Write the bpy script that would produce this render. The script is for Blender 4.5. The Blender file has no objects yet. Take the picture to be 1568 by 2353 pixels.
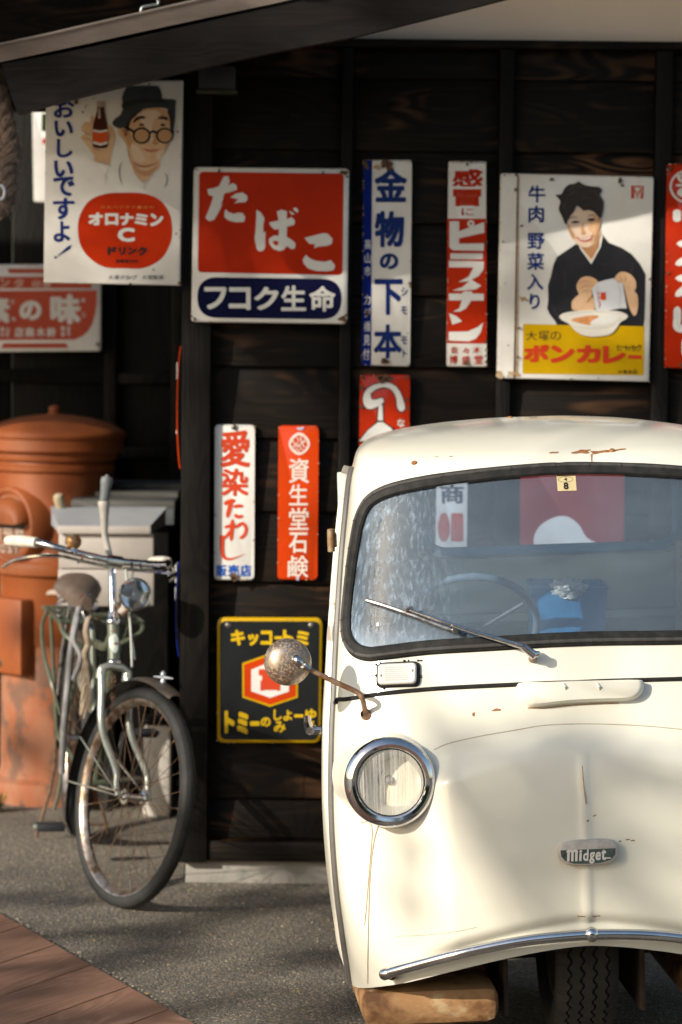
import bpy, bmesh, math, random
from mathutils import Vector, Matrix, noise
from mathutils.bvhtree import BVHTree
from mathutils import geometry
R = math.radians
scene = bpy.context.scene
COL = scene.collection

# ---------------------------------------------------------------- camera
FPX = 7400.0                       # focal length in pixels of a 1568 x 2353 picture
CAMZ = 1.8
PITCH = math.atan2(1176.5 - 680, FPX)
ROLL = 0.010
cam = bpy.data.cameras.new("camera")
cam.sensor_fit = 'VERTICAL'
cam.sensor_height = 36.0
cam.sensor_width = 24.0
cam.lens = 36.0 * FPX / 2353.0
cam.clip_end = 500
cam.dof.use_dof = True
cam.dof.focus_distance = 7.5
cam.dof.aperture_fstop = 3.9
cam.dof.aperture_blades = 9
camo = bpy.data.objects.new("camera", cam)
COL.objects.link(camo)
CM = Matrix.Translation((0, 0, CAMZ)) @ Matrix.Rotation(R(90) - PITCH, 4, 'X') @ Matrix.Rotation(ROLL, 4, 'Z')
camo.matrix_world = CM
scene.camera = camo
CR = CM.to_3x3()

# ---------------------------------------------------------------- sky, sun, exposure
SUNV = Vector((-1.75, -1.42, 0.98)).normalized()      # towards the sun
ELEV = math.asin(SUNV.z)
AZ = math.atan2(SUNV.x, SUNV.y)
world = bpy.data.worlds.new("World")
scene.world = world
world.use_nodes = True
wn = world.node_tree.nodes
wl = world.node_tree.links
bg = wn.get('Background') or wn.new('ShaderNodeBackground')
sky = wn.new('ShaderNodeTexSky')
sky.sky_type = 'NISHITA'
sky.sun_disc = False
sky.sun_elevation = ELEV
sky.sun_rotation = AZ % (2 * math.pi)
wb = wn.new('ShaderNodeMix'); wb.data_type = 'RGBA'; wb.blend_type = 'MULTIPLY'; wb.inputs[0].default_value = 1.0
wb.inputs[7].default_value = (1.0, .94, .84, 1)           # warm white balance
wl.new(sky.outputs[0], wb.inputs[6])
wl.new(wb.outputs[2], bg.inputs[0])
bg.inputs[1].default_value = 0.15
sun = bpy.data.lights.new("sun", 'SUN')
sun.energy = 4.2
sun.angle = R(0.53)
sun.color = (1.0, 0.915, 0.775)
suno = bpy.data.objects.new("sun", sun)
COL.objects.link(suno)
suno.location = SUNV * 30
suno.rotation_euler = SUNV.to_track_quat('Z', 'Y').to_euler()
vs = scene.view_settings
vs.view_transform = 'Standard'
vs.look = 'None'
vs.exposure = 0.50
vs.gamma = 1.0
scene.cycles.max_bounces = 8
scene.cycles.transparent_max_bounces = 16

# ---------------------------------------------------------------- picture -> world
def ray(px, py):
    return (CR @ Vector(((px - 784.0) / FPX, -(py - 1176.5) / FPX, -1.0)))
def W(px, py, Y):
    d = ray(px, py)
    t = Y / d.y
    return Vector((d.x * t, Y, CAMZ + d.z * t))
def G(px, py, z=0.0):
    d = ray(px, py)
    t = (z - CAMZ) / d.z
    return Vector((d.x * t, d.y * t, z))
ZONES = {'O': (0, 0, 1 / 1.0625, 1), 'A': (74, 191, 3.7602), 'B': (1210, 412, 3.7602), 'C': (460, 400, 3.7602),
         'D': (0, 600, 3.7602), 'E': (860, 380, 3.4604), 'F': (510, 1020, 3.7602), 'G': (510, 1480, 3.7602),
         'H': (1560, 390, 4.528), 'I': (0, 1140, 3.4087), 'J': (0, 0, 2.8), 'K': (0, 990, 4.615),
         'L': (820, 2250, 1.8534), 'M': (0, 1550, 3.0154), 'N': (760, 980, 1.7307), 'Q': (760, 1650, 1.7307),
         'P': (480, 950, 2.6154), 'V': (0, 1950, 1.742)}
def P(zn, x, y):
    o = ZONES[zn]
    if zn == 'O':
        return (x, y)
    return ((o[0] + x / o[2]) / 1.0625, (o[1] + y / o[2]) / 1.0625)
def PP(zn, pts):
    return [P(zn, x, y) for x, y in pts]

# ---------------------------------------------------------------- objects and meshes
def tag(o, label=None, cat=None, group=None, kind=None):
    if label: o['label'] = label
    if cat: o['category'] = cat
    if group: o['group'] = group
    if kind: o['kind'] = kind
    return o
def thing(name, label, cat, loc=(0, 0, 0), rotz=0.0, group=None):
    o = bpy.data.objects.new(name, None)
    o.empty_display_size = 0.1
    COL.objects.link(o)
    o.location = loc
    o.rotation_euler = (0, 0, rotz)
    return tag(o, label, cat, group)

class MB:
    def __init__(s):
        s.v = []; s.f = []; s.m = []
    def add(s, verts, faces, mi=0):
        b = len(s.v)
        s.v += [tuple(v) for v in verts]
        s.f += [tuple(b + i for i in f) for f in faces]
        s.m += [mi] * len(faces)
    def xf(s, M):
        s.v = [tuple(M @ Vector(v)) for v in s.v]
        return s
    def build(s, name, mats, parent=None, smooth=True, angle=35, label=None):
        me = bpy.data.meshes.new(name)
        me.from_pydata(s.v, [], s.f)
        if not isinstance(mats, (list, tuple)):
            mats = [mats]
        for m in mats:
            me.materials.append(m)
        if len(mats) > 1:
            me.polygons.foreach_set('material_index', s.m)
        me.update()
        if smooth:
            me.polygons.foreach_set('use_smooth', [True] * len(me.polygons))
            me.set_sharp_from_angle(angle=R(angle))
        o = bpy.data.objects.new(name, me)
        COL.objects.link(o)
        if parent: o.parent = parent
        if label: o['label'] = label
        return o

def box(mb, c, s, bev=0.0, rot=None, mi=0):
    bm = bmesh.new()
    bmesh.ops.create_cube(bm, size=1.0)
    for v in bm.verts:
        v.co = Vector((v.co.x * s[0], v.co.y * s[1], v.co.z * s[2]))
    if bev > 0:
        bmesh.ops.bevel(bm, geom=bm.edges[:], offset=bev, segments=2, profile=0.5, affect='EDGES')
    M = Matrix.Translation(c)
    if rot is not None:
        M = M @ (rot.to_4x4() if len(rot) == 3 and hasattr(rot, 'to_4x4') else rot)
    bm.verts.ensure_lookup_table()
    mb.add([M @ v.co for v in bm.verts], [[v.index for v in f.verts] for f in bm.faces], mi)
    bm.free()

def frames(pts, closed=False):
    n = len(pts)
    T = []
    for i in range(n):
        a = pts[i - 1] if (i > 0 or closed) else pts[i]
        b = pts[(i + 1) % n] if (i < n - 1 or closed) else pts[i]
        d = (b - a)
        T.append(d.normalized() if d.length > 1e-9 else Vector((0, 0, 1)))
    ref = Vector((0, 0, 1)) if abs(T[0].z) < 0.9 else Vector((1, 0, 0))
    N = [(ref - T[0] * ref.dot(T[0])).normalized()]
    for i in range(1, n):
        v = N[-1] - T[i] * N[-1].dot(T[i])
        N.append(v.normalized() if v.length > 1e-9 else N[-1])
    return T, N

def tube(mb, pts, r, n=10, closed=False, caps=True, mi=0):
    pts = [Vector(p) for p in pts]
    rr = r if isinstance(r, (list, tuple)) else [r] * len(pts)
    T, N = frames(pts, closed)
    vs_, fs = [], []
    for p, t, nn, ra in zip(pts, T, N, rr):
        b = t.cross(nn)
        for k in range(n):
            a = 2 * math.pi * k / n
            vs_.append(p + (nn * math.cos(a) + b * math.sin(a)) * ra)
    m = len(pts)
    for i in range(m if closed else m - 1):
        for k in range(n):
            a = i * n + k; b_ = i * n + (k + 1) % n
            c = ((i + 1) % m) * n + (k + 1) % n; d = ((i + 1) % m) * n + k
            fs.append((a, b_, c, d))
    if caps and not closed:
        fs.append(tuple(range(n - 1, -1, -1)))
        fs.append(tuple((m - 1) * n + k for k in range(n)))
    mb.add(vs_, fs, mi)

def cat(pts, n=6, closed=False):
    pts = [Vector(p) for p in pts]
    out = []
    m = len(pts)
    for i in range(m if closed else m - 1):
        p0 = pts[(i - 1) % m] if (closed or i > 0) else pts[0] * 2 - pts[1]
        p1 = pts[i]; p2 = pts[(i + 1) % m]
        p3 = pts[(i + 2) % m] if (closed or i + 2 < m) else pts[-1] * 2 - pts[-2]
        for k in range(n):
            t = k / n
            out.append(0.5 * ((2 * p1) + (p2 - p0) * t + (2 * p0 - 5 * p1 + 4 * p2 - p3) * t * t + (3 * p1 - p0 - 3 * p2 + p3) * t ** 3))
    if not closed: out.append(pts[-1])
    return out

def lathe(mb, prof, n=32, M=None, mi=0, cap0=False, cap1=False):
    M = M or Matrix.Identity(4)
    vs_, fs = [], []
    for r, z in prof:
        for k in range(n):
            a = 2 * math.pi * k / n
            vs_.append(M @ Vector((r * math.cos(a), r * math.sin(a), z)))
    for i in range(len(prof) - 1):
        for k in range(n):
            fs.append((i * n + k, i * n + (k + 1) % n, (i + 1) * n + (k + 1) % n, (i + 1) * n + k))
    if cap0: fs.append(tuple(range(n - 1, -1, -1)))
    if cap1: fs.append(tuple((len(prof) - 1) * n + k for k in range(n)))
    mb.add(vs_, fs, mi)

def axis_m(loc, direction):
    """matrix whose +Z points along direction"""
    q = Vector(direction).to_track_quat('Z', 'Y')
    return Matrix.Translation(loc) @ q.to_matrix().to_4x4()

def prism(mb, poly, d0, d1, mi=0, cham=0.0):
    """poly: list of Vector on the back plane; extruded along vectors d0 (back) .. d1 (front)"""
    n = len(poly)
    bk = [p + d0 for p in poly]; fr = [p + d1 for p in poly]
    mb.add(bk + fr, [tuple(range(n - 1, -1, -1))] + [tuple(range(n, 2 * n))] +
           [(i, (i + 1) % n, n + (i + 1) % n, n + i) for i in range(n)], mi)

def rpoly(pts, r, n=5):
    """round the corners of a 2-D polygon"""
    out = []
    m = len(pts)
    rs = r if isinstance(r, (list, tuple)) else [r] * m
    for i in range(m):
        a = Vector(pts[i - 1]); b = Vector(pts[i]); c = Vector(pts[(i + 1) % m])
        rr = rs[i]
        if rr <= 0:
            out.append(tuple(b)); continue
        u = (a - b); v = (c - b)
        ang = u.angle(v)
        t = min(rr / math.tan(ang / 2), u.length * 0.5, v.length * 0.5)
        p = b + u.normalized() * t; q = b + v.normalized() * t
        for k in range(n + 1):
            s = k / n
            out.append(tuple((1 - s) ** 2 * p + 2 * s * (1 - s) * b + s * s * q))
    return out
def rrect(x0, y0, x1, y1, r, n=5):
    return rpoly([(x0, y0), (x1, y0), (x1, y1), (x0, y1)], r, n)
def ellipse(cx, cy, rx, ry=None, n=28, rot=0.0):
    ry = ry or rx
    o = []
    for k in range(n):
        a = 2 * math.pi * k / n
        x, y = rx * math.cos(a), ry * math.sin(a)
        o.append((cx + x * math.cos(rot) - y * math.sin(rot), cy + x * math.sin(rot) + y * math.cos(rot)))
    return o
def blob(cx, cy, r, rnd, n=14, amp=0.45):
    ph = [rnd.uniform(0, 6.28) for _ in range(3)]
    o = []
    for k in range(n):
        a = 2 * math.pi * k / n
        q = r * (1 + amp * (0.5 * math.sin(2 * a + ph[0]) + 0.35 * math.sin(3 * a + ph[1]) + 0.3 * math.sin(5 * a + ph[2])) )
        o.append((cx + q * math.cos(a), cy + q * math.sin(a)))
    return o
def sm2(pts, n=5):
    return [(p.x, p.y) for p in cat([Vector((x, y, 0)) for x, y in pts], n, True)]

# glyphs of the built-in font, normalised to their own box
_G = {}
def glyph(ch, bold=0.0, shear=0.0):
    k = (ch, round(bold, 3), shear)
    if k in _G: return _G[k]
    c = bpy.data.curves.new('glyph', 'FONT')
    c.body = ch; c.size = 1.0; c.shear = shear
    c.fill_mode = 'FRONT'; c.resolution_u = 3
    o = bpy.data.objects.new('glyph', c)
    COL.objects.link(o)
    dg = bpy.context.evaluated_depsgraph_get()
    me = bpy.data.meshes.new_from_object(o.evaluated_get(dg))
    vv = [(v.co.x, v.co.y) for v in me.vertices]
    ff = [tuple(p.vertices) for p in me.polygons]
    bpy.data.objects.remove(o); bpy.data.curves.remove(c); bpy.data.meshes.remove(me)
    x0 = min(v[0] for v in vv); x1 = max(v[0] for v in vv); y0 = min(v[1] for v in vv); y1 = max(v[1] for v in vv)
    w = max(x1 - x0, 1e-4); h = max(y1 - y0, 1e-4)
    base = [((x - x0) / w, (y - y0) / h) for x, y in vv]
    if bold <= 0.004:
        _G[k] = (base, ff, w, h, [0.0] * len(base)); return _G[k]
    # heavier strokes: the outline laid down five times, nudged by the extra stroke width
    bx, by = bold / (w + 2 * bold), bold / (h + 2 * bold)
    V_, F_, D_ = [], [], []
    for i, (ox, oy) in enumerate(((0, 0), (1, .55), (-1, .55), (.55, -1), (-.55, -1), (1, -.55), (-1, -.55), (.55, 1), (-.55, 1))):
        n0 = len(V_)
        V_ += [(bx + u * (1 - 2 * bx) + ox * bx, by + v * (1 - 2 * by) + oy * by) for u, v in base]
        F_ += [tuple(n0 + q for q in f) for f in ff]
        D_ += [i * .00006] * len(base)
    _G[k] = (V_, F_, w, h, D_)
    return _G[k]

# ---------------------------------------------------------------- materials
def col4(c):
    return (c[0], c[1], c[2], 1.0)
_M = {}
def mat(name, c1, c2=None, rough=0.5, metal=0.0, scale=(6, 6, 6), detail=5, dist=0.0, lo=0.35, hi=0.65, bump=0.0,
        bscale=None, bdist=0.01, c3=None, s3=(3, 3, 3), lo3=0.55, hi3=0.62, r3=None, m3=None, coat=0.0, spec=0.5, island=False, trans=0.0, rough2=None, alpha=1.0, emit=None):
    if name in _M: return _M[name]
    m = bpy.data.materials.new(name)
    m.use_nodes = True
    nt = m.node_tree; N = nt.nodes; L = nt.links
    b = N['Principled BSDF']
    b.inputs['Roughness'].default_value = rough
    b.inputs['Metallic'].default_value = metal
    b.inputs['Specular IOR Level'].default_value = spec
    b.inputs['Coat Weight'].default_value = coat
    b.inputs['Coat Roughness'].default_value = 0.08
    b.inputs['Base Color'].default_value = col4(c1)
    if trans: b.inputs['Transmission Weight'].default_value = trans
    tc = N.new('ShaderNodeTexCoord')
    vec = tc.outputs['Object']
    if island:
        ge = N.new('ShaderNodeNewGeometry')
        mm = N.new('ShaderNodeVectorMath'); mm.operation = 'MULTIPLY_ADD'
        cx = N.new('ShaderNodeCombineXYZ')
        for i in range(3): L.new(ge.outputs['Random Per Island'], cx.inputs[i])
        L.new(cx.outputs[0], mm.inputs[0]); mm.inputs[1].default_value = (37.0, 11.0, 23.0)
        L.new(vec, mm.inputs[2]); vec = mm.outputs[0]
    def nz(sc, det=5, ds=0.0):
        mp = N.new('ShaderNodeMapping'); mp.inputs['Scale'].default_value = sc
        L.new(vec, mp.inputs[0])
        t = N.new('ShaderNodeTexNoise'); t.inputs['Scale'].default_value = 1.0
        t.inputs['Detail'].default_value = det; t.inputs['Distortion'].default_value = ds
        t.inputs['Roughness'].default_value = 0.6
        L.new(mp.outputs[0], t.inputs['Vector'])
        return t.outputs['Fac']
    def rng(f, a, c):
        r = N.new('ShaderNodeMapRange'); r.inputs[1].default_value = a; r.inputs[2].default_value = c
        r.interpolation_type = 'SMOOTHSTEP'
        L.new(f, r.inputs[0]); return r.outputs[0]
    def mix(f, a, c):
        x = N.new('ShaderNodeMix'); x.data_type = 'RGBA'
        L.new(f, x.inputs[0])
        for k, q in ((6, a), (7, c)):
            if isinstance(q, tuple): x.inputs[k].default_value = col4(q)
            else: L.new(q, x.inputs[k])
        return x.outputs[2]
    out = None
    if c2 is not None:
        f = rng(nz(scale, detail, dist), lo, hi)
        out = mix(f, tuple(c1), tuple(c2))
        if rough2 is not None:
            r = N.new('ShaderNodeMapRange'); r.inputs[3].default_value = rough; r.inputs[4].default_value = rough2
            L.new(f, r.inputs[0]); L.new(r.outputs[0], b.inputs['Roughness'])
    if c3 is not None:
        f3 = rng(nz(s3, 7, 0.3), lo3, hi3)
        out = mix(f3, out if out is not None else tuple(c1), tuple(c3))
        if r3 is not None:
            r = N.new('ShaderNodeMapRange'); r.inputs[3].default_value = rough; r.inputs[4].default_value = r3
            L.new(f3, r.inputs[0]); L.new(r.outputs[0], b.inputs['Roughness'])
        if m3 is not None:
            r = N.new('ShaderNodeMapRange'); r.inputs[3].default_value = metal; r.inputs[4].default_value = m3
            L.new(f3, r.inputs[0]); L.new(r.outputs[0], b.inputs['Metallic'])
    if out is not None:
        L.new(out, b.inputs['Base Color'])
    if bump:
        bp = N.new('ShaderNodeBump'); bp.inputs['Strength'].default_value = bump; bp.inputs['Distance'].default_value = bdist
        L.new(nz(bscale or scale, 6, dist), bp.inputs['Height'])
        L.new(bp.outputs[0], b.inputs['Normal'])
    _M[name] = m
    return m

def wood(name, dark, mid, light, axis=0, grain=1.0, rough=0.62, bump=0.35):
    """plain-sawn timber: long wavy bands along one axis, fine fibres, knots pulling the bands"""
    if name in _M: return _M[name]
    m = bpy.data.materials.new(name); m.use_nodes = True
    nt = m.node_tree; N = nt.nodes; L = nt.links
    b = N['Principled BSDF']; b.inputs['Roughness'].default_value = rough
    b.inputs['Specular IOR Level'].default_value = 0.16
    tc = N.new('ShaderNodeTexCoord'); ge = N.new('ShaderNodeNewGeometry')
    cx = N.new('ShaderNodeCombineXYZ')
    for i in range(3): L.new(ge.outputs['Random Per Island'], cx.inputs[i])
    mm = N.new('ShaderNodeVectorMath'); mm.operation = 'MULTIPLY_ADD'
    mm.inputs[1].default_value = (31.0, 17.0, 7.0)
    L.new(cx.outputs[0], mm.inputs[0]); L.new(tc.outputs['Object'], mm.inputs[2])
    def mapn(sc, det, ds, ro=0.6):
        mp = N.new('ShaderNodeMapping')
        s = [sc[1]] * 3; s[axis] = sc[0]
        mp.inputs['Scale'].default_value = s
        L.new(mm.outputs[0], mp.inputs[0])
        t = N.new('ShaderNodeTexNoise'); t.inputs['Scale'].default_value = 1.0; t.inputs['Detail'].default_value = det
        t.inputs['Distortion'].default_value = ds; t.inputs['Roughness'].default_value = ro
        L.new(mp.outputs[0], t.inputs['Vector']); return t.outputs['Fac']
    big = mapn((1.3 * grain, 6.5 * grain), 1.5, 0.5)
    mu = N.new('ShaderNodeMath'); mu.operation = 'MULTIPLY'; mu.inputs[1].default_value = 85.0
    L.new(big, mu.inputs[0])
    si = N.new('ShaderNodeMath'); si.operation = 'SINE'; L.new(mu.outputs[0], si.inputs[0])
    fib = mapn((3 * grain, 170 * grain), 3, 0.0)
    patch = mapn((2.0, 4.0), 3, 0.3)
    r1 = N.new('ShaderNodeMapRange'); r1.inputs[1].default_value = -0.6; r1.inputs[2].default_value = 1.0; L.new(si.outputs[0], r1.inputs[0])
    r2 = N.new('ShaderNodeMapRange'); r2.inputs[1].default_value = 0.35; r2.inputs[2].default_value = 0.75; L.new(fib, r2.inputs[0])
    mul = N.new('ShaderNodeMath'); mul.operation = 'MULTIPLY'; L.new(r1.outputs[0], mul.inputs[0]); L.new(r2.outputs[0], mul.inputs[1])
    x1 = N.new('ShaderNodeMix'); x1.data_type = 'RGBA'; L.new(mul.outputs[0], x1.inputs[0])
    x1.inputs[6].default_value = col4(dark); x1.inputs[7].default_value = col4(mid)
    r3 = N.new('ShaderNodeMapRange'); r3.inputs[1].default_value = 0.55; r3.inputs[2].default_value = 0.74; L.new(patch, r3.inputs[0])
    mul2 = N.new('ShaderNodeMath'); mul2.operation = 'MULTIPLY'; L.new(r3.outputs[0], mul2.inputs[0]); L.new(r1.outputs[0], mul2.inputs[1])
    x2 = N.new('ShaderNodeMix'); x2.data_type = 'RGBA'; L.new(mul2.outputs[0], x2.inputs[0])
    L.new(x1.outputs[2], x2.inputs[6]); x2.inputs[7].default_value = col4(light)
    L.new(x2.outputs[2], b.inputs['Base Color'])
    ad = N.new('ShaderNodeMath'); ad.operation = 'MULTIPLY_ADD'; ad.inputs[1].default_value = 0.25
    L.new(si.outputs[0], ad.inputs[0]); L.new(fib, ad.inputs[2])
    bp = N.new('ShaderNodeBump'); bp.inputs['Strength'].default_value = bump; bp.inputs['Distance'].default_value = 0.003
    L.new(ad.outputs[0], bp.inputs['Height']); L.new(bp.outputs[0], b.inputs['Normal'])
    _M[name] = m
    return m

WHITE = mat('white_enamel', (.71, .70, .675), (.63, .62, .595), rough=.16, scale=(5, 5, 5), coat=.1, spec=.35)
RED = mat('red_enamel', (.44, .026, .005), (.37, .021, .0045), rough=.2, scale=(6, 6, 6), coat=.08, spec=.3)
ORANGE = mat('orange_red_enamel', (.52, .045, .004), (.46, .038, .004), rough=.2, scale=(5, 5, 5), coat=.08, spec=.3)
NAVY = mat('navy_enamel', (.005, .006, .034), (.008, .009, .045), rough=.18, scale=(5, 5, 5), coat=.08, spec=.3)
BLUE = mat('blue_enamel', (.004, .013, .15), (.006, .018, .18), rough=.18, coat=.08, spec=.3)
INDIGO = mat('indigo_lettering', (.010, .022, .14), (.012, .028, .17), rough=.2, coat=.2)
SKYBLUE = mat('bright_blue_lettering', (.012, .09, .42), rough=.2, coat=.2)
VERM = mat('vermilion_lettering', (.56, .060, .020), (.50, .05, .02), rough=.2, coat=.2)
YELLOW = mat('yellow_enamel', (.56, .34, .003), (.50, .30, .003), rough=.2, coat=.08, spec=.3)
BLACK = mat('black_enamel', (.010, .012, .013), (.015, .018, .019), rough=.25, coat=.05, spec=.2)
INK = mat('black_ink', (.012, .010, .010), rough=.3)
GREYINK = mat('grey_ink', (.16, .16, .18), rough=.3)
CHARGREY = mat('hat_grey', (.020, .026, .030), (.032, .040, .044), rough=.4, scale=(30, 30, 30))
SKIN = mat('printed_skin', (.60, .36, .20), (.66, .44, .28), rough=.25, scale=(14, 14, 14))
SKIN2 = mat('printed_skin_light', (.68, .50, .36), (.72, .56, .44), rough=.25, scale=(12, 12, 12))
SKINSH = mat('printed_skin_outline', (.36, .17, .085), rough=.3)
LIP = mat('printed_lip', (.50, .14, .10), rough=.3)
HAIR = mat('printed_hair', (.016, .011, .009), (.030, .020, .016), rough=.35, scale=(40, 12, 40))
KIMONO = mat('printed_black_cloth', (.008, .008, .010), (.016, .014, .018), rough=.35, scale=(10, 10, 10))
SHADE1 = mat('printed_pale_grey', (.48, .47, .46), rough=.25)
SHADE2 = mat('printed_mid_grey', (.22, .22, .22), rough=.25)
BROWNGLASS = mat('printed_brown_glass', (.085, .020, .010), (.05, .014, .008), rough=.2, scale=(20, 20, 20))
LENS = mat('printed_lens', (.52, .30, .16), rough=.2)
RUST = mat('sign_rust', (.050, .026, .014), (.13, .062, .025), rough=.8, scale=(90, 90, 90), lo=.3, hi=.7, bump=.4, bscale=(200, 200, 200), bdist=.002)
RUSTSTAIN = mat('rust_stain', (.33, .19, .085), (.50, .38, .24), rough=.5, scale=(60, 60, 60))
NAIL = mat('nail_metal', (.25, .25, .26), (.12, .10, .08), rough=.4, metal=.8, scale=(150, 150, 150))
WOODX = wood('dark_boards', (.0042, .0028, .0018), (.0170, .0096, .0050), (.115, .054, .024), axis=0)
WOODZ = wood('dark_posts', (.0036, .0029, .0025), (.0085, .0066, .0054), (.0145, .0105, .008), axis=2, grain=1.4)
WOODB = wood('weathered_beam', (.0045, .0034, .003), (.011, .0078, .0064), (.030, .018, .013), axis=0, grain=1.2)
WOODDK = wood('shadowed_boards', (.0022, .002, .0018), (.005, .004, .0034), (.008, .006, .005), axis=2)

# ================================================================= ground
rnd = random.Random(4)
def build_ground():
    asphalt = bpy.data.materials.new('asphalt'); asphalt.use_nodes = True
    nt = asphalt.node_tree; N = nt.nodes; L = nt.links; b = N['Principled BSDF']
    b.inputs['Roughness'].default_value = .85
    tc = N.new('ShaderNodeTexCoord')
    vo = N.new('ShaderNodeTexVoronoi'); vo.inputs['Scale'].default_value = 150; L.new(tc.outputs['Object'], vo.inputs['Vector'])
    rp = N.new('ShaderNodeValToRGB'); e = rp.color_ramp.elements
    e[0].position = 0.0; e[0].color = (.085, .076, .064, 1); e[1].position = 1.0; e[1].color = (.40, .32, .23, 1)
    for p, c in ((.35, (.115, .103, .086)), (.65, (.160, .140, .112)), (.90, (.22, .185, .14))):
        q = e.new(p); q.color = col4(c)
    sp = N.new('ShaderNodeSeparateColor'); L.new(vo.outputs['Color'], sp.inputs[0]); L.new(sp.outputs[0], rp.inputs[0])
    n1 = N.new('ShaderNodeTexNoise'); n1.inputs['Scale'].default_value = 1.3; n1.inputs['Detail'].default_value = 6; L.new(tc.outputs['Object'], n1.inputs['Vector'])
    r1 = N.new('ShaderNodeMapRange'); r1.inputs[1].default_value = .35; r1.inputs[2].default_value = .7; r1.inputs[3].default_value = .75; r1.inputs[4].default_value = 1.35; L.new(n1.outputs['Fac'], r1.inputs[0])
    mx = N.new('ShaderNodeMix'); mx.data_type = 'RGBA'; mx.blend_type = 'MULTIPLY'; mx.inputs[0].default_value = 1
    L.new(rp.outputs[0], mx.inputs[6]); L.new(r1.outputs[0], mx.inputs[7]); L.new(mx.outputs[2], b.inputs['Base Color'])
    bp = N.new('ShaderNodeBump'); bp.inputs['Strength'].default_value = .8; bp.inputs['Distance'].default_value = .004
    L.new(vo.outputs['Distance'], bp.inputs['Height']); bp.invert = True; L.new(bp.outputs[0], b.inputs['Normal'])
    mb = MB()
    n = 24
    S = 120.0
    mb.add([(-S, -S, 0), (S, -S, 0), (S, S, 0), (-S, S, 0)], [(0, 1, 2, 3)])
    tag(mb.build('ground', asphalt, smooth=False), kind='structure')
    # timber deck, lower left, cut off along a line
    e0, e1 = G(*P('V', 0, 510)), G(*P('V', 780, 958))
    ed = (e1 - e0).normalized()
    u = (G(*P('V', 240, 645)) - G(*P('V', 0, 725))); u.z = 0; u.normalize()
    deckm = bpy.data.materials.new('deck_timber')
    deckm = wood('deck_boards', (.20, .112, .078), (.29, .165, .118), (.37, .225, .165), axis=0, grain=.8, rough=.7, bump=.4)
    p1 = G(*P('V', 240, 645)); p2 = G(*P('V', 380, 735))
    nrm = Vector((-u.y, u.x, 0))
    pitch = abs((p2 - p1).dot(nrm))
    def hit(off):   # point on the edge line whose offset along nrm (from p1) is off
        t = (off - (e0 - p1).dot(nrm)) / ed.dot(nrm)
        return e0 + ed * t
    mb = MB()
    Rm = Matrix(((u.x, u.y, 0), (nrm.x, nrm.y, 0), (0, 0, 1)))
    for k in range(-14, 9):
        o0, o1 = k * pitch + .003, (k + 1) * pitch - .003
        a, b_ = hit(o0), hit(o1)
        c_, d_ = b_ - u * 3.2, a - u * 3.2
        if k % 2:   # butt joint here and there
            pass
        vs_ = [Rm @ q for q in (a, b_, c_, d_)]
        lo = [(q.x, q.y, .002) for q in vs_]; hi = [(q.x, q.y, .016) for q in vs_]
        mb.add(lo + hi, [(3, 2, 1, 0), (4, 5, 6, 7)] + [(i, (i + 1) % 4, 4 + (i + 1) % 4, 4 + i) for i in range(4)])
    o = mb.build('wooden_deck', deckm, smooth=False)
    o.matrix_world = Rm.inverted().to_4x4()
    tag(o, kind='structure')
    # pale grit along the deck's edge
    grit = mat('edge_grit', (.38, .33, .26), (.18, .16, .13), rough=.85, scale=(60, 60, 60))
    mb = MB()
    r = random.Random(7)
    for i in range(2600):
        t = r.uniform(-3.2, 1.9)
        w = abs(r.gauss(0, .016)) + .002
        q = e0 + ed * t
        side = Vector((-ed.y, ed.x, 0))
        if side.dot(u) < 0: side = -side
        q = q + side * w
        s = r.uniform(.0015, .005)
        box(mb, (q.x, q.y, s * .5), (s * r.uniform(1, 2.2), s * r.uniform(1, 2), s), 0, Matrix.Rotation(r.uniform(0, 3), 4, 'Z'))
    tag(mb.build('gravel', grit, smooth=False), 'pale grit strewn along the edge between the asphalt and the wooden deck', 'gravel', kind='stuff')
    # fallen leaves, small and yellow
    leafm = mat('fallen_leaf', (.42, .33, .05), (.30, .19, .06), rough=.6, scale=(8, 8, 8), island=True)
    mb = MB()
    for i in range(520):
        x = r.uniform(-1.3, .3); y = r.uniform(6.6, 10.6)
        s = r.uniform(.003, .0085)
        a = r.uniform(0, 6.28)
        M = Matrix.Translation((x, y, .0085 + .2 * s)) @ Matrix.Rotation(a, 4, 'Z') @ Matrix.Rotation(r.uniform(-.5, .5), 4, 'X')
        mb.add([M @ Vector(p) for p in ((-s, 0, 0), (-.2 * s, -.45 * s, .1 * s), (s, 0, .25 * s), (-.2 * s, .45 * s, .12 * s))], [(0, 1, 2, 3)])
    tag(mb.build('fallen_leaves', leafm, smooth=False), 'tiny yellow fallen leaves scattered over the asphalt', 'leaves', kind='stuff')
    # loose chips of stone on the asphalt
    mb = MB()
    for i in range(900):
        x = r.uniform(-1.2, .3); y = r.uniform(6.6, 10.2)
        s = r.uniform(.001, .0035)
        box(mb, (x, y, s * .4), (s * r.uniform(1, 2), s * r.uniform(1, 1.6), s), 0, Matrix.Rotation(r.uniform(0, 3), 4, 'Z'))
    tag(mb.build('stone_chips', grit, smooth=False), 'loose pale stone chips lying on the grey asphalt', 'stone chips', kind='stuff')
build_ground()

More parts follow.
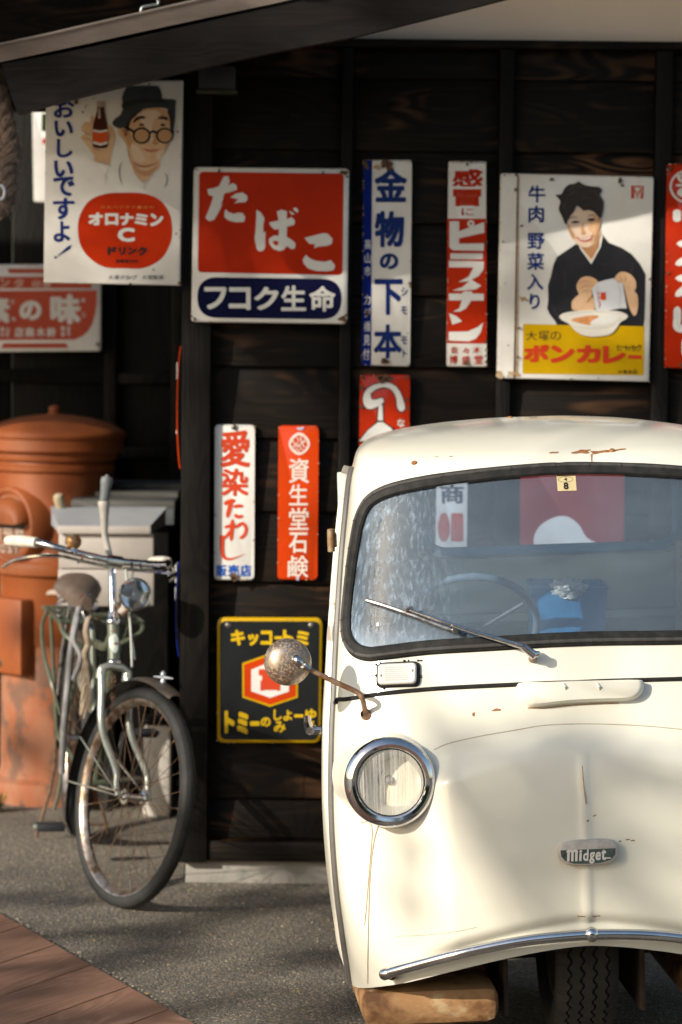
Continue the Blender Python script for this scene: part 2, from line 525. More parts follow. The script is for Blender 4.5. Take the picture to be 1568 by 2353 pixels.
# ================================================================= house
YW = 9.83
def zat(py, Y=YW): return W(784, py, Y).z
def xat(px, Y=YW, py=1200): return W(px, py, Y).x
XA0, XA1 = xat(416, 9.76), xat(482, 9.76)          # corner post
house = thing('timber_house', 'dark timber house front of lapped boards between posts, hung with enamel signs', 'house', (XA1, YW, 0))
HO = Vector((XA1, YW, 0))
def hb(mb, x0, x1, y0, y1, z0, z1, bev=.003):
    box(mb, ((x0 + x1) / 2 - HO.x, (y0 + y1) / 2 - HO.y, (z0 + z1) / 2), (abs(x1 - x0), abs(y1 - y0), abs(z1 - z0)), bev)
def build_house():
    lines = [-150, 18, 182, 347, 512, 677, 843, 1007, 1175, 1337, 1500, 1665, 1832, 1925]
    posts = [(XA0, XA1), (xat(776), xat(802)), (xat(1134), xat(1166)), (xat(1488), xat(1526)), (1.62, 1.66), (2.1, 2.14)]
    zsill = zat(1926)
    ztop = zat(112)
    for i in range(len(posts) - 1):
        x0, x1 = posts[i][1] + .001, posts[i + 1][0] - .001
        mb = MB()
        for k in range(len(lines) - 1):
            zt, zb = zat(lines[k]), zat(lines[k + 1])
            if zb > ztop: continue
            zt = min(zt, ztop) + .018
            h = zt - zb
            yb, yt = YW - .026 + rnd.uniform(-.002, .002), YW - .004
            ang = math.atan2(yt - yb, h)
            box(mb, ((x0 + x1) / 2 - HO.x, (yb + yt) / 2 - HO.y, (zt + zb) / 2), (x1 - x0, .012, h), .0015, Matrix.Rotation(-ang, 3, 'X'))
        mb.build('lapped_boards', WOODX, house)
    for i, (x0, x1) in enumerate(posts):
        mb = MB()
        if i == 0:
            hb(mb, x0, x1, 9.745, 9.86, zat(1975), 3.4, .004)
        else:
            hb(mb, x0, x1, YW - .055, YW + .02, zsill + .002, ztop, .003)
        mb.build('post', WOODZ, house)
    mb = MB()      # backing behind the boards, so nothing shows through
    hb(mb, XA0 + .012, 2.2, YW + .021, YW + .10, .12, 3.4, 0)
    mb.build('wall_core', WOODDK, house)
    mb = MB()
    hb(mb, XA1 + .001, 2.2, YW - .075, YW + .02, zat(1972), zsill, .004)
    mb.build('sill_beam', WOODX, house)
    conc = mat('foundation_concrete', (.30, .28, .255), (.23, .215, .195), rough=.85, scale=(3, 3, 3), c3=(.15, .16, .145), s3=(14, 14, 14), lo3=.56, hi3=.72, bump=.3, bscale=(70, 70, 70), bdist=.003)
    mb = MB()
    hb(mb, XA0 + .02, 2.2, YW - .045, YW + .09, -.02, zat(1972) - .002, .004)
    mb.build('foundation', conc, house)
    mb = MB()
    hb(mb, XA1 + .001, 2.2, YW - .07, YW + .02, ztop + .002, zat(92), .003)
    mb.build('head_beam', WOODX, house)
    plaster = mat('plaster', (.80, .67, .58), (.73, .61, .53), rough=.8, scale=(1.5, 1.5, 1.5), bump=.15, bscale=(40, 40, 40), bdist=.003)
    mb = MB()
    hb(mb, XA1 + .001, 2.2, YW - .03, YW + .02, zat(92) + .002, 3.12, .002)
    mb.build('plaster_band', plaster, house)
    # left of the corner: open porch with boarded wall above it and a dark back wall
    mb = MB()
    hb(mb, -4.2, XA0 - .002, YW - .02, YW + .06, 2.35, 3.4, .003)
    mb.build('porch_header', WOODX, house)
    mb = MB()
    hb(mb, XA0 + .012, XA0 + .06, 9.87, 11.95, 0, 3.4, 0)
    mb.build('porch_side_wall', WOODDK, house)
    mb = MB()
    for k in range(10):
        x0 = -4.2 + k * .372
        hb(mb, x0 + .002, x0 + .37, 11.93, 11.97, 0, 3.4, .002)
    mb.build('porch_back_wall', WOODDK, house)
    mb = MB()
    YB = 11.88
    for px in (252, 405): hb(mb, xat(px - 14, YB), xat(px + 14, YB), YB, YB + .048, 0, 2.6, .003)
    for py in (875, 1045): hb(mb, xat(267, YB), xat(390, YB), YB + .01, YB + .048, zat(py, YB) - .02, zat(py, YB) + .02, .002)
    hb(mb, -4.2, xat(237, YB), YB + .01, YB + .048, zat(868, YB) - .03, zat(868, YB) + .02, .002)
    mb.build('porch_framing', WOODZ, house)
    # eave above the picture
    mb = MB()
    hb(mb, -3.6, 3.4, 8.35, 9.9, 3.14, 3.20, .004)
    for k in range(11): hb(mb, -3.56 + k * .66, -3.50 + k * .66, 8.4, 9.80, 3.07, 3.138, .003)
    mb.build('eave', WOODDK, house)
    # verge: pent roof over the porch, sloping down to the left
    Yb = 9.06
    face = [(3, 146), (150, 120), (300, 88), (470, 50), (640, 10), (760, -22), (1240, -22), (1060, 24), (900, 64), (800, 88), (640, 118), (500, 148), (360, 180), (220, 214), (120, 240), (42, 263), (24, 215)]
    mb = MB()
    pts = [W(x, y, Yb) - HO for x, y in face]
    prism(mb, pts[::-1], Vector((0, .055, 0)), Vector((0, 0, 0)))
    bo = mb.build('barge_board', WOODB, house, smooth=False)
    metal = mat('roof_edge_metal', (.25, .205, .18), (.20, .165, .148), rough=.55, metal=.15, scale=(6, 3, 30), c3=(.16, .13, .115), s3=(3, 3, 12), lo3=.5, hi3=.7)
    top = [(-120, 131), (0, 104), (105, 82), (213, 57), (345, 27), (480, -4), (640, -44), (760, -74)]
    bot = [(-120, 171), (0, 143), (105, 121), (213, 98), (345, 69), (480, 40), (640, 6), (760, -22)]
    mb = MB()
    A = [W(x, y, Yb - .035) - HO for x, y in top]; B = [W(x, y, Yb - .010) - HO for x, y in bot]
    vs_ = A + B + [p + Vector((0, .012, 0)) for p in A] + [p + Vector((0, .75, .0)) for p in A]
    n = len(A)
    fs = [(i, i + 1, n + i + 1, n + i) for i in range(n - 1)] + [(3 * n + i, 3 * n + i + 1, i + 1, i) for i in range(n - 1)]
    mb.add(vs_, fs)
    # a rolled bead along the upper edge
    tube(mb, [p + Vector((0, -.001, .002)) for p in A], .0045, 8)
    mb.build('roof_edge_trim', metal, house)
    mb = MB()
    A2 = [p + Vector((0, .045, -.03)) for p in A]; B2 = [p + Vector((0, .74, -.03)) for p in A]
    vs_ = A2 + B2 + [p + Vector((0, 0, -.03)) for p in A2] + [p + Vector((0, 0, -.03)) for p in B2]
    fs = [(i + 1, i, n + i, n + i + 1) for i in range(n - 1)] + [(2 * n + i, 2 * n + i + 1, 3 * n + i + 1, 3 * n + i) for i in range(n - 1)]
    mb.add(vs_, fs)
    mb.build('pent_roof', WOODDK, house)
    hook = mat('galvanised_bracket', (.36, .40, .43), (.28, .30, .32), rough=.4, metal=.8, scale=(40, 40, 40))
    mb = MB()
    Yh = Yb - .03
    tube(mb, cat([W(x, y, Yh) - HO for x, y in [(324, 28), (328, 17), (350, 12), (364, 8), (360, -8), (356, -24)]], 5), .0045, 8)
    mb.build('roof_bracket', hook, house)
build_house()
tag(house)

# electrical box under the pent roof
def build_small_wall_things():
    dark = mat('box_paint', (.022, .022, .024), (.03, .03, .032), rough=.5, scale=(20, 20, 20))
    o = W(498, 217, 9.74)
    t = thing('junction_box', 'small dark box fixed to the boards just under the sloping roof edge', 'junction box', o)
    a = W(456, 150, 9.72) - o; b = W(541, 206, 9.72) - o
    mb = MB(); box(mb, ((a.x + b.x) / 2, .03, (a.z + b.z) / 2), (b.x - a.x, .09, a.z - b.z), .006); mb.build('case', dark, t)
    ol = mat('box_lip', (.045, .042, .022), rough=.5)
    mb = MB(); box(mb, ((a.x + b.x) / 2, .028, b.z - .006), (b.x - a.x + .01, .10, .014), .003); mb.build('lip', ol, t)
    # old rope hanging at the left edge
    rope = mat('old_rope', (.17, .12, .095), (.085, .06, .048), rough=.95, scale=(60, 60, 60), bump=.6, bscale=(150, 150, 150), bdist=.004)
    o = W(12, 470, 9.2)
    t = thing('thick_rope', 'thick frayed rope hanging at the end of the sloping roof beam', 'rope', o)
    path = cat([W(x, y, 9.2) - o for x, y in [(-6, 205), (6, 250), (16, 300), (24, 345), (14, 390), (18, 430), (8, 470), (-12, 488)]], 8)
    for s in range(3):
        mb = MB()
        T, N = frames(path)
        pts = []
        for i, (p, tt, nn) in enumerate(zip(path, T, N)):
            a = i * .42 + s * 2.094
            pts.append(p + (nn * math.cos(a) + tt.cross(nn) * math.sin(a)) * .014)
        tube(mb, pts, .0165, 9)
        mb.build('strand', rope, t)
    mb = MB()
    r = random.Random(3)
    for i in range(200):
        p = path[r.randrange(len(path))]
        a = r.uniform(0, 6.28)
        q = p + Vector((math.cos(a) * .028, math.sin(a) * .028, 0))
        tube(mb, [q, q + Vector((math.cos(a) * r.uniform(.005, .02), math.sin(a) * .01, -r.uniform(.005, .03)))], .0007, 3, caps=False)
    mb.build('fray', rope, t)
    tagm = mat('pale_blue_glaze', (.35, .42, .55), (.55, .58, .62), rough=.15, scale=(50, 50, 50), coat=.4)
    mb = MB(); c = W(1, 442, 9.14) - o
    tube(mb, [c + Vector((math.cos(k * .4488) * .012, 0, math.sin(k * .4488) * .02)) for k in range(14)], .005, 8, closed=True)
    mb.build('glazed_ring', tagm, t)
build_small_wall_things()

# ================================================================= enamel signs
class Sign:
    def __init__(s, name, label, cat_, Y, pts, th=.003, mat_=None, r=8, group='enamel signs on the house wall', lift=.02):
        s.Y = Y
        s.pts = pts
        cx = sum(p[0] for p in pts) / len(pts); by = max(p[1] for p in pts)
        s.o = W(cx, by, Y)
        s.t = thing(name, label, cat_, s.o, 0, group)
        s.th = th; s.lift = lift
        poly = rpoly(pts, r, 6)
        back = [s.loc(x, y) for x, y in poly]
        ctr = sum(back, Vector()) / len(back)
        n = len(back)
        fr1 = [p + Vector((0, -lift + .004, 0)) for p in back]           # flange, then a slight pillow to the face
        fr2 = [ctr + (p - ctr) * (1 - .004 / max((p - ctr).length, .01)) + Vector((0, -lift, 0)) for p in back]
        mb = MB()
        bk = [p + Vector((0, -.001, 0)) for p in back]
        mb.add(bk + fr1 + fr2, [tuple(range(n))] + [(i, n + i, n + (i + 1) % n, (i + 1) % n) for i in range(n)] +
               [(n + i, 2 * n + i, 2 * n + (i + 1) % n, n + (i + 1) % n) for i in range(n)] + [tuple(range(3 * n - 1, 2 * n - 1, -1))])
        mb.build('plate', mat_ or WHITE, s.t, angle=50)
    def loc(s, x, y, lvl=None):
        p = W(x, y, s.Y) - s.o
        if lvl is not None: p.y -= s.lift + .0007 * lvl
        return p
    def layer(s, name, mtl, lvl, polys=(), glyphs=(), rings=(), strokes=(), zn='O', smooth=False):
        if name in ('spectacle_lens', 'hand', 'cheek', 'hair', 'rust_chip', 'emblem_mark', 'red_mark', 'brush_lettering', 'glasses') and len(polys) + len(rings) > 1 and not strokes and not glyphs:
            for pl in polys: s.layer(name, mtl, lvl, polys=[pl], zn=zn)
            for rg in rings: s.layer(name, mtl, lvl, rings=[rg], zn=zn)
            return None
        mb = MB()
        def face_up(vs_, fs):
            out = []
            for f in fs:
                a, b, c = vs_[f[0]], vs_[f[1]], vs_[f[2]]
                out.append(f)
            return out
        for ip, pl in enumerate(polys):
            q = [s.loc(*P(zn, x, y), lvl) + Vector((0, -.00004 * (ip % 8), 0)) for x, y in pl]
            ar = sum(q[i - 1].x * q[i].z - q[i].x * q[i - 1].z for i in range(len(q)))
            if ar < 0: q = q[::-1]
            mb.add(q, [tuple(range(len(q)))])
        for a, b in rings:
            n = len(a)
            q = [s.loc(*P(zn, x, y), lvl) for x, y in list(a) + list(b)]
            mb.add(q, [(i, (i + 1) % n, n + (i + 1) % n, n + i) for i in range(n)])
        for ist, st in enumerate(strokes):      # (points, width, taper)
            pts, w = st[0], st[1]
            tp = st[2] if len(st) > 2 else None
            pc = [(v.x, v.y) for v in cat([Vector((x, y, 0)) for x, y in pts], 6)]
            m = len(pc)
            Lp, Rp = [], []
            for i in range(m):
                a = pc[max(i - 1, 0)]; b = pc[min(i + 1, m - 1)]
                dx, dy = b[0] - a[0], b[1] - a[1]
                l = math.hypot(dx, dy) or 1
                t_ = i / (m - 1)
                ww = w * .5
                if tp == 'both': ww *= max(.12, math.sin(math.pi * t_) ** .6)
                elif tp == 'end': ww *= max(.1, 1 - t_ ** 2)
                elif tp == 'start': ww *= max(.1, 1 - (1 - t_) ** 2)
                elif tp == 'round': ww *= max(.05, min(1, math.sqrt(max(0, 1 - (1 - min(t_ * m * .28, 1)) ** 2))), 0) if t_ < .5 else max(.05, math.sqrt(max(0, 1 - (1 - min((1 - t_) * m * .28, 1)) ** 2)))
                Lp.append((pc[i][0] - dy / l * ww, pc[i][1] + dx / l * ww)); Rp.append((pc[i][0] + dy / l * ww, pc[i][1] - dx / l * ww))
            q = [s.loc(*P(zn, x, y), lvl) + Vector((0, -.00012 - .00005 * ist, 0)) for x, y in Lp + Rp]
            mb.add(q, [(i, i + 1, m + i + 1, m + i) for i in range(m - 1)])
        for g in glyphs:        # (char, x0, y0, x1, y1, bold[, shear])
            ch, x0, y0, x1, y1 = g[:5]
            bo = g[5] if len(g) > 5 else .02
            sh = g[6] if len(g) > 6 else 0.0
            vv, ff, _, _, dd = glyph(ch, bo, sh)
            q = [s.loc(*P(zn, x0 + u * (x1 - x0), y1 + v * (y0 - y1)), lvl) + Vector((0, -k_, 0)) for (u, v), k_ in zip(vv, dd)]
            mb.add(q, ff)
        # all faces look at the street
        for i, f in enumerate(mb.f):
            nv = Vector((0, 0, 0))
            for k in range(len(f)):
                a = Vector(mb.v[f[k - 1]]); b = Vector(mb.v[f[k]])
                nv += a.cross(b)
            if nv.y > 0: mb.f[i] = tuple(reversed(f))
        return mb.build(name, mtl, s.t, smooth=False)
    def rust(s, spots, zn='O', lvl=9, seed=1, edge=0, holes=()):
        r = random.Random(seed)
        pl = []
        for x, y, q in spots: pl.append(blob(x, y, q, r))
        if pl: s.layer('rust_chip', RUST, lvl, polys=pl, zn=zn)
        if edge:      # little chips all along the rim
            pl = []
            poly = s.pts
            for i in range(len(poly)):
                a, b = poly[i - 1], poly[i]
                L_ = math.hypot(b[0] - a[0], b[1] - a[1])
                for k in range(int(L_ / 22 * edge)):
                    t = r.random()
                    cx = sum(p[0] for p in poly) / len(poly); cy = sum(p[1] for p in poly) / len(poly)
                    x = a[0] + (b[0] - a[0]) * t; y = a[1] + (b[1] - a[1]) * t
                    d = math.hypot(x - cx, y - cy)
                    x += (cx - x) / d * 1.6; y += (cy - y) / d * 1.6
                    pl.append(blob(x, y, r.uniform(.6, 1.9), r, 9))
            s.layer('worn_edge', RUSTSTAIN if edge < 2 else RUST, lvl + 1, polys=pl)
        if holes:
            s.layer('nail_hole', INK, lvl + 2, polys=[ellipse(x, y, q, n=10) for x, y, q in holes], zn=zn)

def sign_tonic():
    s = Sign('picture_sign', 'large white enamel sign with a man in hat and glasses holding up a bottle', 'enamel sign', 9.72,
             [P('A', 152, 25), P('A', 1408, 22), P('A', 1378, 1903), P('A', 128, 1880)], r=5)
    z = 'A'
    s.layer('red_badge', mat('badge_red', (.46, .028, .004), (.40, .024, .004), rough=.2, coat=.08, spec=.3), 1, polys=[sm2([(875, 1052), (1060, 1062), (1200, 1125), (1285, 1250), (1308, 1400), (1285, 1530), (1205, 1660), (1050, 1742), (870, 1745), (690, 1735), (550, 1650), (470, 1540), (443, 1400), (462, 1260), (545, 1130), (690, 1065)])], zn=z)
    # column of blue writing
    s.layer('lettering', INDIGO, 2, zn=z, glyphs=[('お', 222, 195, 412, 368, .03), ('い', 228, 392, 400, 540, .035), ('し', 250, 560, 395, 732, .03), ('い', 225, 758, 402, 910, .035),
            ('で', 218, 905, 412, 1085, .03), ('す', 215, 1100, 412, 1300, .028), ('よ', 220, 1315, 370, 1505, .03)],
            polys=[[(385, 1530), (372, 1568), (265, 1632), (258, 1628), (350, 1545)], ellipse(240, 1645, 12, n=14)])
    s.layer('white_lettering', WHITE, 2, zn=z, glyphs=[('オ', 540, 1235, 675, 1352, .06), ('ロ', 692, 1242, 815, 1350, .055), ('ナ', 830, 1240, 955, 1352, .06), ('ミ', 962, 1245, 1085, 1352, .055), ('ン', 1105, 1242, 1226, 1360, .06), ('C', 808, 1375, 965, 1502, .045)])
    s.layer('black_lettering', INK, 2, zn=z, glyphs=[('ド', 715, 1548, 800, 1622, .06), ('リ', 818, 1548, 880, 1622, .06), ('ン', 895, 1550, 980, 1620, .06), ('ク', 990, 1548, 1078, 1628, .06)] +
            [(c, 790 + i * 42, 1664, 826 + i * 42, 1696, .02) for i, c in enumerate('炭酸飲料水')])
    s.layer('tan_lettering', mat('tan_ink', (.62, .17, .03), rough=.3), 2, zn=z, glyphs=[(c, 650 + i * 56, 1172, 694 + i * 56, 1200, .01) for i, c in enumerate('元気ハツラツ・飲料')])
    s.layer('grey_lettering', GREYINK, 2, zn=z, glyphs=[(c, x, 1808, x + 46, 1850, .01) for c, x in zip('大塚グルプ大塚製薬', (722, 776, 830, 878, 940, 1030, 1082, 1132, 1184))] + [('ー', 915, 1825, 945, 1833, .01)])
    # the man
    s.layer('hand', SKIN, 2, zn=z, polys=[sm2([(560, 355), (590, 360), (640, 480), (715, 470), (730, 430), (765, 462), (785, 520), (775, 600), (752, 690), (738, 790), (700, 795), (600, 765), (595, 720), (555, 660), (515, 605), (475, 560), (480, 530), (510, 515), (478, 480), (480, 440), (510, 405), (555, 405)])])
    s.layer('hand_line', SKINSH, 3, zn=z, strokes=[([(490, 480), (530, 515), (575, 520)], 8, 'both'), ([(480, 545), (530, 560), (580, 575)], 8, 'both'), ([(565, 620), (610, 655), (660, 670)], 10, 'both'), ([(730, 490), (735, 540), (722, 580)], 9, 'both'), ([(600, 770), (660, 775), (735, 795)], 5, 'both')])
    s.layer('bottle', BROWNGLASS, 4, zn=z, polys=[sm2([(622, 240), (680, 240), (688, 300), (700, 370), (715, 440), (718, 560), (716, 632), (650, 648), (585, 628), (580, 560), (582, 440), (600, 370), (618, 300)], 4)])
    s.layer('bottle_label', mat('label_red', (.60, .09, .02), rough=.25), 6, zn=z, polys=[[(584, 492), (648, 505), (716, 490), (715, 582), (650, 600), (586, 580)]])
    s.layer('bottle_highlight', mat('bottle_glint', (.45, .34, .28), rough=.2), 5, zn=z, polys=[rrect(617, 214, 692, 268, 8), [(630, 280), (648, 280), (652, 370), (640, 378), (628, 370)]])
    s.layer('label_band', WHITE, 5, zn=z, polys=[[(582, 474), (648, 486), (718, 472), (718, 492), (648, 508), (582, 494)], [(584, 580), (650, 600), (717, 580), (716, 606), (650, 622), (584, 604)]],
            glyphs=[(c, 590 + i * 24, 510, 610 + i * 24, 532, .05) for i, c in enumerate('オロナミン')] + [('C', 634, 542, 664, 572, .04)])
    s.layer('face', SKIN, 2, zn=z, polys=[sm2([(905, 420), (960, 330), (1060, 285), (1180, 275), (1270, 310), (1295, 420), (1300, 520), (1270, 600), (1235, 690), (1195, 750), (1190, 820), (1130, 880), (1050, 960), (965, 880), (935, 800), (915, 720), (895, 630), (850, 560), (815, 520), (812, 465), (850, 450), (890, 480)])])
    s.layer('face_light', SKIN2, 3, zn=z, polys=[sm2([(985, 330), (1060, 302), (1160, 300), (1200, 340), (1150, 380), (1120, 450), (1128, 560), (1090, 590), (1070, 470), (1020, 400)]), sm2([(930, 610), (985, 625), (1030, 690), (1060, 760), (1000, 770), (950, 720)]), sm2([(1170, 690), (1220, 660), (1240, 620), (1215, 720), (1170, 750)])])
    s.layer('face_shade', mat('printed_skin_warm', (.53, .29, .155), rough=.25), 3, zn=z, polys=[sm2([(900, 470), (925, 520), (940, 600), (920, 640), (895, 600), (880, 540)]), sm2([(1150, 470), (1165, 540), (1185, 600), (1160, 615), (1130, 600), (1140, 560)]), sm2([(1255, 590), (1285, 540), (1300, 500), (1285, 590), (1240, 680)])])
    s.layer('hat_band', mat('hat_band', (.012, .015, .017), rough=.4), 6, zn=z, polys=[sm2([(852, 235), (940, 205), (1060, 190), (1225, 198), (1226, 232), (1080, 228), (960, 246), (860, 285)], 4)])
    s.layer('ear', SKINSH, 3, zn=z, polys=[sm2([(850, 470), (885, 480), (895, 520), (880, 545), (860, 510)])], strokes=[([(895, 630), (915, 720), (935, 800)], 7, 'both'), ([(940, 770), (1000, 805), (1080, 810), (1180, 775)], 22, 'both'), ([(1130, 590), (1145, 606), (1175, 604)], 9, 'both')])
    s.layer('chin_shade', mat('printed_skin_shade', (.50, .28, .145), rough=.25), 3, zn=z, polys=[sm2([(945, 790), (1010, 840), (1090, 850), (1170, 810), (1120, 880), (1050, 900), (975, 860)])])
    s.layer('hair', HAIR, 3, zn=z, polys=[sm2([(880, 440), (905, 390), (960, 320), (1040, 285), (1000, 330), (940, 380), (912, 450), (900, 500)]), sm2([(1265, 300), (1318, 290), (1322, 400), (1312, 470), (1290, 470), (1285, 380)]),
            sm2([(950, 400), (985, 360), (1040, 352), (1072, 368), (1030, 376), (985, 392), (960, 412)]), sm2([(1175, 372), (1210, 352), (1262, 362), (1270, 388), (1225, 380)]), ellipse(1030, 430, 24, 11), ellipse(1222, 432, 22, 11)])
    s.layer('hat', CHARGREY, 4, zn=z, polys=[sm2([(865, 130), (900, 85), (1000, 74), (1120, 74), (1185, 84), (1212, 150), (1222, 192), (1335, 205), (1338, 260), (1332, 400), (1312, 480), (1300, 330), (1240, 278), (1100, 278), (985, 312), (925, 370), (885, 430), (848, 462), (790, 452), (758, 415), (790, 370), (835, 335), (858, 260), (848, 190)], 4)])
    s.layer('glasses', INK, 6, zn=z, rings=[(ellipse(1028, 530, 82, 76, 30), ellipse(1028, 530, 66, 60, 30)), (ellipse(1240, 530, 80, 72, 30), ellipse(1240, 530, 65, 58, 30))],
            strokes=[([(870, 450), (910, 468), (955, 495)], 20), ([(1104, 505), (1135, 492), (1165, 505)], 18), ([(1300, 480), (1318, 490), (1312, 520)], 16)])
    s.layer('spectacle_lens', LENS, 5, zn=z, polys=[ellipse(1028, 530, 70, 64, 30), ellipse(1240, 530, 68, 60, 30)])
    s.layer('mouth', LIP, 4, zn=z, polys=[sm2([(1040, 650), (1090, 662), (1150, 664), (1190, 652), (1150, 676), (1090, 678)])], strokes=[([(1038, 646), (1090, 660), (1150, 662), (1192, 650)], 8, 'both')])
    s.layer('collar_line', SHADE2, 3, zn=z, strokes=[([(858, 765), (825, 830), (830, 920), (855, 990)], 10, 'both'), ([(1240, 870), (1262, 910), (1255, 970), (1230, 1010)], 11, 'both'), ([(505, 285), (520, 260), (530, 242)], 9, 'both'), ([(570, 195), (605, 182)], 8, 'both')])
    s.layer('shirt_line', SHADE1, 3, zn=z, strokes=[([(730, 815), (700, 900), (695, 990)], 7, 'both'), ([(965, 880), (1050, 962), (1130, 880)], 6), ([(1050, 962), (1050, 1030)], 5, 'both')], polys=[sm2([(640, 770), (735, 800), (760, 790), (735, 810), (650, 785)])])
    s.rust([(430, 222, 22), (1375, 1885, 16), (1135, 1760, 8)], 'A', seed=5, edge=.6, holes=[(1100, 58, 11), (1358, 495, 9), (1346, 1428, 9), (925, 1890, 12), (490, 315, 10)])
sign_tonic()

def sign_far_white():
    s = Sign('narrow_sign', 'plain white enamel sign half hidden behind the sign of the man with a bottle', 'enamel sign', 11.83,
             [P('A', 20, 200), P('A', 300, 200), P('A', 300, 1150), P('A', 36, 1140)], r=8)
    s.layer('green_mark', mat('dark_green_print', (.035, .05, .012), rough=.3), 1, zn='A', polys=[rrect(110, 328, 160, 488, 4)])
    s.layer('red_mark', RED, 1, zn='A', polys=[rrect(118, 556, 160, 605, 8)])
    s.rust([], edge=.6, seed=9)
sign_far_white()

def sign_seasoning():
    s = Sign('faded_sign', 'faded red and white enamel sign with writing in rows, low behind the bottle sign', 'enamel sign', 11.83,
             [P('D', -420, 172), P('D', 935, 172), P('D', 935, 968), P('D', -420, 978)], r=7)
    red = mat('faded_red', (.46, .060, .020), (.40, .05, .018), rough=.4, scale=(7, 7, 7))
    s.layer('red_field', red, 1, zn='D', polys=[[(75, 212), (480, 212), (480, 252), (92, 252)], [(-420, 284), (860, 284), (845, 388), (-420, 394)],
            sm2([(-420, 412), (300, 415), (895, 410), (888, 560), (850, 720), (780, 820), (690, 862), (-420, 866)], 3) if False else [(-420, 415), (895, 410), (892, 530), (880, 620), (856, 710), (820, 775), (770, 825), (690, 862), (-420, 866)],
            [(40, 895), (612, 893), (635, 938), (18, 940)]])
    s.layer('lettering', WHITE, 2, zn='D', glyphs=[('素', -140, 468, 98, 712, .05), ('の', 185, 503, 388, 685, .055), ('味', 468, 445, 748, 720, .05)] +
            [(c, x, 748, x + 84, 838, .03) for c, x in zip('店商木鈴', (140, 238, 338, 436))] + [(c, x, y, x + 36, y + 42, .03) for c, x, y in (('あ', 752, 478), ('じ', 760, 612), ('と', 108, 490), ('も', 116, 650), ('電', 566, 740), ('話', 618, 740), ('番', 566, 790), ('号', 618, 790), ('高', 10, 745), ('山', 60, 745), ('市', 10, 795), ('町', 60, 795))])
    s.layer('faded_lettering', mat('faded_white', (.60, .40, .33), rough=.4), 2, zn='D', glyphs=[('ン', 5, 300, 95, 385, .03), ('タ', 135, 298, 225, 388, .03), ('印', 300, 320, 380, 385, .03), ('調', 400, 320, 470, 385, .03)])
    s.rust([(905, 905, 18)], 'D', seed=2, edge=.8)
sign_seasoning()

def sign_tobacco():
    s = Sign('tobacco_sign', 'square red and white enamel sign with big slanting white writing over a navy oblong', 'enamel sign', 9.742,
             [P('C', 55, 30), P('C', 1478, 45), P('C', 1458, 1472), P('C', 30, 1452)], r=12)
    z = 'C'
    s.layer('red_field', RED, 1, zn=z, polys=[rpoly([(104, 74), (1428, 92), (1416, 1022), (90, 996)], 42)])
    s.layer('navy_oblong', NAVY, 1, zn=z, polys=[rpoly([(86, 1040), (1410, 1058), (1406, 1428), (86, 1412)], 300, 12)])
    def br(pts): return sm2(pts, 3)
    s.layer('brush_lettering', WHITE, 2, zn=z, polys=[
        [(312, 150), (330, 118), (370, 115), (383, 160), (372, 200), (412, 178), (446, 200), (450, 240), (395, 258), (332, 275), (318, 340), (300, 372), (318, 366), (285, 440), (240, 515), (196, 528), (160, 500), (215, 365), (232, 302), (188, 285), (178, 235), (232, 226), (285, 208)],
        [(388, 310), (440, 275), (500, 265), (540, 292), (546, 330), (525, 355), (460, 357), (424, 366), (462, 328)],
        [(345, 418), (372, 445), (420, 460), (460, 450), (500, 452), (525, 490), (515, 534), (440, 538), (370, 520), (334, 490), (336, 445)],
        [(628, 424), (668, 448), (702, 500), (692, 560), (690, 635), (712, 622), (708, 700), (710, 760), (692, 795), (660, 806), (632, 790), (612, 690), (622, 580)],
        [(815, 440), (860, 422), (908, 438), (905, 510), (950, 490), (980, 520), (975, 560), (908, 580), (905, 670), (960, 705), (985, 730), (982, 775), (950, 786), (905, 755), (880, 790), (840, 802), (780, 780), (745, 735), (742, 690), (785, 660), (832, 660), (834, 598), (795, 606), (760, 575), (745, 540), (832, 522)],
        [(962, 410), (990, 402), (1014, 430), (1005, 452), (985, 440)], [(925, 432), (960, 448), (978, 465), (950, 470)],
        [(1068, 680), (1150, 660), (1240, 638), (1280, 642), (1325, 690), (1318, 735), (1280, 752), (1200, 760), (1155, 775), (1168, 740), (1110, 735)],
        [(1080, 838), (1120, 870), (1175, 892), (1250, 900), (1310, 885), (1350, 935), (1335, 975), (1280, 987), (1180, 985), (1100, 960), (1060, 915), (1052, 880)]])
    s.layer('brush_hole', RED, 3, zn=z, polys=[[(772, 718), (800, 706), (832, 716), (822, 750), (800, 750)]])
    s.layer('lettering', WHITE, 2, zn=z, glyphs=[('フ', 150, 1130, 355, 1335, .035), ('コ', 375, 1132, 575, 1340, .035), ('ク', 608, 1130, 830, 1342, .035), ('生', 855, 1118, 1082, 1350, .03), ('命', 1112, 1122, 1352, 1356, .028)])
    s.rust([(1440, 85, 26), (1405, 78, 14), (1425, 1425, 30), (1450, 1390, 14), (62, 1425, 15), (40, 1400, 9), (285, 60, 10), (1240, 78, 10), (1460, 120, 12), (80, 55, 8)], z, seed=3, edge=1, holes=[(288, 76, 11), (1240, 94, 11), (66, 1428, 9), (1385, 1425, 12)])
sign_tobacco()

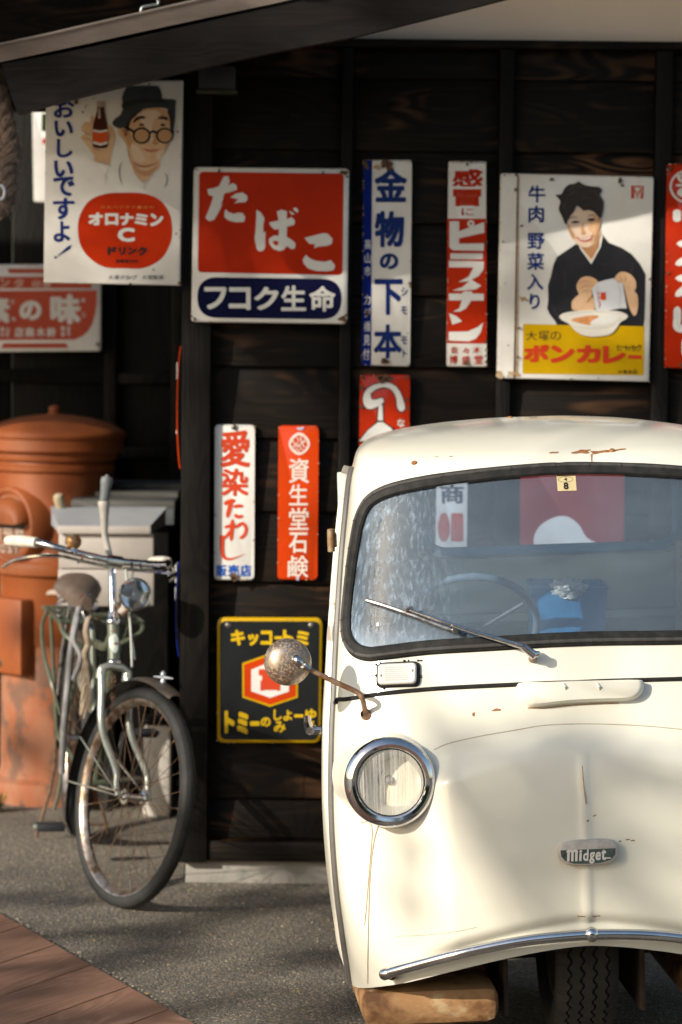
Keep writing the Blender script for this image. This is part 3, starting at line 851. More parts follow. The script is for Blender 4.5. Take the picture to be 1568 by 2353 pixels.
def sign_hardware():
    s = Sign('upright_sign', 'tall white enamel sign with blue writing and a blue stripe down its left side', 'enamel sign', YW - .032,
             [P('E', 95, 38), P('E', 506, 38), P('E', 490, 1782), P('E', 80, 1770)], r=9)
    z = 'E'
    s.layer('blue_stripe', BLUE, 1, zn=z, polys=[rpoly([(95, 40), (170, 40), (160, 1778), (80, 1768)], [20, 0, 0, 20])])
    s.layer('lettering', mat('deep_blue_lettering', (.008, .022, .13), (.010, .028, .15), rough=.18, coat=.3), 2, zn=z, glyphs=[('金', 188, 100, 465, 395, .035), ('物', 190, 468, 440, 775, .038), ('の', 232, 825, 390, 962, .045), ('下', 188, 1042, 425, 1345, .03), ('本', 182, 1425, 418, 1712, .03)] +
            [('シ', 415, 1112, 468, 1185, .02), ('モ', 410, 1275, 466, 1340, .02), ('モ', 410, 1525, 466, 1592, .02), ('ト', 428, 1640, 462, 1700, .02)])
    s.layer('white_lettering', WHITE, 2, zn=z, glyphs=[(c, x, y, x + 54, y + h, .012) for c, x, y, h in (('高', 106, 708, 84), ('山', 106, 825, 84), ('市', 104, 935, 84), ('カ', 102, 1175, 82), ('ジ', 102, 1290, 76), ('橋', 100, 1400, 86), ('見', 98, 1515, 86), ('付', 94, 1628, 96))])
    s.rust([(290, 70, 42), (310, 110, 22), (112, 75, 24), (130, 110, 12), (275, 1735, 30), (486, 1080, 13), (488, 1105, 10), (128, 1330, 20), (105, 55, 16), (500, 700, 7), (470, 1500, 6)], z, seed=4, edge=1.2, holes=[(295, 72, 12), (278, 1735, 11)])
    s.layer('rust_stain', RUSTSTAIN, 8, zn=z, polys=[blob(210, 100, 24, random.Random(1)), blob(265, 60, 20, random.Random(8)), blob(330, 85, 18, random.Random(6))])
sign_hardware()

def sign_medicine():
    s = Sign('upright_sign', 'narrow enamel sign of white writing on red, white at top and foot', 'enamel sign', YW - .032,
             [P('E', 812, 48), P('E', 1130, 52), P('E', 1135, 1785), P('E', 796, 1782)], r=7)
    z = 'E'
    s.layer('red_field', RED, 1, zn=z, polys=[[(802, 534), (1133, 534), (1134, 1588), (798, 1584)]])
    s.layer('red_lettering', RED, 2, zn=z, glyphs=[('感', 845, 116, 1103, 265, .03), ('冒', 850, 285, 1088, 430, .032), ('に', 922, 446, 1024, 508, .012)] +
            [('佐', 832, 1612, 895, 1672, .015), ('々', 932, 1622, 988, 1675, .015), ('木', 1018, 1612, 1082, 1670, .015), ('博', 820, 1685, 888, 1760, .015), ('盛', 925, 1690, 995, 1762, .015), ('堂', 1030, 1685, 1102, 1760, .015)])
    s.layer('lettering', WHITE, 2, zn=z, polys=[
        [(822, 556), (902, 556), (902, 640), (1112, 562), (1115, 652), (902, 700), (902, 745), (1110, 742), (1110, 805), (850, 800), (820, 775)],
        [(830, 826), (1102, 826), (1102, 876), (828, 876)], [(816, 888), (1112, 895), (1108, 960), (1070, 1015), (985, 1062), (898, 1068), (985, 1020), (1022, 945), (816, 944)],
        [(1005, 1048), (1090, 1100), (1040, 1130), (960, 1140), (845, 1140), (930, 1110)], [(816, 1165), (925, 1165), (940, 1148), (1012, 1148), (1012, 1165), (1110, 1168), (1110, 1225), (1005, 1225), (960, 1290), (910, 1316), (850, 1318), (905, 1290), (925, 1222), (818, 1222)],
        [(816, 1330), (880, 1355), (928, 1400), (845, 1428)], [(815, 1488), (975, 1485), (1060, 1448), (1106, 1410), (1085, 1490), (1045, 1545), (985, 1568), (815, 1562)]],
        rings=[(ellipse(1002, 576, 30, 30, 20), ellipse(1002, 576, 11, 11, 20))])
    s.rust([(970, 75, 12), (965, 1752, 20), (1128, 735, 15), (1128, 775, 9), (1125, 1570, 12), (1130, 1640, 12), (1125, 1690, 10), (1130, 1740, 14), (1000, 50, 14), (930, 50, 10), (1050, 52, 9)], z, seed=6, edge=1.3, holes=[(970, 78, 6)])
sign_medicine()

def sign_curry():
    s = Sign('picture_sign', 'white and yellow enamel sign with a woman in black kimono emptying a packet', 'enamel sign', YW - .058,
             [P('B', 45, 42), P('B', 1450, 76), P('B', 1405, 1955), P('B', 10, 1922)], r=7)
    z = 'B'
    s.layer('flange_fold', RUST, 1, zn=z, polys=[[(196, 46), (206, 46), (180, 1926), (162, 1926)]])
    s.layer('yellow_field', YELLOW, 1, zn=z, polys=[[(252, 1424), (1362, 1445), (1355, 1895), (246, 1880)]])
    s.layer('lettering', mat('sign_blue_ink', (.008, .030, .17), rough=.2, coat=.2), 2, zn=z, glyphs=[('牛', 300, 155, 455, 312, .022), ('肉', 300, 340, 442, 495, .022), ('野', 290, 590, 445, 740, .02), ('菜', 288, 772, 442, 930, .02), ('入', 285, 965, 435, 1112, .022), ('り', 310, 1148, 402, 1290, .022)])
    s.layer('black_lettering', INK, 2, zn=z, glyphs=[('大', 275, 1490, 378, 1575, -.005), ('塚', 392, 1485, 488, 1578, -.006), ('の', 500, 1494, 598, 1572, -.003)] + [(c, x, 1612, x + w, 1672, .005) for c, x, w in (('ト', 1112, 0, ), ('ー', 1150, 0))[:0]] +
            [('ヒ', 1112, 1612, 1150, 1665, .015), ('ト', 1192, 1615, 1225, 1668, .015), ('パ', 1215, 1615, 1265, 1672, .012), ('ッ', 1255, 1630, 1290, 1672, .012), ('ク', 1290, 1612, 1336, 1672, .015), ('ー', 1150, 1632, 1190, 1642, .02)] + [(c, 1118 + i * 46, 1845, 1158 + i * 46, 1882, .01) for i, c in enumerate('大塚食品')])
    s.layer('red_lettering', mat('sign_red_ink', (.58, .05, .015), (.52, .045, .013), rough=.2, coat=.2), 2, zn=z, glyphs=[('ボ', 255, 1612, 492, 1775, .06), ('ン', 498, 1618, 722, 1780, .06), ('カ', 738, 1618, 962, 1782, .06), ('レ', 978, 1625, 1192, 1790, .06)], polys=[[(1215, 1708), (1338, 1712), (1336, 1746), (1212, 1742)]])
    s.layer('emblem', VERM, 2, zn=z, polys=[[(1240, 158), (1262, 158), (1258, 215), (1268, 248), (1272, 270), (1240, 278)], [(1340, 160), (1356, 160), (1350, 278), (1322, 274), (1330, 245), (1342, 215)], [(1240, 158), (1356, 160), (1356, 168), (1240, 166)]], rings=[(ellipse(1298, 190, 34, 30, 22), ellipse(1298, 190, 25, 21, 22))], strokes=[([(1266, 190), (1272, 225), (1296, 236), (1322, 226), (1330, 190)], 9), ([(1297, 236), (1297, 272)], 11)])
    # the woman
    s.layer('kimono', KIMONO, 2, zn=z, polys=[[(738, 690), (760, 705), (872, 872), (975, 605), (1035, 680), (1150, 725), (1240, 780), (1320, 875), (1372, 970), (1362, 1380), (1352, 1445), (1130, 1440), (560, 1432), (540, 1395), (490, 1330), (470, 1280), (480, 1210), (478, 1070), (505, 985), (528, 880), (560, 810), (640, 755)]])
    s.layer('kimono_fold', mat('printed_fold', (.030, .022, .026), rough=.35), 3, zn=z, strokes=[([(1265, 850), (1240, 980), (1290, 1100)], 16, 'both'), ([(600, 900), (640, 1010), (620, 1150)], 12, 'both'), ([(900, 830), (980, 880), (1080, 850)], 8, 'both'), ([(500, 1250), (560, 1340), (600, 1420)], 20, 'both'), ([(1300, 1300), (1325, 1380), (1330, 1440)], 18, 'both')])
    s.layer('undercollar', WHITE, 4, zn=z, polys=[[(760, 700), (778, 720), (876, 850), (944, 720), (955, 640), (972, 605), (980, 625), (960, 720), (874, 876), (770, 730)]])
    s.layer('neck', SKIN, 3, zn=z, polys=[sm2([(700, 600), (945, 560), (950, 650), (930, 740), (876, 850), (820, 780), (770, 715)], 4)])
    s.layer('neck_shade', mat('printed_skin_deep', (.42, .21, .10), rough=.25), 4, zn=z, polys=[sm2([(780, 715), (850, 730), (905, 690), (945, 600), (940, 700), (905, 780), (875, 820), (825, 770)])])
    s.layer('face', SKIN2, 5, zn=z, polys=[sm2([(650, 500), (690, 420), (740, 365), (850, 350), (930, 400), (962, 450), (955, 530), (930, 610), (890, 690), (850, 722), (800, 725), (740, 690), (695, 620), (665, 560)])])
    s.layer('cheek', SKIN, 6, zn=z, polys=[sm2([(860, 470), (930, 430), (955, 470), (940, 560), (905, 640), (870, 690), (880, 600), (850, 560)]), sm2([(690, 560), (720, 600), (740, 660), (705, 610)])])
    s.layer('face_shade', mat('printed_skin_warm', (.53, .29, .155), rough=.25), 6, zn=z, polys=[sm2([(655, 500), (690, 560), (720, 640), (700, 640), (665, 570)]), sm2([(800, 500), (808, 560), (825, 590), (792, 596), (780, 560)]), sm2([(930, 470), (955, 460), (950, 540), (925, 610), (895, 670), (915, 580)])])
    s.layer('hair', HAIR, 7, zn=z, polys=[sm2([(640, 515), (605, 440), (575, 370), (590, 300), (548, 245), (600, 235), (625, 190), (665, 150), (720, 140), (760, 120), (800, 145), (850, 160), (900, 165), (945, 170), (972, 200), (955, 240), (985, 300), (985, 360), (962, 455), (935, 440), (900, 400), (850, 382), (800, 385), (745, 340), (715, 395), (680, 440), (660, 480)], 4)])
    s.layer('hair_shine', mat('printed_hair_shine', (.065, .050, .042), rough=.35), 8, zn=z, strokes=[([(660, 200), (720, 165), (800, 170)], 9, 'both'), ([(640, 300), (680, 240), (760, 215)], 8, 'both'), ([(850, 200), (920, 230), (955, 300)], 9, 'both'), ([(760, 300), (820, 270), (900, 290)], 7, 'both'), ([(610, 380), (630, 330), (670, 300)], 7, 'both')])
    s.layer('facial_line', HAIR, 8, zn=z, polys=[sm2([(690, 495), (720, 480), (755, 484), (765, 494), (725, 502)]), sm2([(835, 472), (865, 458), (900, 462), (905, 474), (865, 482)])], strokes=[([(670, 462), (705, 445), (755, 452)], 7, 'both'), ([(838, 440), (880, 425), (918, 432)], 7, 'both')])
    s.layer('nose_line', SKINSH, 8, zn=z, strokes=[([(775, 590), (795, 602), (825, 590)], 7, 'both'), ([(745, 628), (738, 645)], 6, 'both'), ([(890, 600), (896, 625)], 6, 'both'), ([(735, 690), (800, 724), (852, 722), (890, 692)], 5, 'both')])
    s.layer('mouth', LIP, 8, zn=z, polys=[sm2([(745, 625), (800, 640), (885, 610), (870, 655), (815, 672), (765, 660)])])
    s.layer('teeth', WHITE, 9, zn=z, polys=[sm2([(758, 632), (800, 645), (872, 622), (860, 640), (812, 655), (770, 648)])])
    s.layer('hand', SKIN, 4, zn=z, polys=[sm2([(745, 1055), (780, 1005), (840, 988), (890, 1000), (935, 1035), (925, 1075), (880, 1110), (880, 1165), (840, 1230), (890, 1180), (905, 1290), (860, 1300), (720, 1300), (695, 1270), (700, 1215), (740, 1170), (760, 1150), (742, 1100)]),
            sm2([(1090, 1005), (1130, 955), (1180, 948), (1240, 975), (1280, 1030), (1285, 1090), (1270, 1120), (1300, 1170), (1300, 1290), (1270, 1350), (1225, 1280), (1190, 1150), (1165, 1060), (1130, 1045)])])
    s.layer('finger_line', SKINSH, 5, zn=z, strokes=[([(755, 1060), (810, 1030), (880, 1050)], 6, 'both'), ([(760, 1100), (820, 1075), (885, 1080)], 6, 'both'), ([(775, 1135), (820, 1120), (870, 1125)], 6, 'both'), ([(1130, 985), (1150, 1010), (1140, 1040)], 6, 'both'), ([(1180, 975), (1190, 1010), (1172, 1045)], 6, 'both'), ([(830, 1230), (855, 1200), (885, 1160)], 12, 'both')])
    s.layer('packet', mat('printed_packet', (.62, .63, .66), (.55, .56, .60), rough=.3, scale=(9, 9, 9)), 6, zn=z, polys=[[(928, 1045), (1010, 1020), (1085, 1005), (1120, 1045), (1162, 1052), (1178, 1150), (1200, 1282), (1140, 1282), (1020, 1302), (930, 1318), (912, 1280), (900, 1200), (880, 1105)]])
    s.layer('packet_print', VERM, 7, zn=z, strokes=[([(925, 1135), (945, 1140), (935, 1160)], 8), ([(930, 1175), (950, 1180), (940, 1200)], 8), ([(940, 1215), (958, 1235), (945, 1270)], 8)], polys=[rrect(960, 1135, 1008, 1205, 4)])
    s.layer('packet_fold', SHADE1, 7, zn=z, strokes=[([(1120, 1050), (1140, 1160), (1130, 1280)], 7, 'both'), ([(930, 1050), (930, 1150), (950, 1310)], 5, 'both')])
    s.layer('bowl', mat('printed_bowl', (.64, .60, .52), (.70, .68, .62), rough=.25, scale=(5, 5, 5)), 8, zn=z, polys=[sm2([(585, 1348), (650, 1318), (800, 1300), (960, 1298), (1130, 1310), (1205, 1345), (1195, 1375), (1140, 1410), (1100, 1470), (1040, 1520), (900, 1540), (790, 1525), (720, 1480), (670, 1425), (600, 1385)], 4)])
    s.layer('bowl_food', mat('printed_food', (.62, .30, .12), (.50, .20, .07), rough=.3, scale=(40, 40, 40)), 9, zn=z, polys=[sm2([(690, 1385), (780, 1360), (870, 1345), (935, 1350), (930, 1375), (880, 1395), (870, 1435), (760, 1415)])])
    s.layer('bowl_rice', WHITE, 10, zn=z, polys=[sm2([(875, 1400), (940, 1365), (1040, 1340), (1120, 1345), (1140, 1375), (1060, 1420), (930, 1440), (872, 1432)])])
    s.layer('bowl_shade', SHADE1, 9, zn=z, strokes=[([(640, 1340), (780, 1318), (960, 1312), (1150, 1335)], 7, 'both'), ([(700, 1440), (840, 1462), (1000, 1455), (1120, 1420)], 7, 'both')])
    s.layer('rust_stain', RUSTSTAIN, 3, zn=z, polys=[blob(35, 1890, 34, random.Random(2)), blob(145, 1880, 26, random.Random(3)), blob(200, 1890, 22, random.Random(4)), [(206, 60), (214, 60), (200, 1900), (184, 1910)], blob(250, 1195, 22, random.Random(9)), [(215, 1170), (300, 1200), (300, 1222), (215, 1186)]])
    s.rust([(512, 100, 18), (1138, 112, 22), (1160, 155, 14), (236, 525, 12), (216, 1462, 13), (68, 668, 8), (205, 1730, 12), (112, 1620, 7), (112, 1900, 8), (180, 195, 14), (688, 1935, 12), (1412, 1015, 12), (940, 1920, 7), (86, 1055, 6), (80, 60, 9), (185, 60, 12)], z, seed=8, edge=1.2)
sign_curry()

def sign_right():
    s = Sign('upright_sign', 'tall red enamel sign cut off by the right edge of the view, rounded white writing', 'enamel sign', YW - .058,
             [P('H', 305, 45), P('H', 960, 60), P('H', 930, 2320), P('H', 280, 2300)], mat_=RED, r=9)
    z = 'H'
    s.layer('lettering', WHITE, 2, zn=z, strokes=[([(415, 550), (415, 620), (415, 690)], 90, 'round'), ([(800, 550), (790, 700), (640, 780)], 90, 'round'), ([(490, 815), (620, 815), (760, 815)], 84, 'round'), ([(410, 930), (600, 930), (790, 930)], 84, 'round'), ([(700, 960), (560, 1080), (395, 1160)], 84, 'round'), ([(640, 1040), (760, 1160)], 70, 'round'),
            ([(395, 1310), (600, 1310), (800, 1310), (790, 1480), (700, 1540)], 84, 'round'), ([(540, 1230), (520, 1400), (395, 1510)], 84, 'round'), ([(418, 1620), (418, 1740), (430, 1860), (620, 1830), (780, 1690)], 86, 'round'), ([(505, 1970), (505, 2080), (505, 2180)], 84, 'round')],
            rings=[(ellipse(560, 300, 228, 192, 40), ellipse(560, 300, 205, 170, 40))])
    s.layer('emblem', WHITE, 2, zn=z, polys=[sm2([(415, 180), (500, 165), (640, 170), (700, 195), (640, 250), (560, 262), (450, 250)]), sm2([(395, 290), (440, 270), (560, 280), (680, 270), (720, 290), (560, 305), (440, 298)]), ellipse(560, 365, 145, 65)])
    s.layer('emblem_mark', RED, 3, zn=z, polys=[ellipse(470, 200, 14), ellipse(600, 200, 14)], strokes=[([(440, 415), (560, 440), (690, 410)], 12, 'both')])
    s.rust([(325, 105, 28), (305, 325, 13), (305, 1250, 16), (325, 590, 10), (460, 2265, 22)], z, seed=11, edge=1)
sign_right()

def sign_umbrella():
    s = Sign('curl_sign', 'red enamel sign with a white black-edged curl, standing half behind the cream truck roof', 'enamel sign', YW - .032,
             [P('E', 68, 1850), P('E', 492, 1850), P('E', 480, 2900), P('E', 52, 2900)], mat_=RED, r=8)
    z = 'E'
    hook = [(190, 2130), (130, 2135), (95, 2085), (100, 2010), (150, 1950), (230, 1922), (310, 1918), (375, 1955), (415, 2020), (445, 2115), (435, 2150), (405, 2158), (380, 2120), (370, 2040), (330, 1975), (265, 1955), (200, 1975), (160, 2010), (165, 2055), (205, 2058), (245, 2045), (265, 2060), (258, 2088)]
    o = sm2(hook, 4)
    def grow(pl, d):
        out = []
        n = len(pl)
        ar = sum(pl[i - 1][0] * pl[i][1] - pl[i][0] * pl[i - 1][1] for i in range(n))
        for i in range(n):
            a, b = pl[i - 1], pl[(i + 1) % n]
            dx, dy = b[0] - a[0], b[1] - a[1]; l = math.hypot(dx, dy) or 1
            sg = 1 if ar > 0 else -1
            out.append((pl[i][0] + sg * dy / l * d, pl[i][1] - sg * dx / l * d))
        return out
    s.layer('black_outline', INK, 1, zn=z, polys=[grow(o, 9), [(212, 2095), (268, 2095), (270, 2245), (410, 2340), (430, 2420), (40, 2420), (110, 2330), (205, 2245)]])
    s.layer('white_curl', WHITE, 2, zn=z, polys=[o, [(224, 2105), (256, 2105), (260, 2235), (216, 2235)], [(218, 2250), (260, 2250), (330, 2300), (400, 2410), (60, 2410), (130, 2320)]])
    s.layer('lettering', WHITE, 2, zn=z, glyphs=[('な', 380, 2222, 445, 2290, .02), ('お', 380, 2310, 445, 2380, .02)])
    s.rust([(262, 1885, 38), (230, 1870, 22), (310, 1880, 22), (80, 1960, 16), (75, 2120, 16), (465, 2060, 14), (475, 2130, 10), (90, 1870, 14), (455, 1870, 14), (160, 2010, 8)], z, seed=12, edge=1, holes=[(270, 1890, 10)])
sign_umbrella()

def sign_scrubber():
    s = Sign('upright_sign', 'white enamel strip with red brush writing and three blue characters at the foot', 'enamel sign', YW - .032,
             [P('F', 56, 60), P('F', 428, 64), P('F', 420, 1488), P('F', 50, 1484)], r=11)
    z = 'F'
    s.layer('lettering', VERM, 2, zn=z, glyphs=[('愛', 112, 112, 382, 450, .026), ('染', 118, 462, 365, 715, .028)], polys=[])
    s.layer('brush_lettering', VERM, 2, zn=z, strokes=[([(140, 790), (190, 765), (250, 755)], 38, 'round'), ([(215, 735), (195, 820), (170, 915)], 40, 'round'), ([(225, 815), (270, 805), (320, 806)], 32, 'round'), ([(240, 880), (270, 905), (320, 895)], 32, 'round'),
            ([(220, 925), (215, 1020), (205, 1130)], 36, 'round'), ([(145, 1000), (190, 990), (245, 970)], 30, 'round'), ([(245, 975), (190, 1050), (140, 1110)], 26, 'round'), ([(240, 1010), (310, 965), (345, 1010), (330, 1070), (285, 1105)], 30, 'round'),
            ([(128, 1075), (125, 1180), (140, 1270), (210, 1290), (335, 1245)], 42, 'end')])
    s.layer('blue_lettering', SKYBLUE, 2, zn=z, glyphs=[('販', 70, 1345, 165, 1452, .03), ('売', 178, 1342, 280, 1450, .03), ('店', 290, 1342, 392, 1452, .03)])
    s.rust([(235, 92, 20), (240, 70, 16), (232, 1450, 34), (232, 1475, 22), (60, 885, 8), (416, 1118, 8), (58, 1230, 7), (422, 760, 6)], z, seed=13, edge=.8, holes=[(238, 100, 9), (232, 1458, 11)])
sign_scrubber()

def sign_soap():
    s = Sign('upright_sign', 'orange-red enamel strip with a lozenge flower emblem above pale characters', 'enamel sign', YW - .032,
             [P('F', 642, 68), P('F', 1014, 72), P('F', 1000, 1488), P('F', 632, 1482)], mat_=ORANGE, r=11)
    z = 'F'
    pale = mat('pale_pink_lettering', (.72, .62, .56), rough=.2, coat=.3)
    outer = rpoly([(832, 100), (962, 236), (832, 372), (704, 236)], 110, 8); inner = rpoly([(832, 132), (936, 236), (832, 342), (730, 236)], 90, 8)
    s.layer('lettering', pale, 2, zn=z, glyphs=[('資', 738, 370, 922, 595, .012), ('生', 738, 608, 912, 800, .012), ('堂', 738, 822, 918, 1025, .012), ('石', 738, 1048, 908, 1238, .016), ('鹸', 728, 1260, 915, 1460, .008)], rings=[(outer, inner)])
    fl = []
    for cx, cy, r0 in ((800, 205, 34), (862, 190, 32), (890, 240, 30), (815, 275, 34), (770, 240, 28), (850, 300, 26)):
        fl.append((ellipse(cx, cy, r0, r0 * .8, 14, cx * .1), ellipse(cx, cy, r0 - 6, r0 * .8 - 6, 14, cx * .1)))
    s.layer('emblem', pale, 3, zn=z, rings=fl, strokes=[([(790, 310), (840, 240), (900, 190)], 8, 'both'), ([(760, 190), (800, 240), (860, 260)], 7, 'both'), ([(870, 160), (850, 210), (880, 280)], 6, 'both')])
    s.layer('flaked_enamel', mat('flaked_lilac', (.42, .40, .55), rough=.4), 4, zn=z, polys=[[(802, 88), (880, 80), (862, 108), (826, 112)], blob(818, 1470, 16, random.Random(5))])
    s.rust([], z, seed=14, edge=.5, holes=[])
sign_soap()

def sign_soy():
    s = Sign('soy_sauce_sign', 'black enamel sign with yellow border and writing round a red hexagon', 'enamel sign', YW - .032,
             [P('G', 78, 98), P('G', 1048, 102), P('G', 1030, 1250), P('G', 78, 1245)], mat_=YELLOW, r=17)
    z = 'G'
    s.layer('black_field', BLACK, 1, zn=z, polys=[rpoly([(106, 130), (1020, 134), (1004, 1222), (106, 1218)], 60)])
    yl = mat('yellow_lettering', (.66, .44, .010), (.60, .38, .008), rough=.2, coat=.2)
    s.layer('lettering', yl, 2, zn=z, glyphs=[('キ', 206, 210, 335, 352, .05), ('ッ', 362, 248, 458, 354, .055), ('コ', 478, 218, 585, 354, .05), ('ト', 682, 210, 780, 354, .05), ('ミ', 802, 220, 922, 350, .05), ('ト', 148, 952, 240, 1158, .06), ('ミ', 262, 962, 365, 1165, .06), ('の', 478, 1012, 570, 1098, .045),
            ('し', 598, 940, 672, 1040, .03), ('よ', 685, 945, 768, 1042, .03), ('ゆ', 888, 935, 990, 1032, .035), ('み', 600, 1048, 708, 1152, .03), ('そ', 900, 1045, 980, 1155, .03)],
            polys=[rrect(604, 270, 676, 296, 8), rrect(382, 1048, 468, 1090, 10), rrect(785, 985, 870, 1012, 8)])
    s.layer('hexagon_edge', YELLOW, 2, zn=z, polys=[[(560, 428), (820, 514), (818, 830), (565, 915), (312, 830), (310, 515)]])
    s.layer('hexagon', ORANGE, 3, zn=z, polys=[[(560, 446), (802, 528), (800, 818), (565, 896), (328, 818), (326, 528)]])
    s.layer('hexagon_heart', WHITE, 4, zn=z, polys=[[(560, 505), (740, 570), (738, 775), (565, 832), (392, 772), (393, 575)]])
    s.layer('character', VERM, 5, zn=z, glyphs=[('富', 460, 550, 672, 768, .04)])
    mb = MB()
    for x, y in ((180, 168), (942, 170)):
        c = s.loc(*P(z, x, y), 2)
        lathe(mb, [(.0001, .004), (.005, .0035), (.0085, .0015), (.009, 0)], 14, axis_m(c, (0, -1, 0)))
        mb.build('screw', NAIL, s.t); mb = MB()
    s.rust([], z, seed=15, edge=.4)
sign_soy()

def edge_signs():
    for (y0, y1, m, lab) in ((795, 1075, ORANGE, 'red enamel plate seen edge on, fixed to the side of the corner post'), (1288, 1505, BLUE, 'blue and white enamel plate seen edge on, low on the side of the corner post')):
        Y = 9.80
        a, b = W(411, y0, Y), W(409, y1, Y)
        o = Vector((XA0, Y, b.z))
        t = thing('side_sign', lab, 'enamel sign', o, 0, 'enamel signs on the house wall')
        h = a.z - b.z
        mb = MB()
        n = 12       # gently cambered plate standing just off the post
        vs_ = []
        for i in range(n + 1):
            z = h * i / n
            d = .0025 + .010 * math.sin(math.pi * i / n) ** .7
            for yy in (-.045, .055): vs_ += [(-d, yy, z), (-d - .003, yy, z)]
        fs = []
        for i in range(n):
            k = i * 4; j = k + 4
            fs += [(k, k + 1, j + 1, j), (k + 1, k + 3, j + 3, j + 1), (k + 3, k + 2, j + 2, j + 3), (k + 2, k, j, j + 2)]
        fs += [(0, 2, 3, 1), (n * 4, n * 4 + 1, n * 4 + 3, n * 4 + 2)]
        mb.add(vs_, fs)
        mb.build('plate', m, t, smooth=False)
        mb = MB()
        zc = h * (.30 if m is ORANGE else .52)
        for zz, hh in (((h * .80, .05), (h * .30, .012)) if m is ORANGE else ((h * .93, .02), (h * .66, .04), (h * .80, .012))):
            box(mb, (-.0145, .005, zz), (.003, .099, hh), 0)
        mb.build('white_band', WHITE, t, smooth=False)
edge_signs()

# ================================================================= post box
def build_postbox():
    paint = mat('postbox_paint', (.29, .078, .016), (.215, .050, .011), rough=.55, scale=(5, 5, 3), lo=.3, hi=.7,
                c3=(.29, .145, .075), s3=(2.6, 2.6, 2.2), lo3=.53, hi3=.72, r3=.75, bump=.12, bscale=(60, 60, 60), bdist=.002)
    worn = mat('postbox_worn_paint', (.28, .088, .034), (.29, .13, .075), rough=.8, scale=(9, 9, 7), c3=(.15, .075, .048), s3=(13, 13, 9), lo3=.50, hi3=.62, bump=.4, bscale=(40, 40, 40), bdist=.003)
    cx, Y = 124, 11.42
    o = Vector((W(cx, 1400, Y).x, Y, 0))
    t = thing('pillar_post_box', 'old round orange-red post box with domed cap, standing in the shade behind the bicycle', 'post box', o)
    mb = MB()
    lathe(mb, [(.0, 0), (.225, 0), (.228, .05), (.222, .075), (.196, .09), (.188, .12), (.186, .40), (.186, .56)], 64)
    mb.build('base', worn, t)
    mb = MB()
    lathe(mb, [(.186, .56), (.190, .57), (.192, .80), (.196, .806), (.212, .812), (.216, .83), (.214, .852), (.203, .862), (.201, .87), (.202, 1.168), (.206, 1.172), (.214, 1.178), (.216, 1.195), (.207, 1.202), (.205, 1.21)], 64)
    mb.build('body', paint, t)
    mb = MB()
    lathe(mb, [(.205, 1.21), (.222, 1.214), (.226, 1.225), (.226, 1.237), (.240, 1.242), (.246, 1.25), (.246, 1.288), (.253, 1.292), (.256, 1.302), (.252, 1.311), (.235, 1.322), (.19, 1.343), (.13, 1.359), (.07, 1.368), (.022, 1.372)], 72)
    mb.build('cap', paint, t)
    mb = MB()
    lathe(mb, [(.030, 1.368), (.022, 1.376), (.018, 1.381), (.022, 1.388), (.020, 1.396), (.011, 1.402), (.0, 1.404)], 24)
    mb.build('knob', paint, t)
    # round mouth facing left of the viewer
    ang = R(-45)
    f = Vector((math.sin(ang), -math.cos(ang), 0)); side = Vector((math.cos(ang), math.sin(ang), 0))
    zc = .985
    def at(u, v, d): return f * d + side * u + Vector((0, 0, zc + v))
    Mx = axis_m(at(0, 0, 0), f)
    mb = MB()
    lathe(mb, [(.158, .10), (.152, .16), (.142, .195), (.132, .210), (.124, .212), (.117, .209), (.112, .204), (.111, .198)], 56, Mx)
    mb.build('mouth_ring', paint, t)
    mb = MB()
    lathe(mb, [(.112, .200), (.05, .201), (.0, .201)], 40, Mx)
    mb.build('mouth_plate', worn, t)
    # hood above the slot: part of a dome leaning out over the slit
    mb = MB()
    vs_, fs = [], []
    nu, nv = 18, 9
    for j in range(nv + 1):
        v = j / nv
        for i in range(nu + 1):
            a = math.pi * i / nu
            rr = .112
            z = .032 + v * .0 + math.sin(a) * .078 * (1 - v * .05) * (1 - (1 - v) * 0)
            # arch from ring to lip
            d = .205 + .050 * math.sin(v * math.pi / 2)
            k = 1 - .28 * v * v
            vs_.append(at(math.cos(a) * rr * k, .020 + (math.sin(a) * .080) * (1 - v ** 2 * .55) - v * .012, d))
    for j in range(nv):
        for i in range(nu):
            q = j * (nu + 1) + i
            fs.append((q, q + 1, q + nu + 2, q + nu + 1))
    fs.append(tuple(nv * (nu + 1) + i for i in range(nu + 1)))
    mb.add(vs_, fs)
    mb.build('slot_hood', paint, t)
    mb = MB(); box(mb, (0, 0, 0), (.15, .004, .016), 0)
    Mp = Matrix(((side.x, f.x, 0, 0), (side.y, f.y, 0, 0), (0, 0, 1, 0), (0, 0, 0, 1)))
    mb.xf(Matrix.Translation(at(0, .000, .203)) @ Mp); mb.build('slot', INK, t)
    mb = MB(); box(mb, (0, 0, 0), (.155, .02, .006), .002); mb.xf(Matrix.Translation(at(0, .016, .212)) @ Mp)
    mb.build('slot_lip', mat('cast_white', (.55, .48, .43), (.42, .33, .28), rough=.6, scale=(20, 20, 20)), t)
    let = mat('raised_letters', (.60, .50, .43), (.46, .32, .25), rough=.6, scale=(30, 30, 30))
    mb = MB()
    for ch, u0, w, z0, h, b in (('〒', -.03, .05, -.060, .050, .03), ('取', .032, .05, -.060, .050, .02), ('口', -.088, .045, -.058, .046, .03),
                                ('P', -.080, .026, -.098, .030, .02), ('O', -.045, .028, -.098, .030, .02), ('S', -.008, .026, -.098, .030, .02), ('T', .028, .026, -.098, .030, .02)):
        vv, ff, _, _, dd = glyph(ch, b)
        fr = [at(u0 + u * w, z0 + v * h, .2055 + k_) for (u, v), k_ in zip(vv, dd)]
        mb.add(fr, ff)
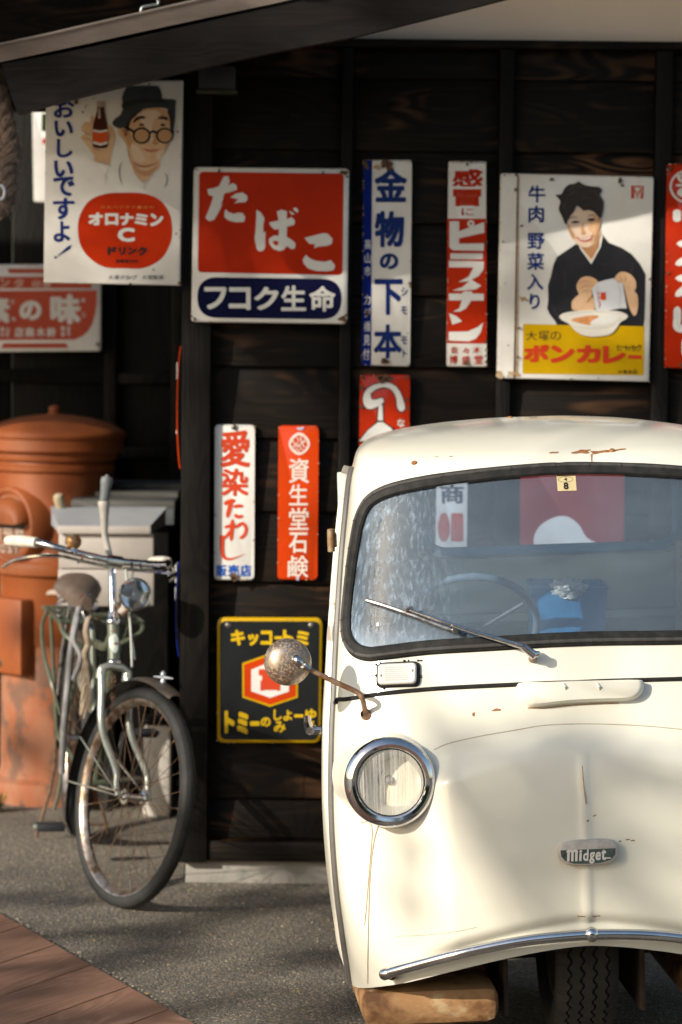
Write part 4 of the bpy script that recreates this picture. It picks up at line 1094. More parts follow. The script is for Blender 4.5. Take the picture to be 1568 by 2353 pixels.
    for i, fc in enumerate(mb.f):
        nv_ = Vector()
        for k in range(len(fc)): nv_ += Vector(mb.v[fc[k - 1]]).cross(Vector(mb.v[fc[k]]))
        if nv_.dot(f) < 0: mb.f[i] = tuple(reversed(fc))
    mb.build('lettering', let, t, smooth=False)
    # collection door, a raised panel low on the same side
    ang2 = R(-48)
    f2 = Vector((math.sin(ang2), -math.cos(ang2), 0)); s2 = Vector((math.cos(ang2), math.sin(ang2), 0))
    Mp2 = Matrix(((s2.x, -f2.x, 0, 0), (s2.y, -f2.y, 0, 0), (0, 0, 1, 0), (0, 0, 0, 1)))
    mb = MB(); box(mb, (0, 0, 0), (.20, .13, .27), .012); mb.xf(Matrix.Translation(f2 * .155 + Vector((0, 0, .595))) @ Mp2)
    mb.build('collection_door', paint, t)
    mb = MB(); box(mb, (0, 0, 0), (.040, .008, .026), .002); mb.xf(Matrix.Translation(f2 * .219 + s2 * (-.030) + Vector((0, 0, .497))) @ Mp2)
    box(mb, (f2 * .223 + s2 * (-.035) + Vector((0, 0, .515))), (.004, .004, .004), 0)
    mb.build('lock_plate', mat('lock_metal', (.05, .04, .035), (.12, .10, .09), rough=.5, metal=.5, scale=(50, 50, 50)), t)
    mb = MB()
    r = random.Random(3)
    pl = blob(0, 0, .016, r, 12)
    c = f * 0 + Vector((.02, -.196, .755))
    mb.add([c + Vector((x * 1.5, -.0005, y * .7)) for x, y in pl], [tuple(range(len(pl)))])
    mb.build('paint_chip', let, t, smooth=False)
build_postbox()

# ================================================================= things standing in the porch
def build_porch_things():
    grey = wood('grey_bench_boards', (.085, .085, .080), (.15, .15, .14), (.20, .19, .175), axis=0, grain=1.0)
    Y0 = 11.05
    a = W(230, 1168, Y0); b = W(401, 1168, Y0)
    o = Vector(((a.x + b.x) / 2, Y0, 0))
    t = thing('wooden_counter', 'low counter with grey weathered top, in the shade between post box and corner post', 'counter', o)
    zt = a.z
    w = b.x - a.x + .10
    mb = MB()
    for k in range(3): box(mb, (-.05, .12 + k * .232, zt + .012 + k * .016), (w, .228, .028), .003)
    mb.build('top', grey, t)
    mb = MB(); box(mb, (-.05, -.006, zt - .026), (w, .022, .055), .003); mb.build('front_rail', mat('counter_edge', (.10, .115, .125), (.085, .095, .10), rough=.6, scale=(8, 30, 30)), t)
    mb = MB(); box(mb, (-.05, .36, zt - .36), (w - .04, .66, .66), .004); mb.build('cabinet', WOODDK, t)
    for sx in (-1, 1):
        mb = MB(); box(mb, (-.05 + sx * (w / 2 - .04), .36, .015 + (zt - .70) / 2), (.05, .6, zt - .70), .003); mb.build('leg', WOODDK, t)
    # pale boxy block behind the front wheel
    blk = mat('pale_block_paint', (.52, .49, .44), (.42, .39, .35), rough=.75, scale=(5, 5, 5), c3=(.30, .27, .24), s3=(16, 16, 16), lo3=.56, hi3=.7)
    Y = 11.0
    a, b = W(330, 1640, Y), W(393, 1640, Y)
    o = Vector(((a.x + b.x) / 2, Y, 0))
    t = tag(thing('plinth_block', 'pale plaster block standing on the ground behind the bicycle front wheel', 'block', o), None)
    mb = MB(); box(mb, (0, .07, .16), (b.x - a.x, .14, .32), .012); mb.build('block_body', blk, t)
    mb = MB(); box(mb, (0, .068, .333), (b.x - a.x + .012, .15, .02), .005); mb.build('dark_lid', WOODZ, t)
    # dusty panel leaning in the dark behind the wheel
    dust = mat('dusty_board', (.34, .30, .26), (.25, .22, .19), rough=.85, scale=(5, 5, 9))
    Y = 11.3
    pts = PP('I', [(1110, 1190), (1380, 1170), (1330, 1330), (1225, 1360), (1180, 1590), (1040, 1590)])
    q = [W(x, y, Y) for x, y in pts]
    o = Vector((sum(v.x for v in q) / 6, Y, 0))
    q = [v - o for v in q]
    zlow = min(v.z for v in q)
    t = thing('leaning_board', 'torn dusty board leaning in the dark below the white box, behind the lamp', 'board', o)
    mb = MB(); prism(mb, q, Vector((0, .02, 0)), Vector((0, 0, 0))); mb.build('panel', dust, t, smooth=False)
    mb = MB(); tube(mb, [Vector((0, .03, 0)), Vector((.01, .03, zlow + .2))], .012, 8); tube(mb, [Vector((.07, .03, 0)), Vector((.07, .03, zlow + .35))], .012, 8); mb.build('prop', WOODDK, t)
    # white wall end and a tuft of grass at the left edge of the picture
    wm = mat('lime_wash', (.62, .58, .52), (.54, .50, .45), rough=.85, scale=(4, 4, 4))
    Y = 12.6
    b = W(9, 1640, Y)
    t = thing('low_white_wall', 'end of a low whitewashed wall, just left of the post box', 'wall', (b.x - .5, Y, 0))
    mb = MB(); box(mb, (0, .06, .22), (1.0, .12, .44), .01); mb.build('wall_body', wm, t)
    mb = MB(); box(mb, (0, .06, .452), (1.02, .16, .02), .006); mb.build('coping', WOODZ, t)
    gm = mat('grass_blade', (.10, .14, .010), (.16, .19, .016), rough=.5, scale=(9, 9, 9), island=True)
    Y = 11.9
    c = G(-14, 1866); r = random.Random(2)
    mb = MB()
    for i in range(60):
        a = r.uniform(0, 6.28); d = r.uniform(0, .028)
        p = Vector((math.cos(a) * d, math.sin(a) * d, 0)); h = r.uniform(.03, .08); le = r.uniform(-.04, .04); w = .003
        mb.add([p + Vector((-w, 0, 0)), p + Vector((w, 0, 0)), p + Vector((le * .4 + w * .7, r.uniform(-.02, .02), h * .6)), p + Vector((le, r.uniform(-.03, .03), h))], [(0, 1, 2, 3)])
    g = mb.build('grass_tuft', gm, smooth=False); g.location = (c.x, c.y, 0)
    tag(g, 'yellow-green grass tuft at the foot of the low white wall', 'grass')
build_porch_things()

# ================================================================= bicycle
CHROME = mat('worn_chrome', (.62, .62, .63), (.50, .50, .52), rough=.16, metal=1.0, scale=(60, 60, 60), c3=(.20, .11, .06), s3=(55, 55, 55), lo3=.60, hi3=.72, r3=.6, m3=.4)
TYRE = mat('tyre_rubber', (.012, .012, .013), (.020, .0195, .019), rough=.75, scale=(30, 30, 30), bump=.2, bscale=(200, 200, 200), bdist=.002)
def build_bicycle():
    g0 = G(265, 2083)
    PSI = R(11.5); STEER = R(23)
    LEAN = .02
    RW = .325
    MW = Matrix.Translation((g0.x, g0.y, 0)) @ Matrix.Rotation(PSI, 4, 'Z') @ Matrix.Rotation(LEAN, 4, 'Y')
    MI = MW.inverted()
    t = thing('bicycle', 'old utility bicycle with worn green frame and round lamp, parked by the corner post', 'bicycle', (g0.x, g0.y, 0), PSI)
    t.rotation_euler = (0, LEAN, PSI)
    def B(px, py, Y): return MI @ W(px, py, Y)
    ha = Vector((0, .375, .927)).normalized()
    hub = Vector((0, 0, RW))
    A0 = Vector((0, .0834, RW - .0338))
    def AX(z): return A0 + ha * ((z - A0.z) / ha.z)
    ST = Matrix.Translation(A0) @ Matrix.Rotation(STEER, 4, ha) @ Matrix.Translation(-A0)
    # steering moves the contact point a little: bring it back under the root
    cpt = ST @ Vector((0, 0, 0)); SH = Matrix.Translation((-cpt.x, -cpt.y, -cpt.z * .6))
    ST = SH @ ST
    frame_shift = Vector((-cpt.x, -cpt.y, 0))
    def F(x, y, z): return Vector((x, y, z)) + frame_shift
    green = mat('faded_green_paint', (.098, .115, .078), (.070, .084, .058), rough=.38, scale=(16, 16, 16), c3=(.17, .10, .05), s3=(28, 28, 28), lo3=.60, hi3=.68, r3=.8, coat=.2)
    silver = mat('fork_silver', (.46, .47, .42), (.36, .37, .32), rough=.3, metal=.55, scale=(22, 22, 22), c3=(.22, .12, .06), s3=(45, 45, 45), lo3=.60, hi3=.70, r3=.7)
    rusty = mat('rusty_steel', (.115, .062, .036), (.20, .13, .085), rough=.6, metal=.5, scale=(70, 70, 70))
    blackp = mat('mudguard_black', (.012, .012, .013), (.022, .020, .018), rough=.32, scale=(12, 12, 12), coat=.3)
    brownp = mat('mudguard_brown', (.060, .045, .034), (.090, .070, .052), rough=.5, scale=(14, 14, 14))  # browner tone for the front part of each guard
    rimm = mat('rim_steel', (.44, .38, .33), (.22, .14, .09), rough=.3, metal=.9, scale=(26, 26, 26), lo=.42, hi=.62)
    # ---- wheels
    def wheel(M, nm_spoke_seed, front):
        def ring(mb, prof, n=72):
            vs_, fs = [], []
            m = len(prof)
            for i in range(n):
                a = 2 * math.pi * i / n
                for r_, x in prof: vs_.append(M @ Vector((x, math.sin(a) * r_, math.cos(a) * r_)))
            for i in range(n):
                for j in range(m):
                    fs.append((i * m + j, i * m + (j + 1) % m, ((i + 1) % n) * m + (j + 1) % m, ((i + 1) % n) * m + j))
            mb.add(vs_, fs)
        mb = MB()
        ring(mb, [(RW - .040, -.015), (RW - .036, -.0175), (RW - .028, -.0172), (RW - .030, -.010), (RW - .046, -.007), (RW - .049, 0), (RW - .046, .007), (RW - .030, .010), (RW - .028, .0172), (RW - .036, .0175), (RW - .040, .015), (RW - .050, .006), (RW - .053, 0), (RW - .050, -.006)])
        w = mb.build('wheel', rimm, t)
        mb = MB()
        n = 160; prof = []
        for k in range(14):
            a = 2 * math.pi * k / 14
            prof.append((RW - .0215 + math.cos(a) * .0215, math.sin(a) * .0215))
        ring(mb, prof, n)
        # small blocks of the shoulder tread
        for i in range(n):
            a = 2 * math.pi * i / n
            for sx in (-1, 1):
                c = Vector((sx * .0125, math.sin(a) * (RW - .0056), math.cos(a) * (RW - .0056)))
                box(mb, (0, 0, 0), (.006, .0055, .004), 0)
                k = len(mb.v) - 8
                Mr = M @ Matrix.Translation(c) @ Matrix.Rotation(-a, 4, 'X') @ Matrix.Rotation(-sx * .5, 4, 'Y')
                for q in range(k, k + 8): mb.v[q] = tuple(Mr @ Vector(mb.v[q]))
        mb.build('tyre', TYRE, w)
        mb = MB()
        for i in range(32):
            a = 2 * math.pi * i / 32 + .05
            sx = 1 if i % 2 else -1
            off = (.62 if (i // 2) % 2 else -.62)
            p0 = Vector((sx * .031, math.sin(a + off) * .019, math.cos(a + off) * .019))
            p1 = Vector((sx * .002, math.sin(a) * (RW - .050), math.cos(a) * (RW - .050)))
            tube(mb, [M @ p0, M @ p1], .00105, 5, caps=False)
            tube(mb, [M @ (p1 * 1), M @ (p1 + (p0 - p1).normalized() * .014)], .002, 6)
        mb.build('spokes', rusty, w)
        mb = MB()
        Mh = M @ Matrix.Rotation(R(90), 4, 'Y')
        lathe(mb, [(.0, -.052), (.006, -.052), (.006, -.040), (.011, -.038), (.012, -.033), (.022, -.033), (.022, -.029), (.013, -.027), (.011, 0), (.013, .027), (.022, .029), (.022, .033), (.012, .033), (.011, .038), (.006, .040), (.006, .052), (.0, .052)], 24, Mh)
        mb.build('hub', CHROME, w)
        mb = MB()
        a = R(195); p1 = Vector((0, math.sin(a) * (RW - .052), math.cos(a) * (RW - .052)))
        tube(mb, [M @ p1, M @ (p1 * .93), M @ (p1 * .88)], [.0022, .0028, .0018], 8)
        mb.build('valve', mat('valve_brass', (.10, .09, .07), rough=.5, metal=.6), w)
    M_f = ST @ Matrix.Translation(hub)
    wheel(M_f, 1, True)
    rear_hub = F(0, 1.13, RW + .02)
    M_r = Matrix.Translation(rear_hub)
    wheel(M_r, 2, False)
    # ---- mudguards
    def guard(M, a0, a1, m1, name, asplit=None, w=.036):
        n = 44; prof = []
        for k in range(9):
            q = R(-78 + k * 156 / 8)
            prof.append((math.sin(q) * w, math.cos(q) * .017))
        mb = MB(); vs_, fs, mi = [], [], []
        for i in range(n + 1):
            a = a0 + (a1 - a0) * i / n
            e = 1.0
            tt = min(i, n - i) / 2.0
            if tt < 1: e = .55 + .45 * tt
            for x, d in prof:
                r_ = RW + .014 + d
                vs_.append(M @ Vector((x * e, math.sin(a) * r_, math.cos(a) * r_)))
        m = len(prof)
        for i in range(n):
            a = a0 + (a1 - a0) * (i + .5) / n
            for j in range(m - 1): 
                fs.append((i * m + j, i * m + j + 1, (i + 1) * m + j + 1, (i + 1) * m + j)); mi.append(1 if (asplit is not None and a < asplit) else 0)
        mb.v = [tuple(v) for v in vs_]; mb.f = fs; mb.m = mi
        return mb.build(name, [m1, brownp], t)
    gd = guard(M_f, R(-24), R(118), blackp, 'mudguard', R(6))
    guard(M_r, R(-60), R(105), blackp, 'mudguard', R(20))
    mb = MB()
    for aa, sx in ((R(68), -1), (R(92), -1), (R(68), 1), (R(92), 1)):
        r_ = RW + .018
        tube(mb, [M_f @ Vector((sx * .050, 0, 0)), M_f @ Vector((sx * .033, math.sin(aa) * r_, math.cos(aa) * r_))], .0024, 6)
    mb.build('mudguard_stay', silver, gd)
    mb = MB()
    aa = R(-9); r_ = RW + .031
    c = M_f @ Vector((0, math.sin(aa) * r_, math.cos(aa) * r_))
    lathe(mb, [(.009, 0), (.006, .006), (.0045, .012), (.006, .018), (.008, .024), (.006, .030), (.003, .034), (.0, .036)], 12, Matrix.Translation(c))
    fwd = (ST.to_3x3() @ Vector((0, -1, 0))).normalized()
    tube(mb, [c + Vector((0, 0, .013)) - fwd * .030 + Vector((-.012, 0, 0)), c + Vector((0, 0, .015)), c + Vector((0, 0, .016)) + fwd * .030 + Vector((.014, 0, 0))], [.002, .0055, .002], 8)
    mb.build('ornament', mat('pale_cast_metal', (.62, .64, .66), rough=.3, metal=.7), gd)
    # ---- fork
    cz = .665
    for sx in (-1, 1):
        mb = MB()
        pts = cat([Vector((sx * .045, 0, 0)) + AX(cz), Vector((sx * .0465, 0, 0)) + AX(.60), Vector((sx * .049, -.002, 0)) + AX(.50), Vector((sx * .052, .042, .40)), Vector((sx * .0535, .020, .355)), Vector((sx * .054, 0, RW))], 6)
        pts = [ST @ p for p in pts]
        n = len(pts)
        tube(mb, pts, [.0128 - .0055 * (i / n) ** 1.5 for i in range(n)], 14)
        mb.build('fork_blade', silver, t)
    mb = MB()
    tube(mb, [ST @ (AX(cz) + Vector((x, 0, z))) for x, z in ((-.050, -.006), (-.045, .008), (-.02, .018), (.02, .018), (.045, .008), (.050, -.006))], .0125, 12)
    for sx in (-1, 1): lathe(mb, [(.0155, -.022), (.0158, .0), (.013, .010), (.0, .014)], 16, ST @ Matrix.Translation(AX(cz) + Vector((sx * .045, 0, 0))))
    mb.build('fork_crown', silver, t)
    # ---- frame
    mb = MB()
    fs_ = frame_shift
    hb_, ht_ = AX(.695) + fs_, AX(.805) + fs_
    bb = F(0, .60, .285); st_ = F(0, .775, .735)
    tube(mb, [hb_, ht_], .0185, 18); tube(mb, [bb, st_], .0145, 16)
    tube(mb, [AX(.725) + fs_, bb], .0160, 16)
    tube(mb, cat([AX(.785) + fs_, F(0, .45, .72), F(0, .765, .70)], 6), .0138, 14)
    for sx in (-1, 1):
        tube(mb, [bb + Vector((sx * .025, .02, 0)), rear_hub + Vector((sx * .058, 0, 0))], .0085, 10)
        tube(mb, [F(sx * .012, .772, .715), rear_hub + Vector((sx * .058, 0, 0))], .0075, 10)
    lathe(mb, [(.021, -.035), (.021, .035)], 18, Matrix.Translation(bb) @ Matrix.Rotation(R(90), 4, 'Y'), cap0=True, cap1=True)
    mb.build('frame', green, t)
    mb = MB()
    for z0, z1, r_ in ((.800, .822, .0225), (.684, .700, .0225)):
        tube(mb, [AX(z0) + fs_, AX(z0 + .006) + fs_, AX(z1 - .006) + fs_, AX(z1) + fs_], [r_ * .8, r_, r_, r_ * .8], 20)
    mb.build('headset', CHROME, t)
    # head badge
    mb = MB(); mw = MB(); mr = MB()
    pc = AX(.752) + fs_
    for (m_, rx, rz, off) in ((mb, .0165, .036, .0195), (mw, .0125, .030, .0205)):
        n = 22; vs_ = []
        for rr in (0, .5, 1.0):
            for k in range(n):
                a = 2 * math.pi * k / n; x = math.cos(a) * rx * rr; z = math.sin(a) * rz * rr
                ang = x / .0185
                p = pc + ha * z + Vector((math.sin(ang) * off, -math.cos(ang) * off, 0))
                vs_.append(p)
        fs = [(r_ * n + k, (r_ + 1) * n + k, (r_ + 1) * n + (k + 1) % n, r_ * n + (k + 1) % n) for r_ in range(2) for k in range(n)]
        m_.add(vs_, fs)
    mb.build('head_badge', mat('badge_green', (.035, .15, .105), rough=.3), t)
    mw.build('badge_face', mat('badge_cream', (.58, .56, .52), (.35, .45, .40), rough=.35, scale=(120, 120, 120)), t)
    lathe(mr, [(.0, .0012), (.006, .0008), (.007, 0)], 14, axis_m(pc + Vector((.003, -.0208, -.004)), (0.1, -1, -.2)))
    mr.build('badge_emblem', mat('badge_maroon', (.16, .05, .06), rough=.4), t)
    # ---- stem and bars
    top = AX(.992)
    mb = MB()
    tube(mb, [ST @ AX(.81), ST @ AX(.985)], .0112, 16)
    tube(mb, [ST @ AX(.84), ST @ AX(.818), ST @ AX(.812)], [.015, .0185, .015], 16)
    tube(mb, [ST @ (top + Vector((-.028, -.01, 0))), ST @ (top + Vector((.028, -.01, 0)))], .0175, 14)
    mb.build('stem', CHROME, t)
    def bar(x, y, z): return ST @ (top + Vector((x, y, z)))
    mb = MB()
    L_ = cat([bar(0, -.012, 0), bar(-.10, -.015, .006), bar(-.175, -.004, .012), bar(-.222, .045, .018), bar(-.245, .12, .014), bar(-.255, .20, .006)], 8)
    R_ = cat([bar(0, -.012, 0), bar(.10, -.015, .006), bar(.175, -.004, .012), bar(.222, .045, .018), bar(.245, .12, .014), bar(.255, .20, .006)], 8)
    tube(mb, L_[::-1] + R_[1:], .0112, 14)
    mb.build('handlebar', CHROME, t)
    gripm = mat('white_grip', (.66, .62, .54), (.54, .49, .42), rough=.45, scale=(40, 40, 40))
    for P_ in (L_, R_):
        q = P_[-15:]
        mb = MB(); n = len(q)
        tube(mb, q, [.0150 + .0028 * math.sin(i / n * math.pi) + (.0012 if i % 3 == 0 else 0) for i in range(n)], 16)
        mb.build('grip', gripm, t)
    # brake lever bars
    mb = MB()
    tube(mb, cat([bar(-.005, -.030, -.018), bar(-.11, -.033, -.014), bar(-.19, -.030, -.008), bar(-.252, .01, -.02), bar(-.285, .08, -.045), bar(-.30, .12, -.072)], 7), .0052, 10)
    tube(mb, cat([bar(.03, -.030, -.018), bar(.12, -.033, -.014), bar(.19, -.028, -.010), bar(.245, .02, -.02), bar(.27, .09, -.04)], 7), .0052, 10)
    for x in (-.12, .055, .085, .20): tube(mb, [bar(x - .003, -.016, -.020), bar(x, -.036, -.008), bar(x + .003, -.016, .012), bar(x, .0, .0)], .0042, 8)
    mb.build('brake_lever', CHROME, t)
    mb = MB()
    tube(mb, cat([bar(.035, -.032, -.018), ST @ (AX(.90) + Vector((.036, -.03, 0))), ST @ (AX(.80) + Vector((.042, -.032, 0))), ST @ (AX(.69) + Vector((.046, -.028, 0)))], 6), .0038, 8)
    tube(mb, cat([bar(.065, -.030, -.016), ST @ (AX(.88) + Vector((.052, -.0, 0))), ST @ (AX(.71) + Vector((.078, .01, 0)))], 6), .003, 8)
    mb.build('brake_rod', silver, t)
    # stirrup brake: rusty chain-like links by the crown
    mb = MB()
    for i in range(9):
        p = ST @ (AX(.655 - i * .011) + Vector((-.018 + .003 * math.sin(i * 2.1), -.022, 0)))
        tube(mb, [p + Vector((math.cos(k * 1.047 + i) * .0055, .002 * math.sin(k), math.sin(k * 1.047 + i) * .0075)) for k in range(6)], .0022, 6, closed=True)
    tube(mb, cat([ST @ (AX(.565) + Vector((-.030, -.02, 0))), ST @ (AX(.555) + Vector((0, -.024, .004))), ST @ (AX(.565) + Vector((.030, -.02, 0)))], 4), .005, 8)
    mb.build('brake_stirrup', rusty, t)
    # bell
    p = bar(-.150, -.016, .040)
    mb = MB(); lathe(mb, [(.0, -.020), (.012, -.019), (.022, -.012), (.0255, 0), (.022, .013), (.012, .021), (.0, .023)], 24, axis_m(p, (.3, -.4, .8)))
    be = mb.build('bell', mat('bell_brass', (.42, .22, .07), (.30, .17, .09), rough=.35, metal=.75, scale=(40, 40, 40), c3=(.40, .32, .24), s3=(30, 30, 30), lo3=.52, hi3=.6), t)
    mb = MB(); tube(mb, [p - Vector((0, 0, .038)), p - Vector((0, 0, .016))], .006, 10); lathe(mb, [(.0, -.008), (.009, -.006), (.011, 0), (.009, .006), (.0, .008)], 12, axis_m(p + Vector((0, -.014, -.028)), (0, -1, .2)))
    mb.build('bell_mount', CHROME, be)
    # round lamp
    c = B(309, 1365, 9.62)
    ax = MI.to_3x3() @ Vector((.28, -.95, -.02)); ax.normalize()
    Ml = axis_m(c, ax)
    mb = MB(); lathe(mb, [(.0, -.085), (.012, -.083), (.026, -.070), (.038, -.045), (.044, -.015), (.046, .0), (.049, .003), (.0505, .010), (.048, .016), (.043, .017)], 36, Ml)
    la = mb.build('lamp', CHROME, t)
    mb = MB(); lathe(mb, [(.043, .010), (.036, .0), (.024, -.014), (.010, -.026), (.0, -.028)], 32, Ml); mb.build('reflector', mat('lamp_reflector', (.75, .76, .78), rough=.12, metal=1.0), la)
    mb = MB(); lathe(mb, [(.0, -.026), (.004, -.022), (.0045, -.012), (.003, -.006), (.0, -.005)], 12, Ml); mb.build('bulb', mat('bulb_glass', (.75, .78, .82), rough=.08), la)
    gl = glassmat('lamp_glass', tint=(.93, .97, 1.0), dirt_glint=.06)
    mb = MB(); lathe(mb, [(.044, .0125), (.034, .018), (.02, .0215), (.0, .0225)], 32, Ml); mb.build('lamp_glass', gl, la)
    mb = MB(); tube(mb, [c + ax * -.02 + Vector((0, 0, -.04)), c + Vector((-.03, .02, -.065)), ST @ (AX(.86) + Vector((.012, -.012, 0)))], .006, 8)
    mb.build('lamp_bracket', rusty, la)
    mb = MB(); q = B(284, 1403, 9.64); box(mb, q, (.026, .003, .026), .001, Matrix.Rotation(R(35), 4, 'Y')); mb.build('tag_plate', mat('tag_white', (.55, .50, .46), rough=.5), t)
    # umbrella holder: post, cup and grip standing on the stem
    mb = MB()
    pt = [bar(-.003, .0, .0), B(241, 1230, 9.76), B(238, 1170, 9.76)]
    tube(mb, [pt[0], pt[1], pt[1] + (pt[2] - pt[1]) * .2], .0098, 14)
    tube(mb, [B(241, 1228, 9.76), B(240, 1190, 9.76), B(239.5, 1165, 9.76), B(239, 1157, 9.76), B(239, 1151, 9.76)], [.010, .0125, .0165, .019, .017], 18)
    mb.build('umbrella_post', mat('post_plastic', (.38, .36, .33), (.32, .30, .27), rough=.4, scale=(20, 20, 20)), t)
    mb = MB(); tube(mb, [B(239, 1150, 9.76), B(241.5, 1141, 9.76), B(244, 1118, 9.76), B(245, 1112, 9.76), B(246, 1102, 9.76), B(246.5, 1096, 9.76)], [.0145, .0150, .0165, .0185, .0190, .016], 18)
    tube(mb, [B(246.5, 1097, 9.76), B(247, 1091, 9.76)], [.008, .005], 8)
    mb.build('umbrella_grip', mat('grey_rubber_grip', (.13, .145, .155), (.10, .11, .115), rough=.55, scale=(30, 30, 30)), t)
    # saddle
    sc = B(188, 1345, 10.25)
    M3 = Matrix.Translation(sc)
    mb = MB(); vs_, fs = [], []
    nj, ni = 18, 16
    for j in range(nj + 1):
        v = j / nj        # nose (front) .. back
        y = -.145 + .27 * v
        hw = .018 + .070 * (v ** 1.6)
        if v > .93: hw *= 1 - (v - .93) * 3
        for i in range(ni + 1):
            u = -1 + 2 * i / ni
            ar = math.sqrt(max(0, 1 - abs(u) ** 2.6))
            z = .012 - .042 * (1 - ar) - (.016 * math.sin(v * math.pi)) + .018 * v * v - .034 * (1 - v)
            vs_.append(M3 @ Vector((u * hw, y, z)))
    for j in range(nj):
        for i in range(ni):
            q = j * (ni + 1) + i
            fs.append((q, q + 1, q + ni + 2, q + ni + 1))
    fs.append(tuple(range(ni, -1, -1))); fs.append(tuple(nj * (ni + 1) + i for i in range(ni + 1)))
    mb.add(vs_, fs)
    sad = mb.build('saddle', mat('worn_leather', (.115, .080, .060), (.080, .056, .042), rough=.5, scale=(24, 24, 24), c3=(.14, .11, .09), s3=(10, 10, 10), lo3=.5, hi3=.68, bump=.2, bscale=(150, 150, 150), bdist=.001), t)
    mb = MB()
    for sx in (-1, 1):
        tube(mb, cat([sc + Vector((sx * .012, -.12, -.02)), sc + Vector((sx * .024, -.04, -.062)), sc + Vector((sx * .030, .03, -.066)), sc + Vector((sx * .065, .10, -.03))], 5), .004, 8)
        tube(mb, [sc + Vector((sx * .05, .10, -.045)) + Vector((math.cos(k * .8) * .017, math.sin(k * .8) * .017, -.0022 * k)) for k in range(30)], .0028, 6)
    box(mb, sc + Vector((.01, -.02, -.072)), (.10, .03, .022), .004)
    mb.build('saddle_springs', CHROME, sad)
    mb = MB(); tube(mb, [sc + Vector((0, .0, -.065)), F(0, .775, .73)], .0115, 12); tube(mb, [sc + Vector((-.035, .01, -.07)), sc + Vector((-.055, .03, -.22)), sc + Vector((-.062, .05, -.36))], .007, 10)
    mb.build('seat_post', CHROME, t)
    # rack over the rear wheel
    z0 = B(244, 1397, 10.55).z - .004
    mb = MB()
    xl, xr = B(110, 1400, 10.55).x, B(300, 1400, 10.55).x
    yr = .90
    for x in (xl, xr): tube(mb, [Vector((x, .86, z0 - .012)), Vector((x, .88, z0 - .012)), Vector((x, 1.34, z0 - .012))], .0075, 10)
    for y in (.86, .98, 1.10, 1.22, 1.34): tube(mb, [Vector((xl, y, z0 - .012)), Vector((xr, y, z0 - .012))], .0065, 10)
    tube(mb, cat([Vector((xl, .86, z0 - .012)), Vector((xl + .01, .80, z0 - .045)), Vector((xl + .05, .76, z0 - .075)), F(0, .775, z0 - .105)], 5), .0085, 10)
    tube(mb, cat([Vector((xr, .86, z0 - .012)), Vector((xr - .02, .80, z0 - .045)), F(.02, .775, z0 - .105)], 5), .0085, 10)
    for x in (xl, xr): tube(mb, [Vector((x, 1.12, z0 - .014)), rear_hub + Vector((math.copysign(.064, x - rear_hub.x), 0, .0))], .006, 8)
    mb.build('rack', green, t)
    # cables and the lock chain hanging from the rack
    mb = MB()
    tube(mb, cat([B(109, 1402, 10.45), B(97, 1440, 10.4), B(101, 1500, 10.3), B(120, 1572, 10.2), B(140, 1642, 10.2)], 6), .0062, 8)
    tube(mb, cat([B(142, 1770, 10.3), B(137, 1810, 10.3), B(125, 1862, 10.3)], 6), .0055, 8)
    mb.build('rack_stay', green, t)
    strap = mat('grey_strap', (.23, .23, .24), (.16, .16, .165), rough=.6, scale=(20, 20, 20))
    mb = MB()
    tube(mb, cat([B(183, 1398, 10.05), B(172, 1440, 10.0), B(163, 1500, 9.98), B(158, 1560, 10.0), B(152, 1620, 10.0), B(146, 1700, 10.05), B(143, 1775, 10.1)], 6), .0105, 10)
    tube(mb, cat([B(180, 1420, 10.0), B(170, 1470, 9.96), B(186, 1510, 9.94), B(170, 1560, 9.98)], 6), .0085, 10)
    mb.build('strap', strap, t)
    mb = MB()
    tube(mb, cat([B(205, 1420, 9.95), B(198, 1450, 9.92), B(203, 1480, 9.92), B(196, 1505, 9.92), B(208, 1545, 9.95), B(195, 1590, 9.95), B(190, 1640, 9.95)], 6), .010, 10)
    for i in range(14): tube(mb, [B(198 + i * .6, 1500 + i * 8, 9.93), B(186 + (i % 4) * 7, 1560 + i * 7, 9.92)], .003, 6)
    mb.build('cord_bundle', mat('dry_cord', (.22, .16, .11), (.32, .27, .20), rough=.8, scale=(30, 30, 30)), t)
    # chain case, crank, pedals, stand
    mb = MB(); ch = []
    for k in range(24):
        a = math.pi * .5 + math.pi * k / 23
        ch.append((bb.y + math.cos(a) * .10, bb.z + math.sin(a) * .10))
    for k in range(14):
        a = -math.pi * .5 + math.pi * k / 13
        ch.append((rear_hub.y + math.cos(a) * .055, rear_hub.z + math.sin(a) * .055))
    prism(mb, [Vector((.048, y, z)) for y, z in ch], Vector((-.010, 0, 0)), Vector((.012, 0, 0)))
    mb.build('chain_case', blackp, t, smooth=False)
    for sx, dn in ((-1, 1), (1, -1)):
        mb = MB()
        e = bb + Vector((sx * .075, .05 * dn, -.155 * dn))
        tube(mb, [bb + Vector((sx * .06, 0, 0)), e], .0075, 10); tube(mb, [bb, bb + Vector((sx * .066, 0, 0))], .008, 10)
        cr = mb.build('crank', CHROME, t)
        mb = MB(); box(mb, e + Vector((sx * .060, 0, 0)), (.088, .06, .024), .006); pe = mb.build('pedal', mat('pedal_rubber', (.018, .020, .024), rough=.6), cr)
        mb = MB(); lathe(mb, [(.0, .010), (.006, .008), (.008, 0)], 12, axis_m(e + Vector((sx * .104, 0, 0)), (sx, 0, 0))); mb.build('pedal_cap', silver, pe)
    mb = MB()
    for sx in (-1, 1):
        tube(mb, cat([rear_hub + Vector((sx * .068, 0, .01)), Vector((rear_hub.x + sx * .075, rear_hub.y + .02, .2)), Vector((rear_hub.x + sx * .12, rear_hub.y + .05, .008))], 5), .0055, 8)
